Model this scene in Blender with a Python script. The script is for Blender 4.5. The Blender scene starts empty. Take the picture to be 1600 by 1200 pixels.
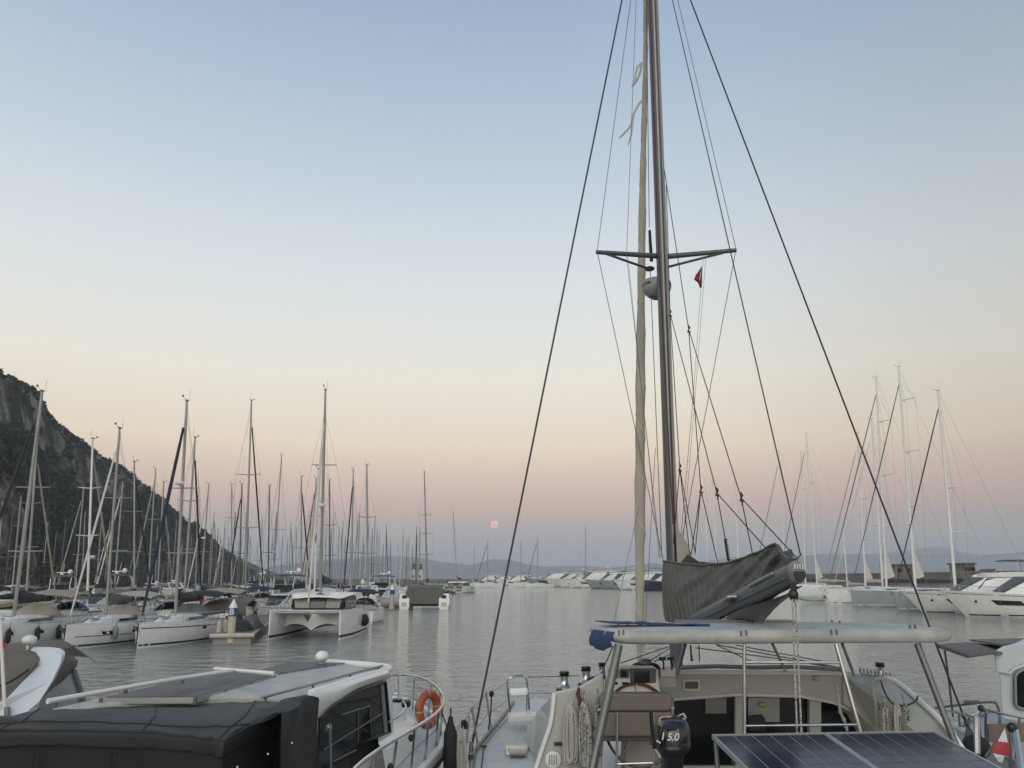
import bpy, bmesh, math, random
import numpy as np
from mathutils import Vector, Matrix, noise
R = math.radians
rnd = random.Random(7)
S = bpy.context.scene
COL = S.collection

# ---------------------------------------------------------------- camera, world, light
CAM_H, PITCH, FPX = 4.0, R(14.26), 1200.0
cd = bpy.data.cameras.new('camera'); cam = bpy.data.objects.new('camera', cd); COL.objects.link(cam)
cam.location = (0, 0, CAM_H); cam.rotation_euler = (R(90) + PITCH, 0, 0)
cd.sensor_width = 36.0; cd.lens = 27.0; cd.clip_start = 0.1; cd.clip_end = 30000
S.camera = cam
S.view_settings.view_transform = 'Standard'; S.view_settings.look = 'None'
S.view_settings.exposure = 0.0; S.view_settings.gamma = 1.0
S.cycles.use_denoising = True
S.cycles.max_bounces = 6; S.cycles.volume_bounces = 3
S.cycles.caustics_reflective = False; S.cycles.caustics_refractive = False

def lin(r, g, b):
    f = lambda c: (c / 255 / 12.92) if c / 255 <= 0.04045 else ((c / 255 + 0.055) / 1.055) ** 2.4
    return (f(r), f(g), f(b), 1.0)

SKY = [  # elevation in degrees, colour of the dusk sky: blue-grey earth shadow, pink belt, cream, pale blue, blue
    (-6, (172, 168, 168)), (1.0, (188, 180, 176)), (2.0, (200, 188, 180)), (2.7, (206, 191, 179)), (3.9, (215, 190, 176)), (5.4, (236, 199, 177)), (7.4, (245, 216, 194)), (9.5, (255, 236, 208)), (11.9, (252, 240, 221)),
    (14.3, (250, 244, 228)), (17.8, (239, 240, 234)), (21.4, (227, 236, 237)), (24.9, (216, 226, 233)), (28.3, (202, 216, 229)), (31.6, (190, 207, 223)), (34.8, (178, 198, 217)), (40.8, (158, 180, 207)), (60, (128, 152, 190)), (90, (106, 134, 180))]
SKY_GAIN = 1.0
wd = bpy.data.worlds.new('World'); S.world = wd; wd.use_nodes = True
nt = wd.node_tree; nt.nodes.clear()
N = nt.nodes.new; K = nt.links.new
tc = N('ShaderNodeTexCoord'); sp = N('ShaderNodeSeparateXYZ'); K(tc.outputs['Generated'], sp.inputs[0])
asn = N('ShaderNodeMath'); asn.operation = 'ARCSINE'; K(sp.outputs['Z'], asn.inputs[0])
mp = N('ShaderNodeMapRange'); mp.inputs[1].default_value = R(-6); mp.inputs[2].default_value = R(90)
K(asn.outputs[0], mp.inputs[0])
rp = N('ShaderNodeValToRGB'); rp.color_ramp.interpolation = 'B_SPLINE' if False else 'LINEAR'
cr = rp.color_ramp
while len(cr.elements) < len(SKY): cr.elements.new(0.5)
for e, (el, c) in zip(cr.elements, SKY):
    e.position = (el + 6) / 96.0; e.color = lin(*c)
K(mp.outputs[0], rp.inputs[0])
# the half of the sky towards the set sun (behind the camera) is brighter and warmer
az = N('ShaderNodeMapRange'); az.inputs[1].default_value = 0.35; az.inputs[2].default_value = -1.0
az.inputs[3].default_value = 0.0; az.inputs[4].default_value = 1.0; az.interpolation_type = 'SMOOTHSTEP'
K(sp.outputs['Y'], az.inputs[0])
mx = N('ShaderNodeMix'); mx.data_type = 'RGBA'; mx.blend_type = 'MULTIPLY'
K(az.outputs[0], mx.inputs[0]); K(rp.outputs[0], mx.inputs[6]); mx.inputs[7].default_value = (1.40, 1.32, 1.15, 1)
# the sky fades a little away from the point opposite the sun
ax = N('ShaderNodeMapRange'); ax.inputs[1].default_value = 0.12; ax.inputs[2].default_value = 0.62; ax.inputs[3].default_value = 1.0; ax.inputs[4].default_value = 0.76
ax.interpolation_type = 'SMOOTHSTEP'; K(sp.outputs['X'], ax.inputs[0])
ml = N('ShaderNodeVectorMath'); ml.operation = 'SCALE'; K(mx.outputs[2], ml.inputs[0]); K(ax.outputs[0], ml.inputs['Scale'])
bg = N('ShaderNodeBackground'); bg.inputs[1].default_value = SKY_GAIN
wo = N('ShaderNodeOutputWorld'); K(ml.outputs[0], bg.inputs[0]); K(bg.outputs[0], wo.inputs[0])

sl = bpy.data.lights.new('sun', 'SUN'); sl.energy = 1.3; sl.angle = R(60); sl.color = (1.0, 0.96, 0.86)
so = bpy.data.objects.new('sun', sl); COL.objects.link(so)
so.rotation_euler = (R(64), 0, R(-10))      # afterglow, from behind the camera

# ---------------------------------------------------------------- pixel of the photograph -> place in the world
ct, st = math.cos(PITCH), math.sin(PITCH)
def ray(px, py):
    u = (px - 800) / FPX; v = (600 - py) / FPX
    return Vector((u, ct - v * st, st + v * ct))
def W(px, py, Y):                 # point at distance Y
    d = ray(px, py); k = Y / d.y
    return Vector((d.x * k, Y, CAM_H + d.z * k))
def Z(px, py, z=0.0):             # point at height z
    d = ray(px, py); k = (z - CAM_H) / d.z
    return Vector((d.x * k, d.y * k, z))

# ---------------------------------------------------------------- materials
MATS = {}
def mat(name, col, rough=0.5, metal=0.0, var=0.12, scale=3.0, bump=0.0, bscale=40.0, col2=None, thr=None, spec=0.5, coat=0.0, coords='Object', stretch=(1, 1, 1)):
    if name in MATS: return MATS[name]
    m = bpy.data.materials.new(name); m.use_nodes = True; MATS[name] = m
    t = m.node_tree; b = t.nodes['Principled BSDF']; n = t.nodes.new; k = t.links.new
    b.inputs['Roughness'].default_value = rough; b.inputs['Metallic'].default_value = metal
    b.inputs['Specular IOR Level'].default_value = spec; b.inputs['Coat Weight'].default_value = coat
    tcd = n('ShaderNodeTexCoord'); mpp = n('ShaderNodeMapping'); mpp.inputs['Scale'].default_value = stretch
    k(tcd.outputs[coords], mpp.inputs[0])
    nz = n('ShaderNodeTexNoise'); nz.inputs['Scale'].default_value = scale; nz.inputs['Detail'].default_value = 6
    nz.inputs['Roughness'].default_value = 0.65
    k(mpp.outputs[0], nz.inputs[0])
    r = n('ShaderNodeValToRGB')
    lo, hi = (0.3, 0.7) if thr is None else thr
    r.color_ramp.elements[0].position = lo; r.color_ramp.elements[1].position = hi
    c = Vector(col)
    if col2 is None:
        a = c * (1 - var); d = c * (1 + var * 0.6)
    else: a = c; d = Vector(col2)
    r.color_ramp.elements[0].color = (*a, 1); r.color_ramp.elements[1].color = (*[min(1, x) for x in d], 1)
    k(nz.outputs[0], r.inputs[0]); k(r.outputs[0], b.inputs['Base Color'])
    if bump:
        n2 = n('ShaderNodeTexNoise'); n2.inputs['Scale'].default_value = bscale; n2.inputs['Detail'].default_value = 4
        k(mpp.outputs[0], n2.inputs[0])
        bp = n('ShaderNodeBump'); bp.inputs['Strength'].default_value = bump; bp.inputs['Distance'].default_value = 0.02
        k(n2.outputs[0], bp.inputs['Height']); k(bp.outputs[0], b.inputs['Normal'])
    return m
white = mat('gelcoat white', (0.80, 0.80, 0.77), 0.22, var=0.10, scale=1.3)
white2 = mat('gelcoat off white', (0.70, 0.69, 0.65), 0.28, var=0.12, scale=1.7)
cream = mat('gelcoat cream', (0.455, 0.46, 0.425), 0.35, var=0.10, scale=1.2)
greyh = mat('gelcoat grey', (0.30, 0.33, 0.34), 0.25, var=0.08, scale=1.2)
deckm = mat('non slip deck', (0.56, 0.55, 0.52), 0.6, var=0.14, scale=3, bump=0.4, bscale=220)
topdirt = mat('grimy hardtop surface', (0.42, 0.42, 0.40), 0.7, var=0.32, scale=1.6, bump=0.2, bscale=60)
catdeck = mat('worn deck paint', (0.57, 0.56, 0.525), 0.6, var=0.16, scale=2.5, bump=0.4, bscale=220)
dirty = mat('weathered white', (0.42, 0.42, 0.39), 0.5, var=0.28, scale=2.5, bump=0.2, bscale=90)
alu = mat('mast aluminium', (0.31, 0.31, 0.295), 0.42, 0.25, var=0.12, scale=2)
alud = mat('dark anodised aluminium', (0.10, 0.105, 0.11), 0.40, 0.3, var=0.12, scale=2)
alupale = mat('white painted spar', (0.76, 0.75, 0.71), 0.4, var=0.08, scale=1)
steel = mat('stainless steel', (0.55, 0.55, 0.54), 0.22, 0.95, var=0.1, scale=6)
steeld = mat('dull stainless steel', (0.16, 0.165, 0.165), 0.38, 0.6, var=0.15, scale=6)
wire = mat('rigging wire', (0.13, 0.13, 0.135), 0.5, 0.4, var=0.1)
wirel = mat('pale rigging', (0.32, 0.32, 0.32), 0.5, 0.3, var=0.1)
blackw = mat('black coated stay', (0.018, 0.02, 0.026), 0.5, var=0.2)
glassd = mat('dark tinted glass', (0.008, 0.010, 0.012), 0.08, var=0.2, spec=0.22)
glassm = mat('dark cabin glass', (0.016, 0.018, 0.021), 0.35, var=0.3, spec=0.25)
glassg = mat('grey tinted glass', (0.05, 0.055, 0.055), 0.08, var=0.2, spec=0.6)
black = mat('black plastic', (0.012, 0.013, 0.015), 0.35, var=0.3)
rubber = mat('black rubber', (0.016, 0.017, 0.018), 0.7, var=0.3, bump=0.2)
canvasg = mat('grey canvas', (0.135, 0.13, 0.122), 0.85, var=0.22, scale=2.2, bump=0.35, bscale=60)
canvasd = mat('charcoal canvas', (0.024, 0.026, 0.029), 0.72, var=0.30, scale=1.6, bump=0.35, bscale=45)
canvast = mat('taupe canvas', (0.15, 0.128, 0.108), 0.85, var=0.18, scale=2.0, bump=0.3, bscale=60)
canvasb = mat('beige canvas', (0.33, 0.285, 0.22), 0.85, var=0.15, scale=2.0, bump=0.3, bscale=60)
canvasn = mat('navy canvas', (0.016, 0.024, 0.055), 0.8, var=0.25, scale=2, bump=0.3)
canvasblue = mat('blue canvas', (0.02, 0.05, 0.13), 0.8, var=0.25, scale=3, bump=0.3)
canvask = mat('black sail cloth', (0.014, 0.016, 0.02), 0.7, var=0.3, scale=3)
sailc = mat('cream sail cloth', (0.42, 0.385, 0.31), 0.8, var=0.22, scale=3.5, stretch=(1, 1, 0.25))
sailw = mat('white sail cloth', (0.60, 0.58, 0.53), 0.8, var=0.14, scale=2)
red = mat('red cloth', (0.24, 0.02, 0.025), 0.8, var=0.2, scale=6)
orange = mat('orange life ring vinyl', (0.44, 0.085, 0.035), 0.45, var=0.22, scale=5, bump=0.2)
whitec = mat('white cloth', (0.66, 0.66, 0.66), 0.8, var=0.1)
teak = mat('weathered teak', (0.20, 0.15, 0.115), 0.75, var=0.3, scale=5, bump=0.3, stretch=(8, 1, 1))
concrete = mat('pier concrete', (0.30, 0.28, 0.25), 0.9, var=0.25, scale=0.6, bump=0.5)
stone = mat('breakwater stone', (0.20, 0.18, 0.16), 0.95, var=0.45, scale=0.15, bump=0.6)
beige = mat('beige painted post', (0.50, 0.46, 0.37), 0.6, var=0.2, scale=2)
signblue = mat('sign blue', (0.02, 0.08, 0.24), 0.5, var=0.1)
skin = mat('skin', (0.42, 0.25, 0.18), 0.6)
hairm = mat('dark hair', (0.02, 0.015, 0.012), 0.7)
bluelite = mat('pale blue shirt', (0.42, 0.60, 0.62), 0.8)
redshirt = mat('red shirt', (0.40, 0.04, 0.035), 0.8)
solar = mat('polycrystalline cell', (0.016, 0.022, 0.045), 0.16, var=0.45, scale=9, spec=0.55)
solarback = mat('solar back sheet', (0.30, 0.32, 0.34), 0.3, var=0.05)
solarg = mat('solar panel grey film', (0.10, 0.10, 0.102), 0.5, var=0.3, scale=2, spec=0.22)
woodb = mat('dark varnished wood', (0.09, 0.045, 0.03), 0.3, var=0.3)
vinyl = mat('taupe vinyl', (0.165, 0.14, 0.12), 0.55, var=0.12, scale=3, bump=0.15)
greyp = mat('grey plastic', (0.20, 0.21, 0.22), 0.4)
screen = mat('dark screen', (0.01, 0.012, 0.02), 0.1)
buff = mat('buff building', (0.34, 0.30, 0.25), 0.9, var=0.15)
roofd = mat('dark roof', (0.10, 0.095, 0.09), 0.9, var=0.2)
teal = mat('teal canvas', (0.10, 0.22, 0.22), 0.8)

def rope_mat(name, a, b, sc=70.0, thr=(0.47, 0.53)):
    return mat(name, a, 0.85, col2=b, scale=sc, thr=thr, bump=0.5, bscale=160)
ropew = rope_mat('white rope', (0.40, 0.38, 0.34), (0.58, 0.56, 0.51))
ropes = rope_mat('black flecked rope', (0.06, 0.06, 0.06), (0.52, 0.50, 0.45), 45, (0.42, 0.50))
roper = rope_mat('red rope', (0.10, 0.022, 0.026), (0.17, 0.06, 0.06))
ropeg = rope_mat('green flecked rope', (0.05, 0.13, 0.10), (0.42, 0.44, 0.38), 45, (0.46, 0.54))
ropek = rope_mat('black rope', (0.02, 0.02, 0.02), (0.06, 0.06, 0.06))
ropelime = rope_mat('lime rope', (0.22, 0.36, 0.12), (0.36, 0.50, 0.2))

# ---------------------------------------------------------------- mesh building
class MB:
    def __init__(s): s.v = []; s.f = []
    def add(s, vs, fs):
        o = len(s.v); s.v += [tuple(p) for p in vs]; s.f += [tuple(i + o for i in f) for f in fs]
        return s
    def box(s, c, size, M=None):
        hx, hy, hz = size[0] / 2, size[1] / 2, size[2] / 2
        vs = [Vector((x, y, z)) for z in (-hz, hz) for y in (-hy, hy) for x in (-hx, hx)]
        if M is not None: vs = [M @ p for p in vs]
        c = Vector(c)
        return s.add([p + c for p in vs], [(0, 2, 3, 1), (4, 5, 7, 6), (0, 1, 5, 4), (2, 6, 7, 3), (0, 4, 6, 2), (1, 3, 7, 5)])
    def loft(s, rings, closed=True, caps=True):
        n = len(rings[0]); vs = [p for r in rings for p in r]; fs = []
        for i in range(len(rings) - 1):
            for j in range(n if closed else n - 1):
                a = i * n + j; b = i * n + (j + 1) % n
                fs.append((a, b, b + n, a + n))
        if caps and closed:
            fs.append(tuple(range(n - 1, -1, -1))); o = (len(rings) - 1) * n; fs.append(tuple(range(o, o + n)))
        return s.add(vs, fs)
    def tube(s, pts, r, n=6, closed=False, flat=None):
        pts = [Vector(p) for p in pts]; m = len(pts)
        rs = r if isinstance(r, (list, tuple)) else [r] * m
        rings = []; up = None
        for i, p in enumerate(pts):
            if closed: t = pts[(i + 1) % m] - pts[i - 1]
            else: t = pts[min(i + 1, m - 1)] - pts[max(i - 1, 0)]
            if t.length < 1e-9: t = Vector((0, 0, 1))
            t.normalize()
            if up is None:
                up = Vector((0, 0, 1)) if abs(t.z) < 0.9 else Vector((0, 1, 0))
                if flat is not None: up = Vector(flat)
            a = t.cross(up)
            if a.length < 1e-6: a = t.orthogonal()
            a.normalize(); b = a.cross(t).normalized(); up = b
            rings.append([p + (a * math.cos(2 * math.pi * k / n) + b * math.sin(2 * math.pi * k / n)) * rs[i] for k in range(n)])
        if closed:
            rings.append(rings[0]); return s.loft(rings, True, False)
        return s.loft(rings)
    def lathe(s, prof, c=(0, 0, 0), n=12, M=None, caps=True):
        c = Vector(c); rings = []
        for (r, z) in prof:
            ring = [Vector((r * math.cos(2 * math.pi * k / n), r * math.sin(2 * math.pi * k / n), z)) for k in range(n)]
            if M is not None: ring = [M @ p for p in ring]
            rings.append([p + c for p in ring])
        return s.loft(rings, True, caps)
    def ball(s, c, r, nu=12, nv=8):
        r = r if isinstance(r, (list, tuple)) else (r, r, r); c = Vector(c)
        rings = []
        for i in range(nv + 1):
            a = math.pi * (i / nv) - math.pi / 2; cr = max(math.cos(a), 0.02)
            rings.append([c + Vector((r[0] * cr * math.cos(2 * math.pi * k / nu), r[1] * cr * math.sin(2 * math.pi * k / nu), r[2] * math.sin(a))) for k in range(nu)])
        return s.loft(rings)
    def prism(s, poly, d):            # flat outline (list of points) given thickness d (vector)
        d = Vector(d); n = len(poly); poly = [Vector(p) for p in poly]
        vs = poly + [p + d for p in poly]
        fs = [tuple(range(n - 1, -1, -1)), tuple(range(n, 2 * n))] + [(i, (i + 1) % n, (i + 1) % n + n, i + n) for i in range(n)]
        return s.add(vs, fs)
    def slab(s, grid, d):             # a grid of points with thickness d (vector or function of normal)
        nu, nv = len(grid), len(grid[0]); d = Vector(d)
        vs = [Vector(p) for r in grid for p in r]; m = len(vs); vs = vs + [p + d for p in vs]; fs = []
        for i in range(nu - 1):
            for j in range(nv - 1):
                a = i * nv + j
                fs.append((a, a + 1, a + nv + 1, a + nv)); fs.append((a + m, a + nv + m, a + nv + 1 + m, a + 1 + m))
        bd = [j for j in range(nv)] + [i * nv + nv - 1 for i in range(1, nu)] + [(nu - 1) * nv + j for j in range(nv - 2, -1, -1)] + [i * nv for i in range(nu - 2, 0, -1)]
        for a, b in zip(bd, bd[1:] + bd[:1]): fs.append((b, a, a + m, b + m))
        return s.add(vs, fs)
    def build(s, name, m, parent=None, smooth=False, w=False, bevel=0.0, seg=2):
        vs = s.v
        if w and parent is not None:
            inv = WM[parent.name].inverted(); vs = [inv @ Vector(p) for p in vs]
        me = bpy.data.meshes.new(name); me.from_pydata([tuple(p) for p in vs], [], s.f)
        bm = bmesh.new(); bm.from_mesh(me); bmesh.ops.recalc_face_normals(bm, faces=bm.faces); bm.to_mesh(me); bm.free()
        me.materials.append(m)
        if smooth:
            me.shade_smooth()
            try: me.set_sharp_from_angle(angle=R(smooth if smooth is not True else 45))
            except Exception: pass
        o = bpy.data.objects.new(name, me); COL.objects.link(o)
        if parent is not None:
            o.parent = parent
            if parent.name in WM: WM[o.name] = WM[parent.name]
        if bevel:
            b = o.modifiers.new('bevel', 'BEVEL'); b.width = bevel; b.segments = seg; b.limit_method = 'ANGLE'; b.angle_limit = R(40)
            b.harden_normals = False
        return o
WM = {}
def tag(o, label, cat, group=None, kind=None):
    o['label'] = label; o['category'] = cat
    if group: o['group'] = group
    if kind: o['kind'] = kind
    return o
def thing(name, label, cat, loc=(0, 0, 0), rz=0.0, group=None):
    o = bpy.data.objects.new(name, None); COL.objects.link(o); o.empty_display_size = 0.2
    o.location = loc; o.rotation_euler = (0, 0, rz)
    WM[o.name] = Matrix.Translation(Vector(loc)) @ Matrix.Rotation(rz, 4, 'Z')
    return tag(o, label, cat, group)
def struct(o): o['kind'] = 'structure'; return o
def lerp(a, b, t): return a + (b - a) * t
def interp(x, pts):
    if x <= pts[0][0]: return pts[0][1]
    for (x0, y0), (x1, y1) in zip(pts, pts[1:]):
        if x <= x1: return y0 + (y1 - y0) * (x - x0) / (x1 - x0)
    return pts[-1][1]
def curve(pts, n=8):                 # Catmull-Rom through points
    pts = [Vector(p) for p in pts]; out = []
    for i in range(len(pts) - 1):
        p0, p1, p2, p3 = pts[max(i - 1, 0)], pts[i], pts[i + 1], pts[min(i + 2, len(pts) - 1)]
        for k in range(n):
            t = k / n
            out.append(0.5 * ((2 * p1) + (p2 - p0) * t + (2 * p0 - 5 * p1 + 4 * p2 - p3) * t * t + (3 * p1 - p0 - 3 * p2 + p3) * t ** 3))
    return out + [pts[-1]]
def sag(a, b, d, n=8):
    a, b = Vector(a), Vector(b)
    return [a.lerp(b, k / n) - Vector((0, 0, d * 4 * (k / n) * (1 - k / n))) for k in range(n + 1)]
# ---------------------------------------------------------------- water, hills, breakwater
def build_water():
    xs = sorted(set(list(np.linspace(-60, 60, 13)) + [-7000, -3000, -1200, -500, -200, -100, 100, 200, 500, 1200, 3000, 7000]))
    ys = [-60, -10, 10, 30, 60, 100, 200, 400, 900, 2000, 7000]
    vs = [(x, y, 0) for y in ys for x in xs]; n = len(xs)
    fs = [(j * n + i, j * n + i + 1, (j + 1) * n + i + 1, (j + 1) * n + i) for j in range(len(ys) - 1) for i in range(n - 1)]
    me = bpy.data.meshes.new('water'); me.from_pydata(vs, [], fs)
    o = bpy.data.objects.new('water', me); COL.objects.link(o); struct(o)
    m = bpy.data.materials.new('harbour water'); m.use_nodes = True; t = m.node_tree; b = t.nodes['Principled BSDF']
    b.inputs['Base Color'].default_value = (0.200, 0.212, 0.196, 1); b.inputs['Roughness'].default_value = 0.06
    b.inputs['IOR'].default_value = 1.45
    n_ = t.nodes.new; k = t.links.new
    g = n_('ShaderNodeNewGeometry'); prev = None
    for sc, st_, dist, sx in ((0.20, 0.5, 0.32, 0.7), (0.9, 0.85, 0.24, 0.6), (2.6, 0.85, 0.10, 0.7), (7.0, 0.7, 0.025, 0.8)):
        mpn = n_('ShaderNodeMapping'); mpn.inputs['Scale'].default_value = (sx, 1.0, 1.0); mpn.inputs['Rotation'].default_value = (0, 0, R(14) * (1 if sc < 2 else -1))
        k(g.outputs['Position'], mpn.inputs[0])
        z = n_('ShaderNodeTexNoise'); z.inputs['Scale'].default_value = sc; z.inputs['Detail'].default_value = 3; z.inputs['Distortion'].default_value = 0.6
        k(mpn.outputs[0], z.inputs[0])
        bp = n_('ShaderNodeBump'); bp.inputs['Strength'].default_value = st_; bp.inputs['Distance'].default_value = dist
        k(z.outputs[0], bp.inputs['Height'])
        if prev is not None: k(prev.outputs[0], bp.inputs['Normal'])
        prev = bp
    k(prev.outputs[0], b.inputs['Normal'])
    me.materials.append(m)
build_water()

RIDGE = [(-520, 330), (-300, 430), (-150, 520), (-60, 560), (0, 587), (20, 594), (45, 605), (60, 615), (68, 640), (90, 662), (110, 680), (140, 702),
         (170, 722), (205, 742), (240, 770), (262, 790), (290, 815), (318, 840), (350, 868), (375, 885), (392, 896), (410, 903), (426, 906)]
def hill_point(p, t):
    py = interp(p, RIDGE)
    q = max(0.0, min(1.0, p / 400.0))
    dr = 330 + 300 * q; df = 150 + 440 * q ** 0.8
    top = W(p, py, dr); top.z = max(top.z, 1.0)
    foot = Z(p, 916, 0.0); foot = Vector((foot.x / foot.y * df, df, -0.5))
    if t <= 1:
        prof = interp(t, [(0, 0), (0.05, 0.035), (0.45, 0.36), (0.62, 0.56), (0.74, 0.70), (0.80, 0.88), (1, 1)])
        x = lerp(foot.x, top.x, t); y = lerp(foot.y, top.y, t); z = lerp(foot.z, top.z, prof)
    else:
        x = top.x * (1 + 0.35 * (t - 1)) ; y = top.y * (1 + 0.9 * (t - 1)); z = top.z * (1 - 1.1 * (t - 1))
    return Vector((x, y, z)), top.z
def hill_disp(v, t, h):
    a = min(1.0, h / 30.0)
    k = 1.0 if t < 0.97 else max(0.15, 1 - (t - 0.97) * 12)
    n1 = noise.fractal(v * 0.018, 0.7, 2.2, 7) * 7.0
    n2 = noise.ridged_multi_fractal(Vector((v.x * 0.05, v.y * 0.05, v.z * 0.03)), 0.8, 2.3, 5, 1.0, 2.0) * 3.2
    e = min(1.0, t / 0.08)
    return Vector((0.35 * n2, -0.5 * (n1 + n2), 0.35 * n1 * k)) * a * e * (0.35 + 0.65 * k)
def build_hill():
    ps = np.concatenate([np.linspace(-520, -20, 60), np.linspace(-17, 426, 190)]); ts = np.concatenate([np.linspace(0, 1, 110), [1.03, 1.08, 1.2, 1.5, 1.9]])
    vs = []; hv = {}
    for i, p in enumerate(ps):
        for j, t in enumerate(ts):
            v, h = hill_point(float(p), float(t))
            v = v + hill_disp(v, float(t), h); vs.append(tuple(v))
    n = len(ts); fs = [(i * n + j, (i + 1) * n + j, (i + 1) * n + j + 1, i * n + j + 1) for i in range(len(ps) - 1) for j in range(n - 1)]
    me = bpy.data.meshes.new('hillside'); me.from_pydata(vs, [], fs); me.shade_smooth()
    o = bpy.data.objects.new('hillside', me); COL.objects.link(o); struct(o)
    m = bpy.data.materials.new('rock and scrub'); m.use_nodes = True; t = m.node_tree; b = t.nodes['Principled BSDF']; b.inputs['Roughness'].default_value = 0.95
    b.inputs['Specular IOR Level'].default_value = 0.1
    n_ = t.nodes.new; k = t.links.new; g = n_('ShaderNodeNewGeometry')
    nz = n_('ShaderNodeTexNoise'); nz.inputs['Scale'].default_value = 0.16; nz.inputs['Detail'].default_value = 9; nz.inputs['Roughness'].default_value = 0.74; k(g.outputs['Position'], nz.inputs[0])
    r1 = n_('ShaderNodeValToRGB'); r1.color_ramp.elements[0].position = 0.42; r1.color_ramp.elements[1].position = 0.60
    r1.color_ramp.elements[0].color = (0.075, 0.068, 0.058, 1); r1.color_ramp.elements[1].color = (0.36, 0.315, 0.27, 1); k(nz.outputs[0], r1.inputs[0])
    n2 = n_('ShaderNodeTexNoise'); n2.inputs['Scale'].default_value = 0.06; n2.inputs['Detail'].default_value = 7; n2.inputs['Roughness'].default_value = 0.65; k(g.outputs['Position'], n2.inputs[0])
    r2 = n_('ShaderNodeValToRGB'); r2.color_ramp.elements[0].position = 0.44; r2.color_ramp.elements[1].position = 0.56; k(n2.outputs[0], r2.inputs[0])
    mxn = n_('ShaderNodeMix'); mxn.data_type = 'RGBA'; k(r2.outputs[0], mxn.inputs[0]); k(r1.outputs[0], mxn.inputs[6]); mxn.inputs[7].default_value = (0.040, 0.048, 0.027, 1)
    k(mxn.outputs[2], b.inputs['Base Color'])
    bp = n_('ShaderNodeBump'); bp.inputs['Strength'].default_value = 0.9; bp.inputs['Distance'].default_value = 1.5; k(nz.outputs[0], bp.inputs['Height']); k(bp.outputs[0], b.inputs['Normal'])
    me.materials.append(m)
    return o
build_hill()

def leaf_mat(name, dark, light, sc):
    m = bpy.data.materials.new(name); m.use_nodes = True; t = m.node_tree; b = t.nodes['Principled BSDF']; b.inputs['Roughness'].default_value = 0.9
    b.inputs['Specular IOR Level'].default_value = 0.15
    n_ = t.nodes.new; k = t.links.new; g = n_('ShaderNodeNewGeometry')
    nz = n_('ShaderNodeTexNoise'); nz.inputs['Scale'].default_value = sc; nz.inputs['Detail'].default_value = 4; k(g.outputs['Position'], nz.inputs[0])
    r = n_('ShaderNodeValToRGB'); r.color_ramp.elements[0].position = 0.35; r.color_ramp.elements[1].position = 0.68
    r.color_ramp.elements[0].color = (*dark, 1); r.color_ramp.elements[1].color = (*light, 1)
    k(nz.outputs[0], r.inputs[0]); k(r.outputs[0], b.inputs['Base Color'])
    return m
leafm = leaf_mat('maquis foliage', (0.026, 0.034, 0.020), (0.086, 0.090, 0.050), 0.09)
def blob(c, s, rs, n=34):
    """a bush: leaf clumps (small faces) spread over a lumpy volume"""
    vs = []; fs = []
    for i in range(n):
        a = rs.uniform(0, 2 * math.pi); zz = rs.uniform(-0.25, 1.0); rr = math.sqrt(max(0, 1 - zz * zz)) * rs.uniform(0.65, 1.1)
        p = Vector((math.cos(a) * rr * s[0], math.sin(a) * rr * s[1], zz * s[2] * rs.uniform(0.75, 1.1))) + c
        q = 0.42 * (s[0] + s[2]) / 2 * rs.uniform(0.6, 1.2)
        d1 = Vector((rs.gauss(0, 1), rs.gauss(0, 1), rs.gauss(0, 0.6))).normalized() * q; d2 = Vector((rs.gauss(0, 1), rs.gauss(0, 1), rs.gauss(0, 1))).normalized() * q * 0.8
        o = len(vs); vs += [p - d1, p + d2, p + d1, p - d2]; fs.append((o, o + 1, o + 2, o + 3))
    return vs, fs
def build_scrub():
    rs = random.Random(3); mb = MB(); cnt = 0; tries = 0
    while cnt < 14500 and tries < 90000:
        tries += 1
        p = rs.uniform(-330, 424) if rs.random() < .62 else rs.uniform(300, 425); t = rs.random() ** 0.9 * 1.0
        q = max(0, min(1, p / 400))
        v, h = hill_point(p, t)
        cl = noise.noise(v * 0.02) + 0.6 * noise.noise(v * 0.06)
        cliff = 0.66 < t < 0.93 and p < 215 + 30 * noise.noise(v * .03)
        strip = 0.67 + 0.10 * noise.noise(v * 0.03)
        keep = 0.95 if t < strip else (0.10 if cliff else 0.75)
        if cl > 0.42 and t < 0.6: keep *= 0.7
        if rs.random() > keep and p < 375: continue
        v = v + hill_disp(v, t, h)
        d = v.length / 300.0
        s = rs.uniform(1.0, 2.5) * (0.75 + 0.42 * d)
        if t < 0.25 and rs.random() < 0.2: s *= 1.5
        if t > 0.88 and p < 300: s *= 0.45
        s *= 0.6 + 0.4 * min(1, h / 35)
        a, f = blob(v, (s, s, s * rs.uniform(0.75, 1.25)), rs, 30 if p > -40 else 16)
        mb.add(a, f); cnt += 1
    scatter_oc(mb, OC1, 900, rs, .5, 1.4); scatter_oc(mb, OC2, 900, rs, .4, 1.1)
    o = mb.build('hillside_scrub', leafm); tag(o, 'dark green pines and maquis scrub covering the hillside on the left', 'scrub', kind='stuff')

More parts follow.
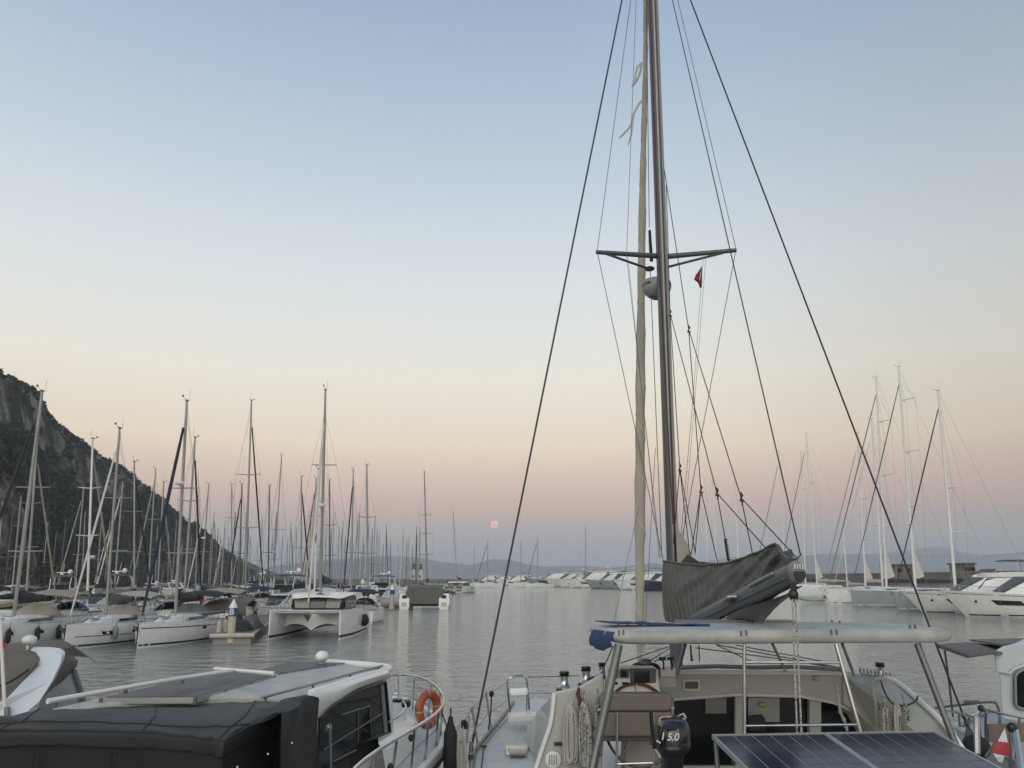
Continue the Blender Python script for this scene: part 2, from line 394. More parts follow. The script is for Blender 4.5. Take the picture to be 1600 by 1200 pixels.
def outcrop(name, pxs, Y, depth, seed, n=46):
    """grey rock spur nearer than the hill"""
    vs = []; m_ = 26
    for i in range(n):
        p = lerp(pxs[0][0], pxs[-1][0], i / (n - 1)); top = W(p, interp(p, pxs), Y)
        for j in range(m_):
            t = j / (m_ - 1)
            f = math.sin(min(1, t * 1.4) * math.pi / 2) if t < 0.75 else 1 - (t - 0.75) * 2.2
            v = Vector((top.x * (1 + 0.05 * (t - 0.6)), Y - depth * (0.6 - t), max(top.z, 0.5) * f - 0.6))
            nn = noise.fractal(v * 0.16 + Vector((seed, 0, 0)), 0.75, 2.2, 6) + .5 * noise.ridged_multi_fractal(v * .12, .9, 2.2, 4, 1.0, 2.0) - .5
            vs.append(tuple(v + Vector((nn * 1.2, nn * 2.2, nn * 1.0 * f))))
    fs = [(i * m_ + j, (i + 1) * m_ + j, (i + 1) * m_ + j + 1, i * m_ + j + 1) for i in range(n - 1) for j in range(m_ - 1)]
    me = bpy.data.meshes.new(name); me.from_pydata(vs, [], fs); me.shade_smooth(); me.materials.append(bpy.data.materials['rock and scrub'])
    o = bpy.data.objects.new(name, me); COL.objects.link(o); struct(o)
    return vs
OC1 = outcrop('rock_outcrop', [(-240, 560), (-120, 640), (-40, 680), (-18, 702), (-4, 722), (6, 752), (9, 790), (11, 850), (14, 912)], 170, 40, 3)
OC2 = outcrop('shore_rocks', [(-200, 870), (-20, 880), (0, 886), (40, 893), (80, 882), (110, 894), (150, 904), (180, 910)], 150, 30, 9)

def scatter_oc(mb, vs, n, rs, lo, hi):
    for k in range(n):
        v = Vector(vs[rs.randrange(len(vs))])
        if v.z < 1 or noise.noise(v * .09) < -.18: continue
        sz = rs.uniform(lo, hi); a, f = blob(v, (sz, sz, sz * rs.uniform(.8, 1.2)), rs, 30); mb.add(a, f)
build_scrub()
def mountains(name, prof, Y, depth, seed, m):
    vs = []; n = 160; T = [(-0.5, -0.02), (-0.25, 0.45), (-0.1, 0.8), (0, 1.0), (0.15, 0.8), (0.6, 0.3), (1, -0.02)]
    for i in range(n):
        p = lerp(prof[0][0], prof[-1][0], i / (n - 1)); top = W(p, interp(p, prof) + 1.4 * noise.noise(Vector((p * 0.03, seed, 0))) + 0.7 * noise.noise(Vector((p * 0.11, seed, 3))), Y)
        for (a, h) in T:
            v = Vector((top.x, Y + a * depth, max(0, top.z) * h))
            if 0 < h < 1: v.z += noise.fractal(v * 0.004 + Vector((seed, 0, 0)), 0.8, 2.0, 4) * 12 * (1 - abs(h - .5))
            vs.append(tuple(v))
    k = len(T); fs = [(i * k + j, (i + 1) * k + j, (i + 1) * k + j + 1, i * k + j + 1) for i in range(n - 1) for j in range(k - 1)]
    me = bpy.data.meshes.new(name); me.from_pydata(vs, [], fs); me.shade_smooth(); me.materials.append(m)
    o = bpy.data.objects.new(name, me); COL.objects.link(o); struct(o)
mtm = mat('wooded mountain', (0.05, 0.055, 0.04), 0.95, col2=(0.13, 0.12, 0.10), scale=0.01, coords='Object')
mountains('mountain_range', [(380, 893), (430, 884), (500, 876), (560, 871), (620, 868), (665, 873), (700, 879), (740, 883), (752, 878), (768, 873), (800, 875), (822, 882),
          (850, 885), (900, 884), (960, 886), (1000, 882), (1020, 879), (1045, 884), (1100, 876), (1150, 871), (1180, 869), (1240, 868), (1300, 868), (1340, 866), (1400, 867), (1450, 866),
          (1500, 868), (1560, 866), (1620, 860), (1750, 856), (2000, 880)], 5200, 900, 1.0, mtm)
mountains('far_mountain', [(1150, 890), (1230, 872), (1300, 864), (1350, 866), (1400, 862), (1440, 857), (1470, 853), (1500, 862), (1540, 868), (1600, 862), (1660, 860), (1800, 862), (2100, 882)], 6500, 900, 5.0, mtm)

def build_breakwater():
    rs = random.Random(5); mb = MB()
    line = [(-420, 830), (-60, 800), (60, 600), (130, 480), (320, 430)]
    for (x0, y0), (x1, y1) in zip(line, line[1:]):
        L = math.hypot(x1 - x0, y1 - y0); M = Matrix.Rotation(math.atan2(y1 - y0, x1 - x0), 3, 'Z')
        mb.box(((x0 + x1) / 2, (y0 + y1) / 2, 1.6), (L + 2, 6, 5.2), M)
        n = Vector((-(y1 - y0), x1 - x0, 0)).normalized() * -1
        for k in range(int(L / 2.2)):
            for row in range(3):
                c = Vector((x0, y0, 0)).lerp(Vector((x1, y1, 0)), (k + rs.random()) / (L / 2.2)) - n * (-3.2 - (2 - row) * 1.3) + Vector((0, 0, 0.4 + row * 1.1))
                mb.box(c, (rs.uniform(1.4, 2.4), rs.uniform(1.2, 2.2), rs.uniform(1, 1.7)), Matrix.Rotation(rs.uniform(-.6, .6), 3, 'Z') @ Matrix.Rotation(rs.uniform(-.4, .4), 3, 'X'))
    struct(mb.build('breakwater', stone))
    mb = MB()   # the quay on the right behind the yachts
    a, b = Vector((86, 330, 0)), Vector((106, 70, 0))
    d = (b - a).normalized(); n = Vector((-d.y, d.x, 0)); M = Matrix.Rotation(math.atan2(d.y, d.x), 3, 'Z')
    mb.box((a + b) / 2 + n * 4, ((b - a).length, 8, 3.6), M)
    struct(mb.build('quay', concrete))
    t = thing('quay_wall', 'long brown stone quay wall running behind the yachts on the right', 'wall', (a + b) / 2 + n * 6)
    w = MB().box((a + b) / 2 + n * 6 + Vector((0, 0, 3.2)), ((b - a).length * 0.99, 0.9, 4.6), M); w.build('wall', stone, t, w=True)
    w = MB().box((a + b) / 2 + n * 6 + Vector((0, 0, 5.6)), ((b - a).length * 0.99, 1.3, 0.24), M); w.build('coping', buff, t, w=True)
build_breakwater()
def lighthouse(px, ytop, ybot, label):
    a = W(px, ybot, 440); h = W(px, ytop, 440).z - a.z; a.z = 4.2
    t = thing('lighthouse', label, 'lighthouse', a, 0, 'twin harbour lights on the breakwater')
    h = h + 0.6
    MB().lathe([(1.7, -.5), (1.7, .4), (1.35, .42), (1.15, h * .62)], n=14).build('tower', white2, t, smooth=40)
    MB().lathe([(1.55, h * .62), (1.55, h * .66), (1.4, h * .66)], n=14).build('gallery', roofd, t)
    MB().lathe([(.8, h * .66), (.8, h * .86)], n=10).build('lantern', mat('lantern red', (.25, .07, .06), .4), t)
    MB().lathe([(1.0, h * .86), (.6, h * .94), (.05, h)], n=10).build('dome', roofd, t)
    MB().box((0, -1.3, 1.1), (.8, .35, 1.7)).build('door', roofd, t)
lighthouse(645.5, 884, 907, 'taller left lighthouse of the white pair on the breakwater')
lighthouse(657, 885, 907, 'right lighthouse of the white pair, nearest the grey-covered catamaran mast')
def far_house(px0, px1, ytop, Y, label, roofm):
    a, b = W(px0, 900, Y), W(px1, 900, Y); zt = W(px0, ytop, Y).z
    t = thing('harbour_building', label, 'building', ((a.x + b.x) / 2, Y, 0))
    L = b.x - a.x
    MB().box((0, 0, zt / 2), (L, 7, zt)).build('wall', stone, t)
    MB().box((0, 0, zt + .18), (L + .8, 7.8, .36)).build('roof', roofm, t)
    for k in range(max(2, int(L / 3))):
        x = -L / 2 + (k + .5) * L / max(2, int(L / 3))
        MB().box((x, -3.52, zt - 1.2), (1.1, .1, 1.0)).build('window', glassd, t)
far_house(1389, 1418, 884, 205, 'low dark-roofed building behind the masts right of the boom', roofd)
far_house(1497, 1513, 882, 205, 'small flat-roofed kiosk beside the rightmost mast', roofd)

# moon: rising opposite the set sun, beyond the air of the scene
def build_moon():
    c = W(772.5, 819.5, 12000); r = 12000 * 6.1 / 1200
    o = MB().ball((0, 0, 0), r, 40, 24).build('moon', mat('moon', (1, 1, 1)), smooth=True)
    o.location = c; tag(o, 'full pink moon hanging low over the far hills', 'moon', kind='thing')
    m = MATS['moon']; t = m.node_tree; t.nodes.clear(); n = t.nodes.new; k = t.links.new
    tcd = n('ShaderNodeTexCoord'); nz = n('ShaderNodeTexNoise'); nz.inputs['Scale'].default_value = 0.022; nz.inputs['Detail'].default_value = 3; k(tcd.outputs['Object'], nz.inputs[0])
    rr = n('ShaderNodeValToRGB'); rr.color_ramp.elements[0].position = .38; rr.color_ramp.elements[1].position = .6
    rr.color_ramp.elements[0].color = lin(212, 152, 132); rr.color_ramp.elements[1].color = lin(244, 204, 182)
    k(nz.outputs[0], rr.inputs[0]); e = n('ShaderNodeEmission'); e.inputs[1].default_value = MOON_GAIN; k(rr.outputs[0], e.inputs[0]); oo = n('ShaderNodeOutputMaterial'); k(e.outputs[0], oo.inputs[0])
MOON_GAIN = 1.75
build_moon()

# air: one closed box of even haze
HAZE_DENSITY = 0.00024
def build_haze():
    o = MB().box((0, 0, 0), (16000, 16000, 2)).build('haze', mat('haze', (1, 1, 1)))
    o.scale = (1, 1, 1); zb, zt = -1.0, 292.0
    for v in o.data.vertices: v.co.z = zb if v.co.z < 0 else zt
    o['kind'] = 'stuff'
    m = MATS['haze']; t = m.node_tree; t.nodes.clear(); v = t.nodes.new('ShaderNodeVolumePrincipled'); oo = t.nodes.new('ShaderNodeOutputMaterial')
    v.inputs['Color'].default_value = (0.70, 0.75, 0.83, 1); v.inputs['Density'].default_value = HAZE_DENSITY; v.inputs['Anisotropy'].default_value = 0.0
    t.links.new(v.outputs[0], oo.inputs['Volume'])
    o.display_type = 'WIRE'
build_haze()
# ---------------------------------------------------------------- boats
def hull_shape(L, B, fb, fs, rake=0.35, stern=0.78, n=13, plumb=0.0, vee=0.55):
    """rings from stern to bow, port sheer -> keel -> starboard sheer"""
    prof = [(0, stern), (0.2, stern + (1 - stern) * 0.75), (0.42, 1.0), (0.62, 0.93), (0.78, 0.72), (0.9, 0.40), (0.97, 0.15), (1.0, 0.02)]
    rings = []
    ss = [i / (n - 1) for i in range(n)]; ss = [1 - (1 - s) ** 1.35 for s in ss]
    for s in ss:
        b = B / 2 * interp(s, prof); zs = fs + (fb - fs) * s ** 1.6; x0 = -L / 2 + L * s
        r = rake * max(0, (s - 0.55) / 0.45) ** 1.5
        def p(y, z):
            k = 1 - z / zs
            return (x0 - r * k - (0.10 * L * 0.2 * (1 - s) ** 4 * (-(k)) if plumb else 0), y, z)
        fl = 0.72 + 0.2 * (1 - max(0, (s - .5) / .5))
        rings.append([p(b, zs), p(b * 0.99, zs * 0.62), p(b * (fl * .5 + .5), zs * 0.28), p(b * fl, 0.0), p(b * vee, -0.35), p(0, -0.55),
                      p(-b * vee, -0.35), p(-b * fl, 0.0), p(-b * (fl * .5 + .5), zs * 0.28), p(-b * 0.99, zs * 0.62), p(-b, zs)])
    return rings
def sheer(rings): return [(Vector(r[0]), Vector(r[-1])) for r in rings]
def hull_pt(rings, s, side, f):
    """point on the topside: s along (0..1), f height 0 waterline .. 1 sheer, side +1 port"""
    x = s * (len(rings) - 1); i = min(int(x), len(rings) - 2); t = x - i
    idx = [3, 2, 1, 0] if side > 0 else [7, 8, 9, 10]
    zf = [0, .28, .62, 1.0]
    def at(r):
        for a in range(3):
            if f <= zf[a + 1]: return Vector(r[idx[a]]).lerp(Vector(r[idx[a + 1]]), (f - zf[a]) / (zf[a + 1] - zf[a]))
        return Vector(r[idx[3]])
    return at(rings[i]).lerp(at(rings[i + 1]), t)
def hull_band(rings, s0, s1, f0, f1, side, off=0.012, n=12, cap=0.0):
    """a thin solid strip lying on the topside (stripe, hull window); cap>0 slants its ends"""
    g = []
    for k in range(n + 1):
        s = lerp(s0, s1, k / n)
        a, b = hull_pt(rings, min(max(s - cap, 0), 1), side, f0), hull_pt(rings, min(max(s + cap, 0), 1), side, f1); a.y += side * off; b.y += side * off
        g.append([a, b])
    return MB().slab(g, (0, -side * (off + 0.02), 0))
def wires_mb(segs, r):
    mb = MB()
    for a, b in segs: mb.tube([a, b], r, 4)
    return mb
CANV = {'grey': canvasg, 'char': canvasd, 'taupe': canvast, 'beige': canvasb, 'navy': canvasn, 'white': sailw, 'cream': sailc, 'black': canvask, 'red': red, 'tan': canvasb, 'blue': canvasblue, 'teal': teal}

def canopy(xs, hw, z0, h, drop, flat=0.75, th=0.03, n=9):
    """curved cloth roof (sprayhood, bimini): sections at xs with half width hw, eave height z0, crown h"""
    g = []
    for i, x in enumerate(xs):
        row = []
        for k in range(n):
            a = -1 + 2 * k / (n - 1)
            row.append((x, a * hw[i], z0[i] + h[i] * (1 - abs(a) ** 3.0)))
        g.append(row)
    return MB().slab(g, (0, 0, -th))

def add_rig(root, L, B, fb, mx, top, zb, spr, lod, wm, mr, mm, sweep=0.35, radar=None, inst=True, bowx=None, sternx=None, frac=0.93, furl=None, fr=0.075, boomz=None, cover='grey', boomL=None, clew=False, spreader_hw=None, backstay=True, furlhi=None):
    base = Vector((mx, 0, zb)); top = Vector(top)
    P = lambda t: base.lerp(top, t)
    mb = MB(); mb.tube([P(0), P(.5), P(.9), P(1)], [mr, mr, mr * .9, mr * .7], 8 if lod < 2 else 5); mb.build('mast', mm, root, smooth=True)
    if inst and lod < 2:
        H = (top - base).length; m2 = MB()
        m2.tube([top + Vector((-.15, .1, 0)), top + Vector((-.15, .1, .035 * H + .35))], .012 if lod else .010, 4)
        m2.tube([top, top + Vector((.35, -.05, .18)), top + Vector((.55, -.05, .2))], .016, 4); m2.box(top + Vector((.55, -.05, .27)), (.1, .1, .12)); m2.box(top + Vector((0, 0, .06)), (.22, .14, .1))
        m2.build('masthead_instruments', alud, root)
    bowx = L / 2 - .25 if bowx is None else bowx; sternx = -L / 2 + .3 if sternx is None else sternx
    hw = B * 0.46; segs = []; tips = []
    shw = spreader_hw or B * 0.27
    for t in spr:
        m2 = MB()
        for sd in (1, -1):
            tip = P(t) + Vector((-sweep, sd * shw, .06)); m2.tube([P(t), tip], [.04 * mr / .09, .03 * mr / .09], 4 if lod else 6); tips.append((t, sd, tip))
        m2.build('spreader', mm, root)
    for sd in (1, -1):
        chain = [P(frac)] + [x[2] for x in sorted([q for q in tips if q[1] == sd], key=lambda q: -q[0])] + [Vector((mx - .4, sd * hw, fb))]
        segs += list(zip(chain, chain[1:]))
        if spr: segs.append((P(spr[0]), Vector((mx - .5, sd * hw * .96, fb))))
    if backstay: segs.append((P(1), Vector((sternx, 0, fb * .9))))
    bow = Vector((bowx, 0, fb + .12))
    segs.append((P(frac), bow))
    wires_mb(segs, .015 if mr >= .165 else .0075 if lod == 0 else (.008 if lod == 1 else .009)).build('rigging', wm, root)
    if furl:
        a, b = bow.lerp(P(frac), .03), bow.lerp(P(frac), furlhi or .93)
        n = 14 if lod < 2 else 3; rs = [fr * (.7 + .5 * math.sin(math.pi * min(1, .15 + .85 * (1 - k / n))) + (.06 * math.sin(k * 2.3) if lod < 2 else 0)) for k in range(n + 1)]
        MB().tube([a.lerp(b, k / n) for k in range(n + 1)], rs, 7 if lod < 2 else 5).build('furled_headsail', CANV[furl], root, smooth=True)
    if radar:
        p = P(radar) + Vector((mr + .32, 0, 0)); m2 = MB().lathe([(.02, -.13), (.24, -.12), (.3, -.04), (.3, .05), (.24, .12), (.02, .14)], p, 12)
        m2.box(p + Vector((-.25, 0, -.16)), (.4, .12, .06)); m2.build('radar_dome', white, root, smooth=40)
    if boomz:
        bl = boomL or L * .34
        e = Vector((mx - bl, 0, boomz + .08)); g = Vector((mx - .12, 0, boomz))
        MB().tube([g, e], .085, 8 if lod < 2 else 5).build('boom', mm, root, smooth=True)
        n = 10 if lod < 2 else 4; rings = []
        for k in range(n + 1):
            t = k / n; c = g.lerp(e, .02 + .94 * t); h = lerp(.62, .22, t) * (1 + .08 * math.sin(k * 2.1)); w_ = lerp(.19, .12, t)
            rings.append([c + Vector((0, w_ * .5, -.10)), c + Vector((0, w_, .08)), c + Vector((0, w_ * .8, h * .6)), c + Vector((0, .03, h)), c + Vector((0, -.03, h)), c + Vector((0, -w_ * .8, h * .6)), c + Vector((0, -w_, .08)), c + Vector((0, -w_ * .5, -.10))])
        MB().loft(rings).build('sail_cover', CANV[cover], root, smooth=60)
        if lod < 2: wires_mb([(P(.55), e + Vector((.3, .1, 0))), (P(.55), g.lerp(e, .5)), (P(1), e)], .006).build('topping_lift', wm, root)
    if clew:
        a = P(.17); MB().prism([P(.03) + Vector((-.12, 0, .35)), a + Vector((-.12, 0, 0)), P(.05) + Vector((-1.5, .02, .12))], (0, .03, 0)).build('mainsail_clew', sailw, root)
    return P

def rails(mb, rings, s0, s1, zh=.6, n=6, r=.014, inset=.08, mid=True):
    for sd in (1, -1):
        tops = []; mids = []
        for k in range(n + 1):
            s = lerp(s0, s1, k / n); p = hull_pt(rings, s, sd, 1.0); p.y -= sd * inset * min(1, abs(p.y) / .3)
            tops.append(p + Vector((0, 0, zh))); mids.append(p + Vector((0, 0, zh * .5))); mb.tube([p, p + Vector((0, 0, zh))], r, 4)
        mb.tube(tops, r, 4)
        if mid: mb.tube(mids, r * .6, 4)

def sailboat(label, M, top, rz, L=11.5, B=3.7, fb=1.2, lod=1, hull=white, stripe=canvasn, spr=(.36, .64), furl=None, cover='grey', hood='grey', bimini='grey', radar=None, mm=alu, mr=.085, fr=.075, wm=wire,
             clew=False, group=None, winds=True, sweep=.35, name='sailboat', anchor=True, backstay=True, hullwin=False, rakebow=.12, furlhi=None, boom=True):
    """M: where the mast meets the water plane, top: masthead in the world"""
    mx = .07 * L; rot = Matrix.Rotation(rz, 3, 'Z'); loc = Vector((M.x, M.y, 0)) - rot @ Vector((mx, 0, 0))
    root = thing(name, label, 'sailboat', loc, rz, group)
    ltop = rot.inverted() @ (Vector(top) - loc)
    fs = fb * .86; rings = hull_shape(L, B, fb, fs, rakebow, .80, 13 if lod < 2 else 8)
    MB().loft(rings, False, False).add(rings[0], [tuple(range(len(rings[0])))]).build('hull', hull, root, smooth=50)
    dk = [[Vector(r[0]) - Vector((0, .04 if abs(r[0][1]) > .1 else 0, 0)), Vector((r[0][0], 0, r[0][2] + .07)), Vector(r[-1]) + Vector((0, .04 if abs(r[0][1]) > .1 else 0, 0))] for r in rings]
    MB().loft(dk, False, False).build('deck', deckm, root)
    if lod < 2:
        for sd in (1, -1): hull_band(rings, .02, .985, .10, .18 if lod == 0 else .16, sd).build('boot_stripe', stripe, root)
    # coachroof
    zc = fb * .93; cr = []
    for t in (0, .12, .35, .65, .9, 1):
        x = lerp(.26, -.16, t) * L; w_ = B * lerp(.12, .33, min(1, t * 1.6)); h = (.05 + .42 * math.sin(min(1, t * 2.2) * math.pi / 2)) * (.8 if t == 1 else 1)
        cr.append([(x, w_, zc), (x, w_ * .88, zc + h * .8), (x, w_ * .5, zc + h), (x, -w_ * .5, zc + h), (x, -w_ * .88, zc + h * .8), (x, -w_, zc)])
    MB().loft(cr).build('coachroof', white2 if hull is white else white, root, smooth=40)
    if lod < 2 and winds:
        for sd in (1, -1):
            MB().prism([(.12 * L, sd * B * .296, zc + .13), (-.10 * L, sd * B * .335, zc + .13), (-.10 * L, sd * B * .315, zc + .30), (.09 * L, sd * B * .288, zc + .28)], (0, sd * .03, 0)).build('window', glassd, root)
    if hullwin:
        for sd in (1, -1):
            for s0 in (.36, .62): hull_band(rings, s0, s0 + .085, .55, .70, sd, n=3, cap=.008).build('hull_window', glassd, root)
    P = add_rig(root, L, B, fb, mx, ltop, zc + .3, spr, lod, wm, mr, mm, sweep, radar, True, None, None, .93, furl, fr, (zc + 1.25) if boom else None, cover, None, clew, None, backstay, furlhi)
    if hood:
        x0 = -.10 * L
        canopy([x0 + .55, x0 + .1, x0 - .5, x0 - .95], [B * .25, B * .33, B * .36, B * .36], [zc + .35, zc + .42, zc + .35, zc + .3], [.05, .48, .72, .70], 0).build('sprayhood', CANV[hood], root, smooth=50)
    if bimini:
        x0 = -.25 * L
        canopy([x0 + .4, x0, x0 - .9, x0 - 1.6, x0 - 2.1], [B * .40, B * .42, B * .43, B * .42, B * .38], [zc + 1.45, zc + 1.62, zc + 1.66, zc + 1.58, zc + 1.4], [.16, .24, .26, .24, .16], 0).build('bimini', CANV[bimini], root, smooth=50)
        for sd in (1, -1):
            fm = MB()
            for xx in (x0 + .3, x0 - 1.9): fm.tube([(x0 - .7, sd * B * .42, zc + .2), (xx, sd * B * .41, zc + 1.45)], .016, 4)
            fm.build('bimini_frame', steel, root)
    if lod < 2:
        rm = MB(); rails(rm, rings, .02, .93, .6, 6, .012 if lod else .013)
        pb = [hull_pt(rings, .9, 1, 1) + Vector((0, 0, .6)), Vector((L / 2 - .12, .12, fb + .62)), Vector((L / 2 - .12, -.12, fb + .62)), hull_pt(rings, .9, -1, 1) + Vector((0, 0, .6))]
        rm.tube(curve(pb, 4), .018, 5); rm.tube([(L / 2 - .2, 0, fb), (L / 2 - .15, 0, fb + .6)], .016, 5)
        rm.build('guard_rail', steel, root)
        if anchor:
            am = MB().tube([(L / 2 - .35, 0, fb + .1), (L / 2 + .22, 0, fb - .02), (L / 2 + .30, 0, fb - .28)], .035, 5)
            am.add([(L / 2 + .34, -.18, fb - .12), (L / 2 + .34, .18, fb - .12), (L / 2 + .12, 0, fb - .46), (L / 2 + .28, 0, fb - .2)], [(0, 1, 3), (1, 2, 3), (2, 0, 3), (0, 2, 1)]); am.build('anchor', steeld, root)
        for x in (.2, .10): MB().box((x * L, 0, zc + (.42 if x < .15 else .36)), (.5, .5, .05)).build('hatch', glassg, root)
        wm_ = MB().tube([(-.42 * L + .55 * math.cos(a) * 0, .55 * math.cos(a), zc + .75 + .55 * math.sin(a)) for a in [2 * math.pi * k / 16 for k in range(16)]], .018, 4, True); wm_.build('steering_wheel', steel, root)
    return root, rings, loc, rot

def fender(P, name_label, m, h=.62, r=.13, rope=.35, group=None):
    t = thing('fender', name_label, 'fender', P, 0, group)
    MB().lathe([(.02, -h / 2 - .04), (r * .55, -h / 2), (r, -h / 2 + .09), (r, h / 2 - .1), (r * .55, h / 2), (.035, h / 2 + .05), (.03, h / 2 + .1)], n=12).build('body', m, t, smooth=50)
    MB().tube([(0, 0, h / 2 + .08), (0, 0.03, h / 2 + .1 + rope)], .012, 5).build('lanyard', ropek, t)
    return t

def motor_yacht(label, loc, rz, L=16, B=4.6, fb=2.0, fs=1.4, kind='fly', hull=white, lod=1, hardtop=True, bim=None, dark=False, mast=True, group=None, top=white, winlong=True, hk=1.0):
    root = thing('motor_yacht', label, 'motor yacht', loc, rz, group)
    rings = hull_shape(L, B, fb, fs, L * .11, .88, 13, vee=.5)
    MB().loft(rings, False, False).add(rings[0], [tuple(range(len(rings[0])))]).build('hull', hull, root, smooth=40)
    dk = [[Vector(r[0]), Vector((r[0][0], 0, r[0][2] + .08)), Vector(r[-1])] for r in rings]
    MB().loft(dk, False, False).build('deck', deckm, root)
    for sd in (1, -1):
        hull_band(rings, .02, .93, .03, .09, sd, .015).build('boot_stripe', canvasd, root)
        hull_band(rings, .02, .97, .90, .935, sd, .02).build('rub_rail', greyp, root)
        if winlong: hull_band(rings, .55, .70, .50, .70, sd, .05, 6, .012).build('hull_window', glassm, root)
        for s in (.80, .44):
            p = hull_pt(rings, s, sd, .62); MB().lathe([(.13, -.07), (.13, .07)], p, 10, Matrix.Rotation(R(90), 3, 'X')).build('porthole', glassm, root)
    # deckhouse
    z0 = lerp(fs, fb, .45); H = (L * .075 + .35) * hk
    secs = [(.30, .10, .02), (.20, .22, .12), (.06, .34, .98), (-.05, .37, 1.05), (-.22, .37, 1.05), (-.30, .36, 1.0)]
    ho = []
    for (fx, fw, fh) in secs:
        x = fx * L; w_ = fw * B; h = fh * H
        ho.append([(x, w_, z0 - .05), (x, w_ * .96, z0 + h * .45), (x, w_ * .84, z0 + h * .92), (x, w_ * .6, z0 + h), (x, -w_ * .6, z0 + h), (x, -w_ * .84, z0 + h * .92), (x, -w_ * .96, z0 + h * .45), (x, -w_, z0 - .05)])
    MB().loft(ho).build('deckhouse', top, root, smooth=35)
    # windscreen (dark) and side windows, proud of the house
    def hp(i, j, t, k=1.0):  # between sections
        a = Vector(ho[i][j]).lerp(Vector(ho[i + 1][j]), t); return a
    ws = [Vector(ho[1][1]).lerp(Vector(ho[1][2]), .9), Vector(ho[2][2]).lerp(Vector(ho[2][3]), .1), Vector(ho[2][5]).lerp(Vector(ho[2][4]), .1), Vector(ho[1][6]).lerp(Vector(ho[1][5]), .9)]
    ws = [p + Vector((.007 * L, 0, .006 * L)) for p in ws]
    MB().prism(ws, (-.08, 0, -.03)).build('windscreen', glassm, root)
    for sd in (1, -1):
        j0, j1 = (1, 2) if sd > 0 else (6, 5)
        q = [Vector(ho[2][j0]).lerp(Vector(ho[1][j0]), .35), Vector(ho[2][j1]).lerp(Vector(ho[3][j1]), .05), Vector(ho[4][j1]), Vector(ho[4][j0])]
        q = [p + Vector((0, sd * .03, 0)) for p in q]
        MB().prism(q, (0, sd * .02, 0)).build('side_window', glassm, root)
    zt = z0 + H
    if kind == 'fly':
        fl = []
        for (fx, fw, fh) in [(.05, .26, .15), (-.02, .34, .55), (-.2, .36, .6), (-.36, .36, .45)]:
            x = fx * L; w_ = fw * B
            fl.append([(x, w_, zt - .02), (x, w_ * 1.04, zt + fh), (x, w_ * .92, zt + fh), (x, w_ * .88, zt + .06), (x, -w_ * .88, zt + .06), (x, -w_ * .92, zt + fh), (x, -w_ * 1.04, zt + fh), (x, -w_, zt - .02)])
        MB().loft(fl).build('flybridge', top, root, smooth=35)
        MB().prism([(.02 * L, .3 * B, zt + .5), (-.01 * L, .28 * B, zt + .95), (-.01 * L, -.28 * B, zt + .95), (.02 * L, -.3 * B, zt + .5)], (-.04, 0, 0)).build('fly_windscreen', glassm, root)
        MB().box((-.1 * L, 0, zt + .45), (.7, B * .4, .5)).build('helm_seat', canvast, root, bevel=.06)
        xa = -.24 * L; am = MB()
        for sd in (1, -1): am.tube([(xa - .9, sd * B * .35, zt + .3), (xa, sd * B * .33, zt + 1.7), (xa + .2, sd * B * .28, zt + 1.9)], [.16, .12, .1], 6)
        am.box((xa + .15, 0, zt + 1.92), (.5, B * .6, .14)); am.build('radar_arch', top, root, smooth=40)
        if hardtop:
            g = [[(xa + .5 + x, y * B * .36, zt + 2.02 + .10 * (1 - y * y) - .05 * abs(x - 1.0)) for y in (-1, -.7, 0, .7, 1)] for x in (-1.0, -.4, .6, 1.8, 2.4)]
            MB().slab(g, (0, 0, -.1)).build('hardtop', top if not bim else CANV[bim], root, smooth=40)
            m2 = MB()
            for sd in (1, -1): m2.tube([(xa + 2.6, sd * B * .3, zt + .5), (xa + 2.4, sd * B * .32, zt + 2.0)], .03, 5)
            m2.build('hardtop_post', steel, root)
        zt2 = zt + 2.1
    else:
        xa = -.2 * L; zt2 = zt + .9; am = MB()
        for sd in (1, -1): am.tube([(xa - .6, sd * B * .36, zt - .4), (xa + .3, sd * B * .32, zt + .75)], [.2, .14], 6)
        am.box((xa + .3, 0, zt + .78), (.5, B * .64, .14)); am.build('radar_arch', top, root, smooth=40)
    if mast:
        MB().ball((xa + .2, .5, zt2 + .3), (.28, .28, .32), 10, 6).build('satellite_dome', white, root, smooth=True)
        m2 = MB().tube([(xa, -.3, zt2 - .2), (xa - .3, -.3, zt2 + 1.3)], .025, 4); m2.tube([(xa, .9, zt2 - .2), (xa - .5, .9, zt2 + 2.2)], .014, 4); m2.build('aerial', white2, root)
        m2 = MB().box((xa + .3, -.3, zt2 + .25), (.16, 1.2, .1)); m2.box((xa + .3, -.3, zt2 + .1), (.25, .25, .22)); m2.build('radar_bar', white, root)
    rm = MB()
    for sd in (1, -1):
        tops = []
        for k in range(9):
            p = hull_pt(rings, lerp(.45, .985, k / 8), sd, 1.0); q = p + Vector((-.1, -sd * .06, .7)); rm.tube([p, q], .014, 4); tops.append(q)
        rm.tube(tops, .018, 4); rm.tube([t - Vector((0, 0, .35)) for t in tops], .010, 4)
    rm.build('guard_rail', steel, root)
    am = MB().tube([(L / 2 - .6, 0, fb + .1), (L / 2 + .1, 0, fb - .05), (L / 2 + .15, 0, fb - .4)], .05, 5); am.box((L / 2 + .1, 0, fb - .45), (.14, .5, .2)); am.build('anchor', steel, root)
    return root, rings

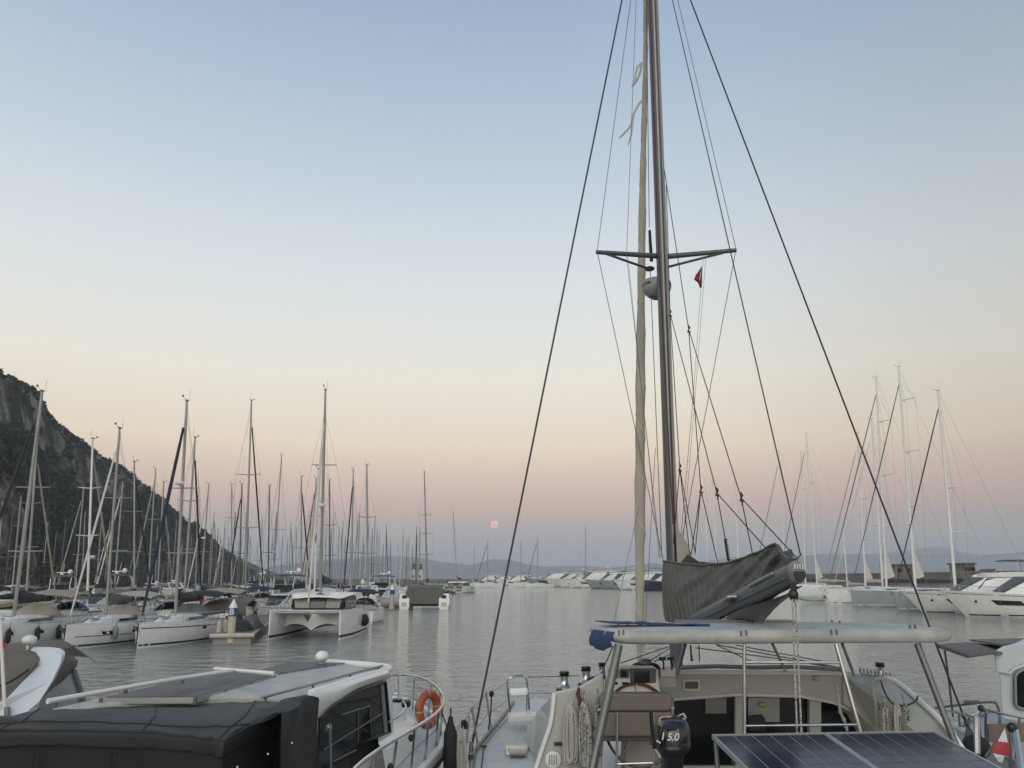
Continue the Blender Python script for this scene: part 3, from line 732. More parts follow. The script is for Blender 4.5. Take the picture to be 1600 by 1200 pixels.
def cruising_cat(label, loc, rz, L=12, B=6.8, fb=1.75, mtop=None, mx=1.2, front=True, hood=None, furl='white', spr=(.62,), radar=None, cover='char', lod=0, mm=alu, tall=1.0, boom=True):
    """catamaran, bow +x"""
    root = thing('catamaran', label, 'catamaran', loc, rz)
    hb = B * .24
    for sd in (1, -1):
        c = sd * (B / 2 - hb / 2); rg = []
        for s in [0, .06, .2, .4, .6, .78, .9, .97, 1.0]:
            w_ = hb / 2 * interp(s, [(0, .8), (.3, 1), (.6, .98), (.8, .74), (.93, .36), (1, .05)]); x = -L / 2 + L * s
            zs = interp(s, [(0, .55), (.06, .6), (.12, fb * .82), (.5, fb * .95), (1, fb)])
            rg.append([(x, c + w_, zs), (x, c + w_ * .98, zs * .6), (x, c + w_ * .8, .12), (x - .02, c + w_ * .5, -.3), (x - .05, c, -.5), (x - .02, c - w_ * .5, -.3), (x, c - w_ * .8, .12), (x, c - w_ * .98, zs * .6), (x, c - w_, zs)])
        MB().loft(rg, True, True).build('hull', white, root, smooth=50)
        st_ = MB()
        for q in (0, 1):
            g = []
            for r in rg[1:]:
                a = Vector(r[2 if q == 0 else 6]); b = Vector(r[1 if q == 0 else 7]); o = Vector((0, (1 if q == 0 else -1) * .014, 0))
                g.append([a.lerp(b, .05) + o, a.lerp(b, .20) + o])
            st_.slab(g, (0, (-1 if q == 0 else 1) * .03, 0))
        st_.build('boot_stripe', canvasn, root)
        w_ = MB(); y = sd * (B / 2 + .012); w_.prism([(L * .02, y, fb * .62), (-L * .2, y, fb * .62), (-L * .2, y, fb * .74), (L * .02, y, fb * .74)], (0, -sd * .1, 0)); w_.build('hull_window', glassd, root)
    # bridge deck: arched underside at the front
    zb = .75; nb = 15; g = []
    for (fx, zt) in ((.30, fb * .98), (.26, fb * .98), (0, fb * .95), (-.40, fb * .86)):
        row = []
        for k in range(nb):
            a = -1 + 2 * k / (nb - 1); y = a * (B / 2 - hb * .55); arch = .45 * (1 - abs(abs(a) * 2 - 1) ** 2.2) if fx > .2 else .1
            row.append((fx * L, y, zb + arch - .25))
        top_ = [(fx * L, (1 - 2 * k / 4) * (B / 2 - hb * .55), zt) for k in range(5)]
        g.append(row + top_)
    MB().loft(g).build('bridge_deck', white, root, smooth=35)
    MB().tube([(L * .44, -(B / 2 - hb * .5), fb * .93), (L * .44, B / 2 - hb * .5, fb * .93)], .08, 8).build('crossbeam', alu, root)
    MB().slab([[(L * .43, y, fb * .93), (L * .30, y, fb * .95)] for y in (-(B / 2 - hb * .8), -.25)], (0, 0, -.02)).build('trampoline', canvasd, root)
    MB().slab([[(L * .43, y, fb * .93), (L * .30, y, fb * .95)] for y in (.25, B / 2 - hb * .8)], (0, 0, -.02)).build('trampoline', canvasd, root)
    # saloon
    z0 = fb * .95; h = 1.32 * tall; so_ = []
    for (fx, fw, fh) in [(.17, .26, .0), (.16, .27, .06), (.13, .30, .62), (.05, .33, .66), (-.2, .35, .70), (-.24, .35, .68)]:
        x = fx * L; w_ = fw * B
        so_.append([(x, w_, z0), (x, w_ * .97, z0 + fh * h), (x, -w_ * .97, z0 + fh * h), (x, -w_, z0)])
    MB().loft(so_).build('saloon', glassm, root)
    wn = [(-.30, .02), (.02, .34), (.34, .66)]
    xf = .145 * L
    for (a, b) in ((-.95, -.34), (-.31, .31), (.34, .95)):     # front windows, upright between roof and deck
        p0, p1 = Vector((.158 * L, a * .27 * B, z0 + .14)), Vector((.158 * L, b * .27 * B, z0 + .14)); q0, q1 = Vector((.135 * L, a * .295 * B, z0 + .58 * h)), Vector((.135 * L, b * .295 * B, z0 + .60 * h))
        f = MB().prism([p + Vector((.05, 0, .01)) for p in (p0, p1, q1, q0)], (-.06, 0, 0)); f.build('saloon_window', mat('blind behind glass', (.20, .185, .14), .15, var=.15, scale=2) if abs(a + b) > .1 else glassg, root)
    for sd in (1, -1):
        MB().prism([(.12 * L, sd * .318 * B, z0 + .16), (-.2 * L, sd * .36 * B, z0 + .16), (-.2 * L, sd * .35 * B, z0 + .58 * h), (.10 * L, sd * .315 * B, z0 + .56 * h)], (0, sd * .03, 0)).build('side_window', glassd, root)
    rf = []
    for (fx, fw, dz) in [(.172, .25, .03), (.15, .31, .08), (.02, .36, .22), (-.15, .385, .30), (-.36, .38, .26), (-.42, .34, .2)]:
        rf.append([(fx * L, y * fw * B, z0 + .66 * h + dz + .10 * (1 - y * y)) for y in (-1, -.9, -.5, 0, .5, .9, 1)])
    MB().slab(rf, (0, 0, -.10)).build('saloon_roof', white, root, smooth=40, bevel=.03)
    if mtop is not None:
        rot = Matrix.Rotation(rz, 3, 'Z'); lt = rot.inverted() @ (Vector(mtop) - Vector(loc))
        add_rig(root, L, B, fb, mx, lt, z0 + .8 * h, spr, 0 if lod == 0 else 1, wire, .11, mm, .3, radar, True, L * .44, None, .88, furl, .09, z0 + 1.9 if boom else None, cover, L * .36, False, .95, False)
    rm = MB()
    for sd in (1, -1):
        c = sd * (B / 2 - .12); tops = []
        for k in range(9):
            x = lerp(-L * .38, L * .46, k / 8); p = Vector((x, c if k < 6 else c - sd * (k - 5) * .08, interp((x + L / 2) / L, [(0, .6), (.12, fb * .82), (.5, fb * .95), (1, fb)]))); rm.tube([p, p + Vector((0, 0, .62))], .013, 4); tops.append(p + Vector((0, 0, .62)))
        rm.tube(tops, .011, 4); rm.tube([t - Vector((0, 0, .3)) for t in tops], .008, 4)
        rm.tube([(L * .46, c - sd * .35, fb), (L * .47, c - sd * .35, fb + .65), (L * .47, c - sd * 1.0, fb + .65), (L * .46, c - sd * 1.0, fb)], .018, 5)
    rm.build('guard_rail', steel, root)
    an = MB().tube([(L * .40, .1, fb * .97), (L * .47, .1, fb * .90)], .04, 5); an.add([(L * .485, -.2, fb * .88), (L * .485, .4, fb * .88), (L * .46, .1, fb * .60), (L * .475, .1, fb * .8)], [(0, 1, 3), (1, 2, 3), (2, 0, 3), (0, 2, 1)]); an.build('anchor', steeld, root)
    MB().box((.08 * L, 0, z0 + .80 * h + .10), (.6, .55, .05)).build('hatch', glassg, root)
    return root
# ---------------------------------------------------------------- boats on the left: front row
def mast_line(tx, ty, bx, by, Y, z=1.7):
    a, b = W(tx, ty, Y), W(bx, by, Y); t = (z - b.z) / (a.z - b.z); return b.lerp(a, t), a
DOWN, UP = R(-90), R(90)     # bow towards the camera / away from it

M, T = mast_line(66, 612, 22, 960, 48.5)
b1, b1r, b1loc, b1rot = sailboat('white sailboat with taupe sprayhood and black furled headsail at the left edge', M, T, DOWN + R(3), L=12.2, B=3.9, fb=1.5, lod=0, stripe=canvasn, spr=(.28, .56), furl='black', cover='char', hood='beige', bimini='beige', mr=.115, fr=.085, furlhi=.90)
for k, s in enumerate((.70, .52, .36, .24)):
    p = b1rot @ (hull_pt(b1r, s, 1, .60) + Vector((0, .16, 0))) + b1loc
    fender(p, 'black fender %s on the left-edge sailboat' % ('nearest the bow', 'second from the bow', 'third from the bow', 'nearest the stern')[k], rubber, .75, .14, .3, 'black fenders on the left-edge sailboat')
for s in (.66, .46):
    hull_band(b1r, s, s + .03, .62, .76, 1, .016, 3, .004).build('hull_window', glassd, b1)

M, T = mast_line(187, 670, 165, 968, 51.5)
b2, b2r, b2loc, b2rot = sailboat('white sailboat with plumb bow, beige sprayhood and white furled headsail', M, T, DOWN + R(1), L=10.8, B=3.6, fb=1.38, lod=0, stripe=black, spr=(.34, .62), furl='white', cover='grey', hood='beige', bimini='cream', mr=.095, fr=.062, hullwin=True, rakebow=.03)
hull_band(b2r, .45, .9, .50, .53, 1, .016).build('cove_stripe', black, b2)
for s, m_, l in ((.62, greyp, 'grey fender amidships on the plumb-bowed sailboat'), (.40, greyp, 'grey fender near the stern of the plumb-bowed sailboat')):
    fender(b2rot @ (hull_pt(b2r, s, 1, .6) + Vector((0, .15, 0))) + b2loc, l, m_, .7, .16, .25, 'fenders on the plumb-bowed sailboat')
M, T = mast_line(292, 627, 274, 965, 52.5)
b3, b3r, b3loc, b3rot = sailboat('white sailboat with thick navy furled headsail, moored beside the B pontoon', M, T, DOWN + R(-2), L=11.0, B=3.7, fb=1.42, lod=0, stripe=black, spr=(.28, .58), furl='navy', cover='char', hood='grey', bimini='char', radar=.60, mr=.11, fr=.095, hullwin=False, rakebow=.05)
hull_band(b3r, .05, .97, .80, .84, 1, .016).build('cove_stripe', black, b3); hull_band(b3r, .40, .44, .66, .78, 1, .018, 3).build('hull_window', glassd, b3)
for s, l in ((.18, 'white fender at the stern quarter of the navy-genoa sailboat'), (.10, 'cream round fender at the stern of the navy-genoa sailboat')):
    fender(b3rot @ (hull_pt(b3r, s, 1, .5) + Vector((0, .2, 0))) + b3loc, l, white2, .7, .2, .25, 'white fenders at the stern of the navy-genoa sailboat')
def mooring(a, b, label, m, d=.35):
    a = Vector(a); o = MB().tube([p - a for p in sag(a, b, d, 10)], .022, 5).build('mooring_line', m); o.location = a; tag(o, label, 'rope', 'mooring lines'); return o
for (bt, L_, fb_, pa, lab, mm_) in ((b2loc + b2rot @ Vector((5.2, .1, 1.3)), 0, 0, (106, 1017), 'lime mooring line from the bow of the plumb-bowed sailboat', ropelime), (b2loc + b2rot @ Vector((5.2, -.4, 1.3)), 0, 0, (112, 1013), 'second lime mooring line, right of its twin', ropelime),
                                    (b3loc + b3rot @ Vector((5.3, -.1, 1.35)), 0, 0, (226, 1017), 'white mooring line from the bow of the navy-genoa sailboat', ropew)):
    mooring(bt, Z(pa[0], pa[1], -.05), lab, mm_, .05)

# the white catamaran, bows towards us
cruising_cat('white catamaran with rounded saloon roof and lowered blinds, bows facing the camera', (-14.35, 60.4, 0), R(-87), L=12, B=6.2, fb=1.9, mtop=W(508.5, 610, 59.4), mx=1.0, furl='white', radar=.42, cover='char')
fd = thing('fender', 'black ball fender at the starboard quarter of the white catamaran', 'fender', Vector((-11.15, 60.6, 1.0)))
MB().ball((0, 0, 0), (.36, .36, .44), 14, 10).build('body', rubber, fd, smooth=True); MB().tube([(0, 0, .4), (-.1, 0, 1.1)], .014, 5).build('lanyard', ropek, fd)
o = MB().prism([(0, 0, 0), (.02, .1, .75), (-.25, .3, .05)], (.02, 0, 0)).build('pennant', red); o.location = W(493, 848, 58.5); tag(o, 'small red pennant under the spreader of the white catamaran', 'flag')

# covered catamaran seen from astern, and the one far behind it
cc = cruising_cat('catamaran with its cockpit wrapped in a grey cover, stern towards us', (-12.3, 115, 0), R(93), L=13, B=7.0, fb=1.8, mtop=W(663, 738, 116), mx=1.0, furl=None, spr=(.28, .46, .62), cover='char', lod=1)
MB().loft([[(-6.2, y, z) for (y, z) in ((2.5, .75), (2.55, 2.2), (2.3, 2.95), (-2.3, 2.95), (-2.55, 2.2), (-2.5, .75))], [(-2.5, y, z) for (y, z) in ((2.6, .75), (2.7, 2.4), (2.4, 3.25), (-2.4, 3.25), (-2.7, 2.4), (-2.6, .75))]]).build('cockpit_cover', canvasg, cc, smooth=30)
for sd in (1, -1):
    y = sd * 2.7; tq = MB().loft([[(-6.5, y - .62, .0), (-6.5, y + .62, .0), (-6.35, y + .70, 1.0), (-6.1, y + .62, 2.0), (-6.1, y - .62, 2.0), (-6.35, y - .70, 1.0)], [(-5.6, y - .62, .0), (-5.6, y + .62, .0), (-5.6, y + .72, 1.0), (-5.6, y + .7, 2.1), (-5.6, y - .7, 2.1), (-5.6, y - .72, 1.0)]]).build('transom', white, cc, bevel=.05)
    MB().prism([(-6.52, y - .35, .45), (-6.52, y + .35, .45), (-6.42, y + .35, .95), (-6.42, y - .35, .95)], (-.03, 0, 0)).build('boarding_step', beige, tq); MB().prism([(-6.25, y - .3, 1.45), (-6.25, y + .3, 1.45), (-6.14, y + .3, 1.9), (-6.14, y - .3, 1.9)], (-.03, 0, 0)).build('stair_shade_panel', canvasd, tq)  # dark panel stands in for the shade inside the stair recess
MB().box((-2.0, 0, .55), (7.5, 3.6, .25)).build('tunnel_shade_slab', canvasd, cc)  # charcoal slab stands in for the shade between the hulls
cruising_cat('small distant white catamaran between the covered catamaran and the moon', (-15.8, 232, 0), R(-100), L=14, B=8.0, fb=2.2, mtop=W(708, 800, 231), mx=1.0, furl=None, spr=(.45,), cover='navy', lod=1)

# ---------------------------------------------------------------- pontoon B
def build_pier():
    t = thing('pontoon', 'long grey pontoon jetty marked B running back between the boats', 'pontoon', (-17.8, 51.6, 0), R(13))
    def wv(x, y, z): return (x, y, z)
    MB().box((-.1, 30, .28), (2.3, 60, .62)).build('float', concrete, t)
    for k in range(36):
        MB_ = MB().box((-.1, .35 + k * .5, .622), (2.26, .47, .05)) if k == 0 else None
        if k == 0: pl = MB_.build('deck_plank', teak, t)
        else:
            c = pl.copy(); COL.objects.link(c); c.parent = t; c.location.y = k * .5; c.rotation_euler.z = rnd.uniform(-.004, .004)
    MB().box((-.1, 39.5, .622), (2.26, 42, .05)).build('rear_decking', teak, t)
    for x in (-1.28, 1.08): MB().tube([(x, 0, .52), (x, 55, .52)], .10, 8).build('fender_rail', beige, t)
    MB().tube([(-1.45, -.06, .50), (1.25, -.06, .50)], .15, 10).build('fender_rail', beige, t)
build_pier()
PIER = Matrix.Translation((-17.8, 51.6, 0)) @ Matrix.Rotation(R(13), 4, 'Z')
def bollard_sign(loc, sc, label, letter):
    t = thing('marker_post', label, 'marker post', loc, R(4))
    MB().lathe([(.30 * sc, -.6), (.30 * sc, 2.55 * sc)], n=18).build('post', beige, t, smooth=40)
    MB().lathe([(.42 * sc, .05), (.42 * sc, .45), (.32 * sc, .47)], n=18).build('collar', beige, t, smooth=40)
    MB().lathe([(.335 * sc, 2.1 * sc), (.335 * sc, 2.75 * sc)], n=18).build('sign_band', signblue, t, smooth=40)
    MB().lathe([(.34 * sc, 2.752 * sc), (.345 * sc, 2.80 * sc), (.02, 3.45 * sc)], n=18).build('cone', white, t, smooth=40)
    if letter:
        c = bpy.data.curves.new('letter', 'FONT'); c.body = letter; c.size = .68 * sc; c.extrude = .012; c.align_x = 'CENTER'; c.align_y = 'CENTER'; c.offset = .012
        tmp = bpy.data.objects.new('letter', c); COL.objects.link(tmp); me = bpy.data.meshes.new_from_object(tmp.evaluated_get(bpy.context.evaluated_depsgraph_get())); bpy.data.objects.remove(tmp)
        o = bpy.data.objects.new('letter', me); COL.objects.link(o); o.parent = t; o.location = (.0, -.352 * sc, 2.43 * sc); o.rotation_euler = (R(90), 0, 0); me.materials.clear(); me.materials.append(whitec)
p = Z(360, 1003, .1)
bollard_sign((p.x, p.y, 0), .80, 'beige marker post with white cone and blue band lettered B', 'B')
bollard_sign((Z(605, 952, .2).x, 108, 0), .95, 'smaller distant marker post with blue band on the far pontoon', '')
t = thing('pontoon', 'short far pontoon with brown timber edge beside the covered catamaran', 'pontoon', (-16.9, 109, 0), R(2))
MB().box((0, 8, .25), (3.4, 16, .7)).build('float', concrete, t); MB().tube([(-1.9, -.1, .5), (1.9, -.1, .5)], .2, 8).build('fender_rail', teak, t)
def pedestal(loc, label):
    t = thing('service_pedestal', label, 'pedestal', loc); MB().box((0, 0, .55), (.28, .22, 1.1)).build('body', white2, t, bevel=.03)
    MB().lathe([(.15, 1.1), (.16, 1.2), (.05, 1.3)], n=10).build('lamp_cap', greyp, t); MB().box((0, -.115, .75), (.2, .02, .3)).build('socket_panel', black, t)
for y, l in ((4, 'white service pedestal on the B pontoon, nearest the marker post'), (14, 'white service pedestal further back on the B pontoon')): pedestal(PIER @ Vector((-.95, y, .65)), l)
def tank(loc, r, h, label):
    t = thing('gas_bottle', label, 'bottle', loc); MB().lathe([(r, 0), (r, h * .75), (r * .5, h * .92), (r * .3, h), (.05, h + .02)], n=12).build('body', beige, t, smooth=50); MB().box((0, 0, h + .05), (.1, .1, .1)).build('valve', steeld, t)
for x, y, l in ((-1.05, 1.0, 'left beige bottle at the pontoon edge by the marker post'), (-.75, 1.5, 'right beige bottle at the pontoon edge by the marker post')): tank(PIER @ Vector((x, y, .65)), .16, .8, l)
# clutter on the pontoon
def bundle(loc, size, m, label, cat, name, seed):
    rs = random.Random(seed); g = []
    for i in range(9):
        row = []
        for j in range(7):
            a, b = -1 + i / 4, -1 + j / 3; h = max(0, (1 - abs(a) ** 2.6)) * max(0, (1 - abs(b) ** 2.6)); row.append((a * size[0] / 2, b * size[1] / 2, .02 + size[2] * h * (.8 + .3 * rs.random())))
        g.append(row)
    o = MB().slab(g, (0, 0, -.02)).build(name, m, smooth=60); o.location = loc; o.rotation_euler = (0, 0, rs.uniform(-.3, .3)); tag(o, label, cat)
bundle(PIER @ Vector((.2, 2.6, .65)), (1.3, 2.0, .75), canvasd, 'black tarpaulin heap on the B pontoon in front', 'tarpaulin', 'tarpaulin', 1)
bundle(PIER @ Vector((.5, 5.2, .65)), (1.3, 2.2, .95), canvasg, 'grey folded dinghy cover on the B pontoon', 'tarpaulin', 'tarpaulin', 2)
bundle(PIER @ Vector((-.4, 6.0, .65)), (.9, 1.4, .9), canvasd, 'dark sail bag on the B pontoon behind the tarpaulin', 'bag', 'sail_bag', 3)

def person(loc, label, shirt, rz, seated=False, hair=hairm):
    V = [(0, 0, .92), (0, .01, 1.15), (0, .02, 1.40), (0, .02, 1.50), (0, -.01, 1.60), (0, -.02, 1.70)]
    E = [(0, 1), (1, 2), (2, 3), (3, 4), (4, 5)]; Rr = [.15, .14, .15, .06, .095, .075]
    def limb(root, pts, rs):
        prev = root
        for p, r in zip(pts, rs): V.append(p); Rr.append(r); E.append((prev, len(V) - 1)); prev = len(V) - 1
    for s in (-1, 1):
        if seated: limb(0, [(s * .11, -.05, .88), (s * .13, -.45, .86), (s * .13, -.48, .42), (s * .13, -.62, .37)], [.10, .075, .05, .04])
        else: limb(0, [(s * .10, 0, .86), (s * .11, -.02, .48), (s * .12, .03, .08), (s * .12, -.12, .04)], [.095, .065, .045, .04])
        limb(2, [(s * .19, .02, 1.38), (s * .25, -.03, 1.12), (s * .17, -.24, .98), (s * .13, -.31, .98)], [.06, .045, .035, .03])
    me = bpy.data.meshes.new('person'); me.from_pydata(V, E, []); o = bpy.data.objects.new('person', me); COL.objects.link(o)
    sk = o.modifiers.new('skin', 'SKIN'); o.modifiers.new('smooth', 'SUBSURF').levels = 1
    for d, r in zip(me.skin_vertices[0].data, Rr): d.radius = (r, r)
    me.skin_vertices[0].data[0].use_root = True
    dg = bpy.context.evaluated_depsgraph_get(); dg.update(); m2 = bpy.data.meshes.new_from_object(o.evaluated_get(dg)); o.modifiers.clear(); o.data = m2; m2.name = 'person'
    m2.materials.clear()
    for m_ in (skin, shirt, canvasn, hair): m2.materials.append(m_)
    for p in m2.polygons:
        z = p.center.z; x = abs(p.center.x)
        p.material_index = 3 if (z > 1.66 or (z > 1.57 and p.center.y > .02)) else 0 if z > 1.46 else 1 if (z > .95 and not (x > .2 and z < 1.2) and not (p.center.y < -.16)) else 2 if z > .3 and not (p.center.y < -.2 and z > .93) else 0
    m2.shade_smooth(); o.location = loc; o.rotation_euler = (0, 0, rz); tag(o, label, 'person')
a = PIER @ Vector((-.55, 8.3, .65)); person((a.x, a.y, .65), 'person in a red shirt standing on the B pontoon', redshirt, R(20))
a = PIER @ Vector((.45, 9.0, .65)); person((a.x, a.y, .65), 'dark-haired person in a pale blue shirt on the B pontoon', bluelite, R(-30))

# ---------------------------------------------------------------- boats on the left: rows behind
# top of the mast, a lower point on it, bow direction, furled sail, spreaders, options, label
GR = 'sailboats berthed on the left side of the harbour'
LM = [
 (58, 690, 44, 890, UP, 'tan', (.36, .62), {}, 'sailboat whose mast stands just right of the left-edge mast'),
 (4, 783, 0, 840, DOWN, None, (.4,), {}, 'sailboat with short mast at the very left border, before the rock spur'),
 (33, 775, 22, 890, DOWN, None, (.4, .7), {}, 'sailboat with low slender mast left of the left-edge boat’s mast'),
 (131, 760, 120, 890, DOWN, 'tan', (.38,), {}, 'sailboat with tan furled headsail left of the mast with a white radar'),
 (133, 800, 129, 890, UP, None, (.4,), {}, 'sailboat with a short thin mast under the white radar'),
 (145, 686, 138, 895, UP, 'tan', (.42, .7), dict(radar=.30, mm=alupale), 'sailboat with tall pale mast, white radar and tan headsail'),
 (192, 752, 181, 895, DOWN, 'white', (.40,), {}, 'sailboat with white furled headsail right behind the plumb-bowed boat'),
 (210, 722, 210, 925, UP, 'black', (.36, .64), {}, 'sailboat with black furled headsail against the hillside'),
 (243, 733, 231, 925, DOWN, 'tan', (.33, .6), {}, 'sailboat with tan furled headsail left of the navy headsail'),
 (256, 754, 246, 925, UP, 'tan', (.42,), {}, 'sailboat with mast just left of the thick navy headsail'),
 (246, 820, 243, 905, DOWN, None, (.45,), {}, 'small sailboat with short mast low against the dark hillside'),
 (264, 830, 262, 920, UP, None, (.45,), {}, 'small sailboat with short mast behind the navy furled headsail'),
 (305, 684, 288, 925, UP, 'black', (.34, .62), {}, 'sailboat with dark headsail on the mast right of the navy headsail'),
 (309, 776, 306, 905, DOWN, None, (.42,), {}, 'sailboat with short mast just right of the second tall left mast'),
 (326, 757, 314, 925, DOWN, 'white', (.40,), dict(radar=.52), 'sailboat with mast radar and white headsail where the hill meets the sky'),
 (362, 757, 362, 920, DOWN, None, (.40, .7), {}, 'sailboat with thin mast left of the tall mast above the B post'),
 (378, 757, 374, 915, DOWN, 'black', (.40,), dict(mm=alud), 'sailboat with dark slanting headsail directly above the B post'),
 (393, 626, 383, 925, UP, 'black', (.36, .62), {}, 'sailboat with the tall mast and long black headsail above the pontoon'),
 (421, 760, 419, 915, UP, None, (.40,), dict(mm=alud), 'sailboat with thin dark mast left of the catamaran'),
 (440, 712, 426, 925, DOWN, 'white', (.46,), dict(radar=.30), 'sailboat with white radar and broad white rolled sail left of the catamaran'),
 (471, 746, 471, 920, UP, 'black', (.42,), {}, 'sailboat with dark headsail just left of the catamaran mast'),
 (494, 748, 486, 905, DOWN, 'red', (.42, .68), {}, 'sailboat with red furled headsail behind the catamaran'),
 (497, 733, 492, 905, DOWN, 'cream', (.40,), dict(mm=alupale), 'sailboat with pale mast touching the catamaran mast on its left'),
 (515, 750, 515, 910, UP, None, (.34, .6), dict(mm=alud), 'sailboat with thin dark mast just right of the catamaran mast'),
 (552, 735, 549, 915, DOWN, 'navy', (.36,), {}, 'sailboat with navy headsail above the right hull of the catamaran'),
 (573, 728, 575, 915, UP, None, (.36, .62), {}, 'sailboat with tall two-spreader mast left of the covered catamaran'),
 (559, 816, 553, 905, DOWN, 'white', (.4,), {}, 'small sailboat with pale headsail between the catamaran and the far lighthouses'),
 (651, 822, 651, 900, DOWN, 'navy', (.4,), dict(mm=alud), 'sailboat with dark mast beside the covered catamaran mast, left of it'),
 (415, 830, 412, 905, UP, None, (.4,), dict(mm=alupale), 'small sailboat with pale mast left of the catamaran saloon'),
 (463, 824, 462, 905, DOWN, None, (.4,), {}, 'small sailboat with thin mast over the catamaran’s left roof edge'),
]
SMALL = [(331, 825), (341, 825), (345, 832), (349, 840), (389, 824), (392, 836), (403, 846), (442, 836), (480, 835), (510, 825), (518, 826), (530, 823), (534, 832), (540, 838), (568, 838), (576, 818), (582, 826), (590, 826), (593, 832), (599, 850), (604, 819), (630, 826),
         (636, 842), (639, 838), (656, 824), (450, 842), (426, 838), (374, 842), (358, 838), (500, 842), (548, 838), (318, 838), (300, 834), (286, 842)]
rows = [66, 79, 93, 106, 120, 134, 149, 163, 178, 194, 211, 229, 248, 268, 290, 314]
occ = {}
def place_row(tx, ty, bx, by, hpref):
    best = None
    for Y in rows:
        a = W(tx, ty, Y); H = a.z; b, _ = mast_line(tx, ty, bx, by, Y)
        if any(abs(b.x - x) < 4.0 for x in occ.get(Y, [])): continue
        if Y < 74 and b.x > -25: continue
        if Y < 100 and -23 < b.x < -9.0 + 0 and Y < 75: continue
        if 100 < Y < 128 and -19.5 < b.x < -8: continue
        c = abs(H - hpref) + (3 if H > 21 or H < 10 else 0)
        if best is None or c < best[0]: best = (c, Y, b, a)
    occ.setdefault(best[1], []).append(best[2].x)
    return best[1], best[2], best[3]
hoods = ['grey', 'char', 'beige', 'grey', 'navy', 'white', 'taupe']
for i, (tx, ty, bx, by, rz, fu, spr, opt, lab) in enumerate(LM):
    Y, M, T = place_row(tx, ty, bx, by, 16.0)
    L = max(9.5, min(15, T.z * .70)); opt = dict(opt)
    sailboat(lab, M, T, rz + R(rnd.uniform(-3, 3)), L=L, B=L * .315, fb=1.1 + L * .02, lod=1 if Y < 170 else 2, furl=fu, spr=spr, cover=hoods[(i * 3 + 1) % 7], hood=hoods[(i * 5) % 7], bimini=hoods[(i * 2 + 3) % 7] if i % 4 else None, mr=.075 + .002 * L, fr=.07, group=GR, anchor=False, wm=wire, **opt)
SMALL += [(20, 800), (75, 815), (88, 832), (103, 812), (160, 800), (172, 814), (222, 800), (236, 838), (276, 812), (298, 818), (335, 800), (352, 812), (368, 800), (386, 790), (410, 808), (432, 800), (455, 815), (486, 800), (522, 800), (536, 812), (562, 800), (586, 808), (610, 842), (622, 850), (645, 852)]
LANDM = [(66, 'the left-edge mast'), (145, 'the pale mast with white radar'), (210, 'the hillside mast with black sail'), (292, 'the mast with navy headsail'), (393, 'the tall mast above the pontoon'), (440, 'the mast with white rolled sail'), (508, 'the white catamaran mast'), (573, 'the tall two-spreader mast'), (663, 'the covered catamaran mast')]
ORD = ['nearest', 'second', 'third', 'fourth', 'fifth', 'sixth', 'seventh', 'eighth', 'ninth', 'tenth']
SLAB = {}
for tx, ty in SMALL:
    lx, ph = min(LANDM, key=lambda q: abs(q[0] - tx)); SLAB.setdefault((lx, ph, tx < lx), []).append((abs(tx - lx), tx, ty))
SL2 = {}
for (lx, ph, left), l in SLAB.items():
    for k, (d_, tx, ty) in enumerate(sorted(l)): SL2[(tx, ty)] = 'far sailboat, %s thin distant mast to the %s of %s' % (ORD[k], 'left' if left else 'right', ph)
for i, (tx, ty) in enumerate(SMALL):
    lean = (800 - tx) * .012
    Y, M, T = place_row(tx, ty, tx - lean * .9, ty + 80, 15.0)
    L = max(9, min(15, T.z * .72))
    sailboat(SL2[(tx, ty)], M, T, (UP, DOWN)[i % 2], L=L, B=L * .31, fb=1.3, lod=2, furl=[None, None, 'grey', 'white', None, None][i % 6], spr=(.42,), cover=hoods[i % 7], hood=None, bimini=hoods[(i * 3) % 7] if i % 3 == 0 else None, mr=.085, fr=.07,
             mm=(alu, alud, alu)[i % 3], group='distant sailboats crowded in the far left berths' if tx > 310 else 'far sailboats before the hillside', backstay=False)

# little red ensigns hanging from stern poles
for px, py, Y, l in ((203, 938, 61, 'small red flag behind the plumb-bowed sailboat'), (318, 942, 60, 'small red flag right of the navy-genoa sailboat'), (64, 940, 60, 'small red flag behind the left-edge sailboat'), (452, 928, 88, 'small red flag left of the catamaran saloon'), (590, 930, 118, 'small red flag on the wheelhouse boat right of the catamaran'), (690, 925, 118, 'small red flag beside the covered catamaran')):
    p = W(px, py, Y); t = thing('ensign', l, 'flag', p, R(20), 'small red ensigns'); MB().tube([(0, 0, -.9), (.05, 0, .65)], .02, 5).build('pole', alupale, t)
    MB().slab([[(.05, 0, .6), (.08, .04, .1)], [(-.15, .08, .5), (-.12, .02, -.05)], [(-.32, .02, .35), (-.25, .08, -.25)]], (0, .01, 0)).build('cloth', red, t)
# white cabin cruisers and small craft among them
for px, Y, L, rz, kind, lab, top in ((95, 92, 10.5, R(-70), 'fly', 'white flybridge cruiser at the left below the rocks', white), (165, 88, 12, R(-95), 'fly', 'white flybridge cruiser behind the plumb-bowed sailboat', white), (250, 118, 14, R(-120), 'open', 'long white cruiser behind the navy headsail', white2),
                                     (232, 96, 9, R(-85), 'open', 'cream cabin boat left of the navy headsail', cream), (443, 82, 11, R(-100), 'fly', 'white cruiser left of the catamaran roof', white), (596, 122, 12, R(-95), 'fly', 'white wheelhouse boat left of the covered catamaran', white), (574, 96, 11, R(100), 'open', 'white cruiser with grey canopy right behind the catamaran', white2),
                                     (400, 150, 15, R(-90), 'fly', 'white flybridge cruiser far behind the B post', white)):
    p = W(px, 905, Y); motor_yacht(lab, (p.x, Y, 0), rz, L=L, B=L * .32, fb=1.5, fs=1.1, kind=kind, top=top, bim='grey', winlong=False)

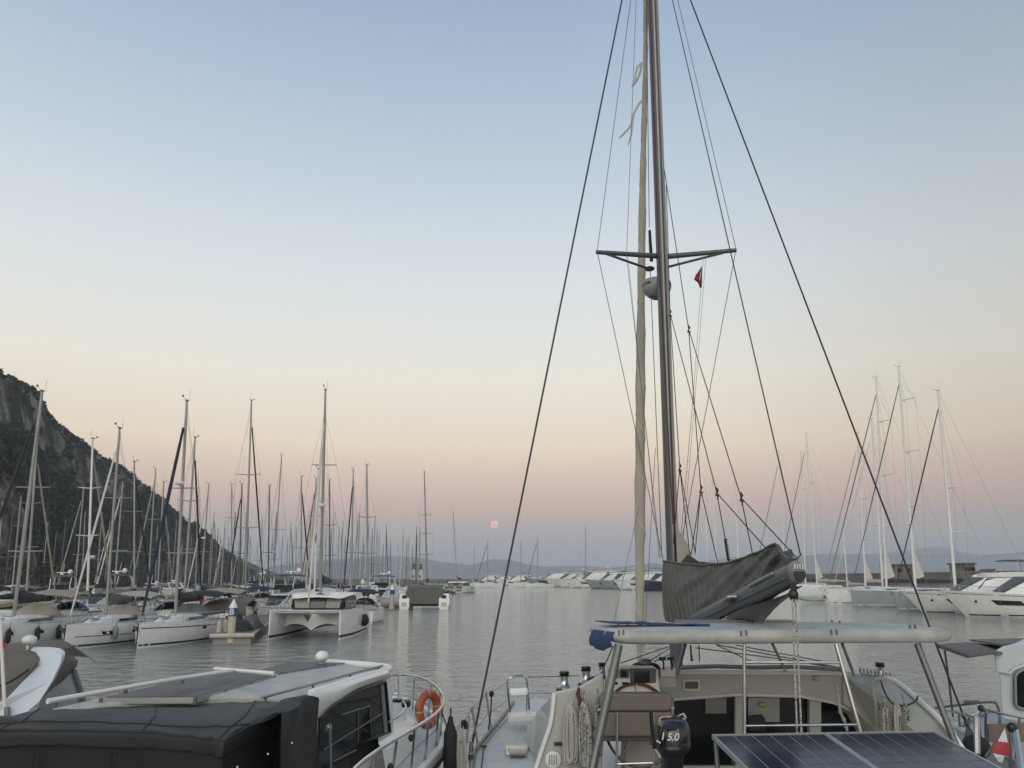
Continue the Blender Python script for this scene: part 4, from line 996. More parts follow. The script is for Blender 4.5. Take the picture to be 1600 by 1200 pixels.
# dark awning over a boat right behind the pontoon, and a white inflatable on a catamaran stern
def awning(px0, px1, py0, py1, Y, m, label, z0=1.0):
    a, b = W(px0, py0, Y), W(px1, py0, Y + 2.0); zb = W(px0, py1, Y).z; zt = a.z
    t = thing('boat_awning', label, 'awning', Vector(((a.x + b.x) / 2, Y, 0)))
    g = []
    for i in range(9):
        s = i / 8; x = lerp(a.x, b.x, s) - (a.x + b.x) / 2; row = []
        for j, (dy, z) in enumerate(((-.9, zb), (-1.0, lerp(zb, zt, .6)), (-.55, zt - .1), (.4, zt + .12), (1.4, zt + .02), (1.9, lerp(zb, zt, .5)))):
            row.append((x, dy + s * 1.6, z - .22 * (2 * s - 1) ** 2 + .03 * math.sin(i * 2.3 + j)))
        g.append(row)
    MB().slab(g, (0, .02, -.03)).build('cloth', m, t, smooth=60)
    m2 = MB()
    for x in (-.42, .42):
        for dy in (-.8, 1.6): m2.tube([((b.x - a.x) * x, dy + 1.6 * (x + .5), z0), ((b.x - a.x) * x, dy + 1.6 * (x + .5), zt - .2)], .03, 5)
    m2.build('frame', steeld, t)
awning(325, 395, 937, 958, 57.5, canvast, 'large taupe awning stretched over a cockpit behind the B post')
awning(460, 486, 910, 921, 90, canvask, 'black awning visible above the catamaran roof, left of its mast')
awning(0, 88, 938, 946, 58, canvasb, 'beige sun awning behind the left-edge sailboat')

# ---------------------------------------------------------------- motor yachts far across the basin
GY = 'motor yachts moored in a row across the basin'
yl = [(742, 914.0, 24, 'fly', white2, 'white motor yacht farthest left in the far row, just left of the thick stay'), (786, 915.0, 24, 'fly', white, 'white motor yacht behind the thick slanting stay'), (764, 914.4, 22, 'open', white, 'low white yacht between the two leftmost yachts of the far row'), (810, 916.0, 20, 'fly', white2, 'small white yacht right behind the thick stay'), (878, 918.0, 18, 'fly', white, 'white yacht with navy bimini squeezed in the middle of the far row'), (832, 917.0, 23, 'open', greyh, 'motor yacht with dark raked bow, first right of the thick stay'),
      (862, 917.6, 23, 'fly', white2, 'white flybridge yacht left of the two-masted gap in the far row'), (894, 918.8, 22, 'fly', white, 'white yacht with upright bow at the centre of the far row'), (924, 920, 20, 'open', greyh, 'grey-hulled yacht with sharp dark bow right of the centre'),
      (946, 920.6, 19, 'fly', greyh, 'grey-hulled flybridge yacht with hardtop in the far row'), (970, 922.0, 20, 'fly', white, 'white yacht left of the furled cream headsail'), (1004, 923.5, 20, 'open', canvasn, 'dark-hulled yacht right of the furled cream headsail'), (1050, 925.5, 22, 'fly', white, 'white yacht behind the grey sail bag'),
      (1100, 928, 20, 'fly', white2, 'white yacht hidden mostly by the boom'), (1150, 930, 22, 'open', white, 'white yacht behind the boom end')]
for px, py, L, kind, hm_, lab in yl:
    p = Z(px, py, 0); rz = R(203 + rnd.uniform(-13, 13)); d = Vector((math.cos(rz), math.sin(rz), 0))
    L *= 1.36 if px > 815 else 1.05; motor_yacht(lab, p - d * (L / 2 - L * .11), rz, L=L, B=L * .26, fb=L * .145, fs=L * .10, kind=kind, hull=hm_, bim='navy' if px in (786, 970, 878) else None, group=GY, hk=rnd.uniform(1.1, 1.5), mast=rnd.random() < .7)
# bare masts standing behind that row
for tx, ty, fu, lab in ((741, 853, None, 'far white-masted sailboat between the moon and the small catamaran'), (762, 843, 'navy', 'far sailboat with slanting forestay below the moon'), (814, 843, None, 'far pale ketch mast right of the thick stay'),
                        (840, 840, 'navy', 'far sailboat with slanting forestay behind the yacht row'), (915, 820, None, 'tallest mast of the far yacht row, with two spreaders')):
    M, T = mast_line(tx, ty, tx - .4, 900, 400); sailboat(lab, M, T, R(200), L=15, B=4.3, fb=1.8, lod=2, furl=fu, spr=(.36, .66), mr=.20, fr=.13, cover='navy', hood=None, bimini=None, mm=alu, group='far sailboats behind the yacht row')

# ---------------------------------------------------------------- large sailing yachts on the right, bows to the left
GB = 'large sailing yachts moored on the right'
RB = [  # top, lower point, distance, length, hull, furled, spreaders, label, clew
 (1466, 611, 1492, 910, 104, 19, greyh, 'navy', (.28, .50), 'grey-hulled sailing yacht with the rightmost mast and navy headsail', False, dict(furlhi=.97)),
 (1404, 573, 1430, 915, 119.8, 23, greyh, 'grey', (.36, .60, .84), 'big grey sailing yacht with the tallest mast of the right group', True, dict(radar=.28, furlhi=.98)),
 (1369, 590, 1385, 915, 129.5, 23, white, 'grey', (.28, .52, .78), 'white sailing yacht left of the tallest mast on the right', True, dict(furlhi=.98)),
 (1362, 655, 1378, 900, 141, 21, white, 'white', (.3, .58), 'white sailing yacht with the shorter mast tucked behind its taller neighbour', True, dict(radar=.36)),
 (1340, 676, 1351, 890, 153, 20, white, 'tan', (.3, .56), 'white sailing yacht with tan headsail, mast touched by the thick right stay', True, {}),
 (1259, 675, 1275, 890, 182, 22, white, 'grey', (.36, .66), 'white sailing yacht with tall mast right of the boom end', True, {}),
 (1251, 703, 1258, 890, 196, 21, white2, None, (.4, .7), 'white sailing yacht with mast just left of its twin above the boom end', False, {}),
 (1217, 702, 1226, 890, 214, 21, white, 'grey', (.3, .58), 'sailing yacht whose mast meets the topping lift left of the boom end', False, {}),
 (1148, 756, 1154, 890, 235, 19, white, 'white', (.3, .62), 'sailing yacht with single pale mast above the middle of the boom', False, {}),
 (1112, 736, 1120, 890, 255, 20, white, 'white', (.25, .45, .65), 'sailing yacht with tall pale mast between the lazy jack lines', False, {}),
 (1101, 746, 1106, 890, 272, 20, white2, None, (.3, .6), 'sailing yacht with pale mast left of the lazy jack lines', False, {}),
 (1087, 768, 1090, 890, 292, 19, white, None, (.35,), 'far sailing yacht with thin mast near the big mast', False, {}),
 (1077, 776, 1079, 890, 312, 19, white, 'white', (.35, .6), 'far sailing yacht with thin mast closest to the big mast', False, {}),
 (1318, 835, 1322, 890, 205, 14, white, None, (.4,), 'small sailing yacht with low mast behind the right group', False, {})]
for tx, ty, bx, by, Y, L, hm_, fu, spr, lab, cl, opt in RB:
    M, T = mast_line(tx, ty, bx, by, Y, 2.6)
    r_, rg_, l_, ro_ = sailboat(lab, M, T, R(180), L=L, B=L * .24, fb=2.4 if L > 18 else 1.5, lod=1 if Y < 160 else 2, hull=hm_, stripe=whitec if hm_ is greyh else canvasn, furl=fu, spr=spr, cover='char' if L % 2 else 'cream', hood=None, bimini=None, mr=.20 if Y < 160 else .17, fr=.075, clew=cl, mm=alupale, sweep=1.5, group=GB, rakebow=.25, wm=wirel, **opt)
    if Y < 160:
        for k in range(2):
            b_ = l_ + ro_ @ Vector((L / 2 - .5, .5 - k, 2.2)); mooring(b_, (b_.x - 6 - k, b_.y - 3 - 2 * k, -.1), ('left' if k else 'right') + ' mooring line from the bow of the ' + ('rightmost grey' if Y < 110 else 'tallest grey' if Y < 125 else 'white near' if Y < 135 else 'shorter-masted white' if Y < 150 else 'tan-headsail') + ' sailing yacht', ropew, .2)
motor_yacht('large white motor yacht with angular dark hull windows at the right edge', (59.2, 89.5, 0), R(180), L=22, B=5.6, fb=2.75, fs=2.0, kind='open', hull=white2, top=white)
motor_yacht('white motor yacht half hidden behind the rightmost motor yacht', (58.6, 97.5, 0), R(180), L=22, B=5.6, fb=2.6, fs=2.0, kind='fly', hull=white2, bim='grey')
motor_yacht('grey motor yacht with long tinted windows behind the right masts', (74, 113, 0), R(180), L=20, B=5.4, fb=2.4, fs=2.0, kind='open', hull=greyh, top=greyh)
# inflatable tender floating by a bow
p = Z(1270, 940, 0)
t = thing('inflatable_dinghy', 'grey inflatable dinghy with outboard floating beside a white yacht', 'dinghy', (p.x, p.y, 0), R(170))
MB().tube(curve([(-2, .85, .35), (0, .85, .35), (1.4, .75, .42), (2.2, 0, .6), (1.4, -.75, .42), (0, -.85, .35), (-2, -.85, .35)], 5), .27, 8).build('tube', greyh, t, smooth=True)
MB().box((-.3, 0, .2), (3.2, 1.3, .12)).build('floor', greyp, t); MB().box((-.3, 0, .5), (.4, 1.4, .08)).build('thwart', white, t); MB().box((-1.9, 0, .45), (.1, 1.3, .5)).build('transom', greyp, t)
MB().loft([[(-2.35, -.2, .55), (-1.95, -.2, .55), (-1.95, .2, .55), (-2.35, .2, .55)], [(-2.4, -.2, 1.0), (-1.9, -.2, 1.0), (-1.9, .2, 1.0), (-2.4, .2, 1.0)], [(-2.2, -.12, 1.15), (-2.0, -.12, 1.15), (-2.0, .12, 1.15), (-2.2, .12, 1.15)]]).build('outboard_motor', black, t, bevel=.05)
# ---------------------------------------------------------------- the big catamaran in front, stern towards us
CAT = thing('sailing_catamaran', 'large white sailing catamaran in front with hardtop, mast and grey sail bag', 'catamaran', (3.2, 11.5, 0))
def pts(l): return [W(*p) for p in l]
def pbox(x0, y0, x1, y1, Y, dy, mb=None):
    return (mb or MB()).prism(pts([(x0, y0, Y), (x1, y0, Y), (x1, y1, Y), (x0, y1, Y)]), (0, dy, 0))
def add(mb, name, m, par=None, smooth=False, bevel=0.0, seg=2): return mb.build(name, m, par or CAT, smooth, True, bevel, seg)
def round_poly(ps, r, n=5):
    out = []; m = len(ps)
    for i in range(m):
        p, a, b = Vector(ps[i]), Vector(ps[i - 1]), Vector(ps[(i + 1) % m]); u = (a - p).normalized() * r; v = (b - p).normalized() * r
        for k in range(n + 1):
            t = k / n; out.append((p + u) * (1 - t) ** 2 + p * 2 * t * (1 - t) + (p + v) * t * t)
    return out

# hulls, bridge deck, decks
dz = 1.55
outer = [Z(700, 1330, dz), Z(730, 1230, dz), Z(735, 1200, dz), Z(739, 1178, dz), Z(755, 1157, dz), Z(772, 1137, dz), Z(788, 1117, dz), Z(800, 1101, dz)]
inner = [Z(838, 1092, dz), Z(862, 1094, dz), Z(862, 1110, dz), Z(850, 1200, dz), Z(850, 1330, dz)]
dk = outer + inner
rg = [[p for p in dk], [Vector((p.x + .04, p.y, .5)) for p in dk], [Vector((lerp(p.x, .7, .35), p.y, -.4)) for p in dk]]
add(MB().loft(rg), 'port_hull', white)
add(MB().prism([p + Vector((0, 0, .004)) for p in dk], (0, 0, .012)), 'port_deck', catdeck)
add(MB().tube([p + Vector((.02, 0, .04)) for p in outer], .035, 6), 'toe_rail', steeld, smooth=True)
add(MB().tube([lerp(o_, Vector((.9, o_.y, dz)), .36) + Vector((0, 0, .02)) for o_ in outer[2:]], .012, 4), 'deck_seam', white2)
so_ = [Vector((6.45, 5, 1.5)), Vector((6.6, 10, 1.5)), Vector((6.3, 14, 1.5)), Vector((5.2, 18.6, 1.55)), Vector((4.6, 14, 1.5)), Vector((4.6, 5, 1.5))]
add(MB().loft([so_, [Vector((p.x, p.y, .4)) for p in so_], [Vector((lerp(p.x, 5.6, .4), p.y, -.4)) for p in so_]]), 'starboard_hull', white)
bd = [Vector((.4, 8.6, 1.0)), Vector((5.2, 8.6, 1.0)), Vector((5.0, 16.5, 1.1)), Vector((.7, 16.5, 1.1))]
add(MB().loft([bd, [p - Vector((0, 0, .35)) for p in bd]]), 'bridge_deck', cream)
add(MB().prism([Vector((.9, 9.0, 1.02)), Vector((4.8, 9.0, 1.02)), Vector((4.8, 12.6, 1.02)), Vector((.9, 12.6, 1.02))], (0, 0, .03)), 'cockpit_floor', teak)
# port coaming block with its sloping outer side
add(MB().loft([pts([(868, 1080, 11.0), (905, 1072, 11.0), (943, 1050, 11.0), (944, 1070, 11.0), (940, 1230, 11.0), (828, 1230, 11.0), (862, 1128, 11.0)]),
               pts([(846, 1104, 13.2), (882, 1088, 13.2), (935, 1064, 13.2), (936, 1075, 13.2), (932, 1150, 13.2), (818, 1150, 13.2), (838, 1116, 13.2)])]), 'port_coaming', cream, bevel=.035, seg=3)
add(MB().tube(curve(pts([(866, 1083, 10.97), (861, 1128, 10.97), (848, 1168, 10.97), (836, 1205, 10.97)]), 4), .03, 6), 'coaming_moulding', white, smooth=True)
# starboard coaming
sc_ = pts([(1318, 1052, 12.45), (1365, 1057, 12.3), (1398, 1065, 12.1), (1432, 1092, 11.6), (1470, 1127, 11.0), (1500, 1166, 10.5), (1530, 1220, 10.2), (1360, 1220, 11.9), (1369, 1143, 12.1), (1341, 1113, 12.3), (1318, 1100, 12.42)])
add(MB().prism(sc_, (-.12, 1.4, -.35)), 'starboard_coaming', cream, bevel=.03, seg=3)
add(MB().tube(curve(pts([(1366, 1056, 12.28), (1398, 1064, 12.08), (1432, 1091, 11.58), (1470, 1126, 10.98), (1501, 1166, 10.48), (1528, 1218, 10.2)]), 5), .04, 7), 'coaming_moulding', white, smooth=True)
# saloon: aft bulkhead with arch, door, windows, roof
add(MB().prism(pts([(1000, 1049, 12.5), (1320, 1051, 12.5), (1376, 1063, 12.5), (1384, 1150, 12.5), (1369, 1142, 12.5), (1342, 1116, 12.5), (1302, 1099, 12.5), (1250, 1089, 12.5), (1150, 1087, 12.5), (1053, 1094, 12.5), (1053, 1230, 12.5), (1000, 1230, 12.5)]), (0, .14, 0)), 'bulkhead', cream)
add(MB().tube(pts([(1053, 1093, 12.47), (1150, 1086, 12.47), (1250, 1088, 12.47), (1302, 1098, 12.47), (1342, 1115, 12.47), (1372, 1143, 12.47), (1382, 1165, 12.47)]), .022, 6), 'arch_moulding', white2, smooth=True)
add(pbox(1149, 1080, 1166, 1230, 12.53, .1), 'door_post', cream); add(pbox(1265, 1080, 1283, 1230, 12.53, .1), 'door_post', cream)
d = add(pbox(1053, 1084, 1149, 1198, 12.62, .03), 'saloon_door', glassd); add(pbox(1102, 1091, 1135, 1115, 12.58, .03), 'door_window', mat('pane painted as skylit view', (.20, .20, .195), .12, var=.15, scale=2), d)  # opaque door pane, its pale colour stands in for skylight seen through
add(pbox(1053, 1197, 1149, 1204, 12.55, .1), 'door_sill', cream)
w_ = add(pbox(1166, 1082, 1265, 1190, 12.64, .03), 'saloon_window', glassd)
add(pbox(1169, 1090, 1218, 1128, 12.60, .02), 'painted_daylight_pane', mat('pane painted as daylight', (.24, .26, .25), .12, var=.2, scale=2.5), w_)  # opaque pale pane painted as the daylight showing through the saloon
add(MB().loft([pts([(1169, 1118, 12.56), (1190, 1116, 12.56), (1195, 1122, 12.56), (1197, 1142, 12.56), (1169, 1142, 12.56)]), pts([(1169, 1118, 12.59), (1190, 1116, 12.59), (1195, 1122, 12.59), (1197, 1142, 12.59), (1169, 1142, 12.59)])]), 'saloon_seat', canvasd, w_)
add(MB().ball(W(1192, 1101, 12.55), (.07, .03, .04), 10, 6), 'fruit_bowl', mat('yellow fruit', (.38, .30, .08), .5), w_, True)
add(pbox(1283, 1090, 1372, 1200, 12.64, .03), 'side_window', glassd)
add(MB().loft([pts([(1040, 1046, 12.4), (1318, 1048, 12.4), (1372, 1060, 12.4), (1372, 1066, 12.4), (1318, 1055, 12.4), (1040, 1053, 12.4)]),
               [Vector((1.9, 16.6, 2.06)), Vector((4.2, 16.6, 2.06)), Vector((4.7, 16.6, 1.95)), Vector((4.7, 16.6, 1.7)), Vector((4.2, 16.6, 1.7)), Vector((1.9, 16.6, 1.7))]]), 'coachroof', white2)
add(MB().tube(pts([(1060, 1043, 12.38), (1120, 1041, 12.38), (1180, 1043, 12.38), (1240, 1042, 12.38), (1318, 1046, 12.38)]), .035, 6), 'roof_edge_seal', greyp, smooth=True)
vt = add(pbox(1068, 1062, 1094, 1080, 12.46, .03), 'vent', white2, bevel=.01); add(pbox(1071, 1065, 1091, 1076, 12.44, .03), 'vent_grille', canvast, vt)
add(MB().ball(W(1276, 1060, 12.48), (.055, .03, .036), 12, 8), 'deck_lamp', mat('lamp glass', (.45, .42, .33), .2), smooth=True)

# hardtop
zc = 3.29; Acr = [(1.24, 9.9), (5.70, 10.2), (5.54, 12.0), (1.07, 11.7)]
ol = round_poly([(x, y, 0) for x, y in Acr], .34, 6); cen = Vector((3.3, 10.95, 0))
def inset(ps, d): return [p + (cen - p).normalized() * d for p in ps]
prof = [(.24, .088), (.16, .094), (.10, .092), (.03, .066), (0, .01), (.03, -.045), (.10, -.068), (.3, -.06), (.9, -.055)]
add(MB().loft([[Vector((p.x, p.y, zc + dz_)) for p in inset(ol, i_)] for i_, dz_ in prof]), 'hardtop', dirty, smooth=60)
add(MB().loft([[Vector((p.x, p.y, zc + dz_)) for p in inset(ol, i_)] for i_, dz_ in ((.20, .085), (.21, .097), (.5, .105), (.9, .11))]), 'hardtop_skin', topdirt, smooth=60)
add(MB().prism([Vector((2.38, 11.35, zc + .112)), Vector((4.05, 11.45, zc + .112)), Vector((4.03, 11.75, zc + .112)), Vector((2.36, 11.65, zc + .112))], (0, 0, .03)), 'flexible_solar_sheet', greyp)
for px, py, Y in ((966, 977, 11.5), (980, 977, 11.5), (967, 989, 10.1), (974, 988, 10.1), (1158, 990, 10.1), (1166, 989, 10.1), (1300, 972, 11.8), (1312, 973, 11.8), (1299, 988, 10.1), (1307, 988, 10.1), (1422, 980, 10.9), (1430, 980, 10.9)):
    p = Z(px, py, zc + .115); add(MB().box(p, (.022, .02, .06)), 'hardtop_bracket', steeld)
def post(a, b, r, m=steel): add(MB().tube([W(*a), W(*b)], r, 10), 'hardtop_post', m, smooth=True)
post((967, 1008, 10.05), (921, 1222, 9.7), .052, steeld); post((1163, 1006, 10.1), (1163, 1165, 10.1), .024); post((1306, 1006, 10.15), (1346, 1150, 10.0), .026); post((1433, 1006, 10.3), (1494, 1166, 10.0), .040, steeld)
post((1070, 1008, 11.5), (1058, 1052, 12.3), .03); post((1207, 1006, 11.6), (1227, 1048, 12.4), .022); post((1316, 1006, 11.7), (1334, 1054, 12.3), .024)
for a, b in (((1164, 1035, 10.1), (1314, 1035, 10.12)), ((1164, 1134, 10.1), (1341, 1132, 10.02))): add(MB().tube([W(*a), W(*b)], .017, 8), 'cross_bar', steel, smooth=True)

# mast, boom, bag
mA, mB_ = W(1050.5, 860, 14.7), W(1019.5, 0, 14.7); mdir = (mB_ - mA).normalized()
def mz(z): return mA + mdir * ((z - mA.z) / mdir.z)
def mpx(py):   # point of the mast axis at picture height py
    return W(1019.5 + (1050.5 - 1019.5) * py / 860, py, 14.7)
sec = [(-.105, .0), (-.098, .08), (-.06, .15), (0, .17), (.06, .15), (.098, .08), (.105, 0), (.098, -.09), (.065, -.155), (.035, -.17), (-.035, -.17), (-.065, -.155), (-.098, -.09)]
add(MB().loft([[mz(z) + Vector((x, y, 0)) for x, y in sec] for z in (1.6, 6, 12, 20.6)]), 'mast', mat('mast grey', (.09, .10, .105), .45, .15, var=.1), smooth=35)
add(MB().loft([[mz(z) + Vector((x, y, 0)) for x, y in ((.000, -.185), (.034, -.185), (.034, -.15), (.000, -.15))] for z in (3.2, 12, 20)]), 'mast_track', black)
add(MB().loft([[mz(z) + Vector((x, y, 0)) for x, y in ((-.034, -.19), (-.002, -.19), (-.002, -.15), (-.034, -.15))] for z in (3.2, 12, 20)]), 'mast_track', alu)
add(MB().loft([[mz(z) + Vector((x, y, 0)) for x, y in ((.04, -.178), (.10, -.12), (.085, -.10), (.04, -.15))] for z in (3.2, 12, 20)]), 'track_cover', mat('pale worn spar', (.36, .355, .33), .5, var=.2, scale=2, stretch=(1, 1, .2)))
add(MB().tube([mpx(y) + Vector((-.10 + .10 * max(0, (y - 400) / 460), -.19, 0)) for y in range(-20, 860, 40)], .014, 5), 'halyard', roper)
for y in (860, 880, 940): add(MB().tube([mpx(845) + Vector((.1, -.2, 0)), W(1063 + (y - 860) * .1, y, 14.4)], .012, 5), 'halyard', ropek)
# spreaders
for a, b, nm in (((932, 394, 14.3), (1026, 400, 14.7), 'spreader'), ((1040, 401, 14.7), (1151, 391, 14.3), 'spreader')): add(MB().tube([W(*a), W(*b)], [.045, .06] if a[0] < 1000 else [.06, .045], 8, flat=(0, 0, 1)), nm, mat('spreader grey', (.10, .115, .12), .45, .3), smooth=True)
for a, b in (((948, 397, 14.32), (1016, 421, 15.0)), ((1040, 418, 14.8), (1130, 395, 14.36))): add(MB().tube([W(*a), W(*b)], .026, 7), 'spreader_brace', MATS['spreader grey'], smooth=True)
add(MB().ball(W(1015, 420, 15.05), (.11, .11, .05), 10, 6), 'stay_fitting', alud, smooth=True)
add(MB().tube(pts([(1015, 360, 15.0), (1016, 380, 15.0), (1018, 408, 15.0)]), [.03, .035, .04], 7), 'stay_insulator', black, smooth=True)
add(MB().tube([W(1014.5, 355, 15.0), W(1010, 0, 14.8)], .008, 4), 'inner_stay', wire); add(MB().tube([W(1016, 424, 15.0), W(1034, 868, 15.6)], .008, 4), 'inner_stay', wire)
# radome with its lettering
rc = W(1026, 450, 15.15); rr = .30
rad = add(MB().lathe([(.05, -.20), (.16, -.205), (.20, -.17), (.27, -.10), (rr, -.03), (rr, .10), (.28, .15), (.2, .18), (.02, .19)], rc, 28), 'radome', mat('radome grey', (.30, .31, .31), .5, var=.08), smooth=50)
add(MB().lathe([(.10, -.24), (.13, -.20)], rc, 14), 'radome_bracket', black, rad); add(MB().box(rc + Vector((.0, -.15, -.24)), (.2, .3, .05)), 'radome_mount', alud, rad)
def ring_text(word, a0, step, size, z):
    for k, ch in enumerate(word):
        c = bpy.data.curves.new('radome_letter', 'FONT'); c.body = ch; c.size = size; c.extrude = .002; c.align_x = 'CENTER'; c.align_y = 'CENTER'; c.offset = .003
        tmp = bpy.data.objects.new('radome_letter', c); COL.objects.link(tmp); dg = bpy.context.evaluated_depsgraph_get(); me = bpy.data.meshes.new_from_object(tmp.evaluated_get(dg)); bpy.data.objects.remove(tmp)
        o = bpy.data.objects.new('radome_letter', me); COL.objects.link(o); me.materials.clear(); me.materials.append(black); o.parent = rad
        a = a0 + step * k; p = rc + Vector((math.sin(a) * (rr + .003), -math.cos(a) * (rr + .003), z)) - CAT.location
        o.location = p; o.rotation_euler = (R(90), 0, a)
ring_text('Raymarine', R(-140), R(12.5), .125, .045); ring_text('Raymarine', R(24), R(12.5), .125, .045)
# boom
g0, e0 = W(1058, 984, 14.4), W(1247, 893, 9.5); bax = (e0 - g0).normalized(); bs = Vector((0, 0, 1)).cross(bax).normalized(); bu = bax.cross(bs).normalized()
def bp(t, x=0, u=0): return g0.lerp(e0, t) + bs * x + bu * u
bsec = [(math.cos(a) * .09, math.sin(a) * .132) for a in [2 * math.pi * k / 16 for k in range(16)]]
add(MB().loft([[bp(t, x, u) for x, u in bsec] for t in (0, .3, .6, .985)]), 'boom', mat('boom grey', (.12, .13, .138), .5, .1, var=.12, scale=3), smooth=40)
cap = add(MB().loft([[bp(t, x * s, u * s) for x, u in bsec] for t, s in ((.985, 1.05), (.998, 1.05), (1.004, .9))]), 'boom_end_cap', greyp, smooth=40)
add(MB().loft([[bp(t, x * .80, min(u, .035) * .70 - .03) for x, u in bsec] for t in (1.003, 1.009)]), 'boom_end_opening', black, cap)
for k in range(4): add(MB().box(bp(1.006, -.048 + k * .032, .052), (.014, .03, .055)), 'sheave', white2, cap)
add(MB().tube([bp(.02, -.094, -.05), bp(.97, -.094, -.05)], .010, 5), 'boom_seam', alud)
add(MB().box(bp(.60, -.11, .0), (.07, .26, .05)), 'reefing_cleat', black); add(MB().tube([bp(.52, -.12, .05), bp(.60, -.14, .05), bp(.66, -.12, .0)], .018, 5), 'reefing_cleat', steel)
add(MB().tube([bp(.74, -.10, .07), bp(.90, -.10, .08)], .02, 5), 'boom_batten', alu)
# sail bag: near side cloth with folds, far side, and flap under the boom
topE = [(1036, 877, 14.35), (1064, 881, 13.8), (1100, 884, 13.1), (1140, 880, 12.4), (1180, 866, 11.5), (1213, 850, 10.5)]
botE = [(1041, 971, 14.3), (1074, 974, 13.6), (1114, 974, 12.8), (1160, 950, 11.85), (1201, 921, 10.8), (1234, 889, 9.9)]
def edge(E, t): 
    x = t * (len(E) - 1); i = min(int(x), len(E) - 2); return W(*E[i]).lerp(W(*E[i + 1]), x - i)
g = []; nu, nv = 260, 22
for i in range(nu + 1):
    t = i / nu; a, b = edge(topE, t), edge(botE, t); row = []
    for j in range(nv + 1):
        s = j / nv; p = a.lerp(b, s)
        p.x -= .06 * math.sin(s * math.pi) * (1 - .5 * t)
        drift = 1.3 * noise.noise(Vector((t * 7, s * 1.1, 2)))
        amp = .050 * max(0.10, 1 - t * 2.1) * (.2 + .8 * math.sin(min(1, s * 1.25) * math.pi / 2))
        d_ = amp * math.sin(t * 150 + 3 * drift) * (.55 + .45 * noise.noise(Vector((t * 25, 1, s * 1.5)))) + amp * .5 * math.sin(t * 310 + s * 2 + 4 * drift)
        f_ = t * 1.55 + s * .95                      # long soft folds running from the foot at the mast up to the boom end
        d_ += min(1, t * 2.2) * (.050 * math.sin(f_ * 11 + 1.5 * drift) * math.sin(min(1, s * 1.1) * math.pi) + .022 * math.sin(f_ * 27 + drift)) + .012 * noise.noise(Vector((t * 30, s * 6, 7)))
        p += Vector((-.85 * d_, -.5 * d_, 0)); row.append(p)
    g.append(row)
bag = add(MB().slab(g, (.02, .015, 0)), 'sail_bag', mat('sail bag grey', (.125, .124, .116), .85, var=.16, scale=3, bump=.3, bscale=90), smooth=60)
g2 = [[Vector(p) + bs * .42 + Vector((0, 0, .03)) for p in r[::4]] for r in g[:230:8]]
add(MB().slab(g2, (.02, 0, 0)), 'sail_bag_far_side', MATS['sail bag grey'], smooth=60)
add(MB().tube([r[0] + Vector((-.01, -.01, .01)) for r in g[::3]], .016, 5), 'bag_hem', MATS['sail bag grey'], bag, True)
g = []
for i in range(21):
    t = i / 20; a = bp(lerp(.18, .97, t), .05, -.14); row = []
    for j in range(6):
        s = j / 5; hgt = .42 * (1 - t) ** .6 * (1 if t > .06 else .8) + .03; p = a + Vector((.08 * math.sin(s * 3 + t * 9), 0, -hgt * s)); p.z = max(p.z, 3.43); row.append(p)
    g.append(row)
add(MB().slab(g, (.02, 0, 0)), 'bag_flap', MATS['sail bag grey'], smooth=60)
rings = []
for i in range(14):
    t = i / 13 * .86; c = (edge(topE, t) * .62 + edge(botE, t) * .38) + bs * .2 + Vector((0, 0, -.03 - .10 * t)); hh = .24 * (1 - t * .6) * (1 if i < 12 else .6 if i == 12 else .15); rings.append([c + bs * math.cos(a) * .15 * (1 if i < 13 else .2) + Vector((0, 0, math.sin(a) * hh * (1 + .06 * math.sin(i * 2)))) for a in [2 * math.pi * k / 10 for k in range(10)]])
add(MB().loft(rings), 'folded_mainsail', MATS['sail bag grey'], smooth=50)
add(MB().loft([[W(1213, 850, 10.5), W(1218, 852, 10.4), W(1216, 870, 10.3)], [W(1217, 862, 10.2), W(1228, 868, 10.1), W(1222, 878, 10.2)], [W(1228, 872, 9.9), W(1240, 874, 9.8), W(1230, 882, 9.9)], [W(1244, 872, 9.6), W(1254, 864, 9.6), W(1246, 876, 9.6)]]), 'bag_end_fold', MATS['sail bag grey'], smooth=40)
add(MB().prism(pts([(1056, 818, 14.35), (1060, 830, 14.3), (1073, 850, 14.1), (1081, 872, 14.0), (1058, 884, 14.3)]), (.03, .05, 0)), 'mainsail_headboard', sailc)
add(MB().loft([[W(1062, 882, 14.2), W(1066, 875, 14.2), W(1070, 884, 14.1)], [W(1074, 866, 13.9), W(1078, 868, 13.9), W(1080, 880, 13.9)], [W(1090, 876, 13.6), W(1096, 880, 13.6), W(1100, 888, 13.5)]]), 'bag_front_fold', MATS['sail bag grey'])
# stays and lines
mt = mpx(-201)
def wr(a, b, r=.0075, m=wire, name='rigging_wire'): add(MB().tube([W(*p) if not isinstance(p, Vector) else p for p in (a, b)], r, 5), name, m)
add(MB().tube([mpx(-201), W(737, 1166, 12.3)], .0165, 6), 'main_stay', blackw); add(MB().tube([mpx(-172), W(1512, 1136, 12.4)], .0165, 6), 'main_stay', blackw)
for a, b in (((737, 1160, 12.3), (734, 1186, 12.2)), ((1505, 1115, 12.45), (1520, 1160, 12.35))): add(MB().tube([W(*a), W(*b)], .03, 8), 'turnbuckle', steeld)
wr(mpx(-200), (933, 393, 14.3)); wr(mpx(-200), (1150.5, 391, 14.3)); wr((934, 397, 14.3), (1036, 874, 14.9)); wr((1149, 395, 14.3), (1062, 862, 14.8))
wr(mpx(-160), (1251, 868, 9.6), .009, ropek, 'topping_lift')
wr((994, 0, 14.5), (979, 398, 14.35), .006); wr((979, 400, 14.35), (1032, 872, 14.6), .006); wr((981, 400, 14.35), (1030, 872, 14.5), .004)
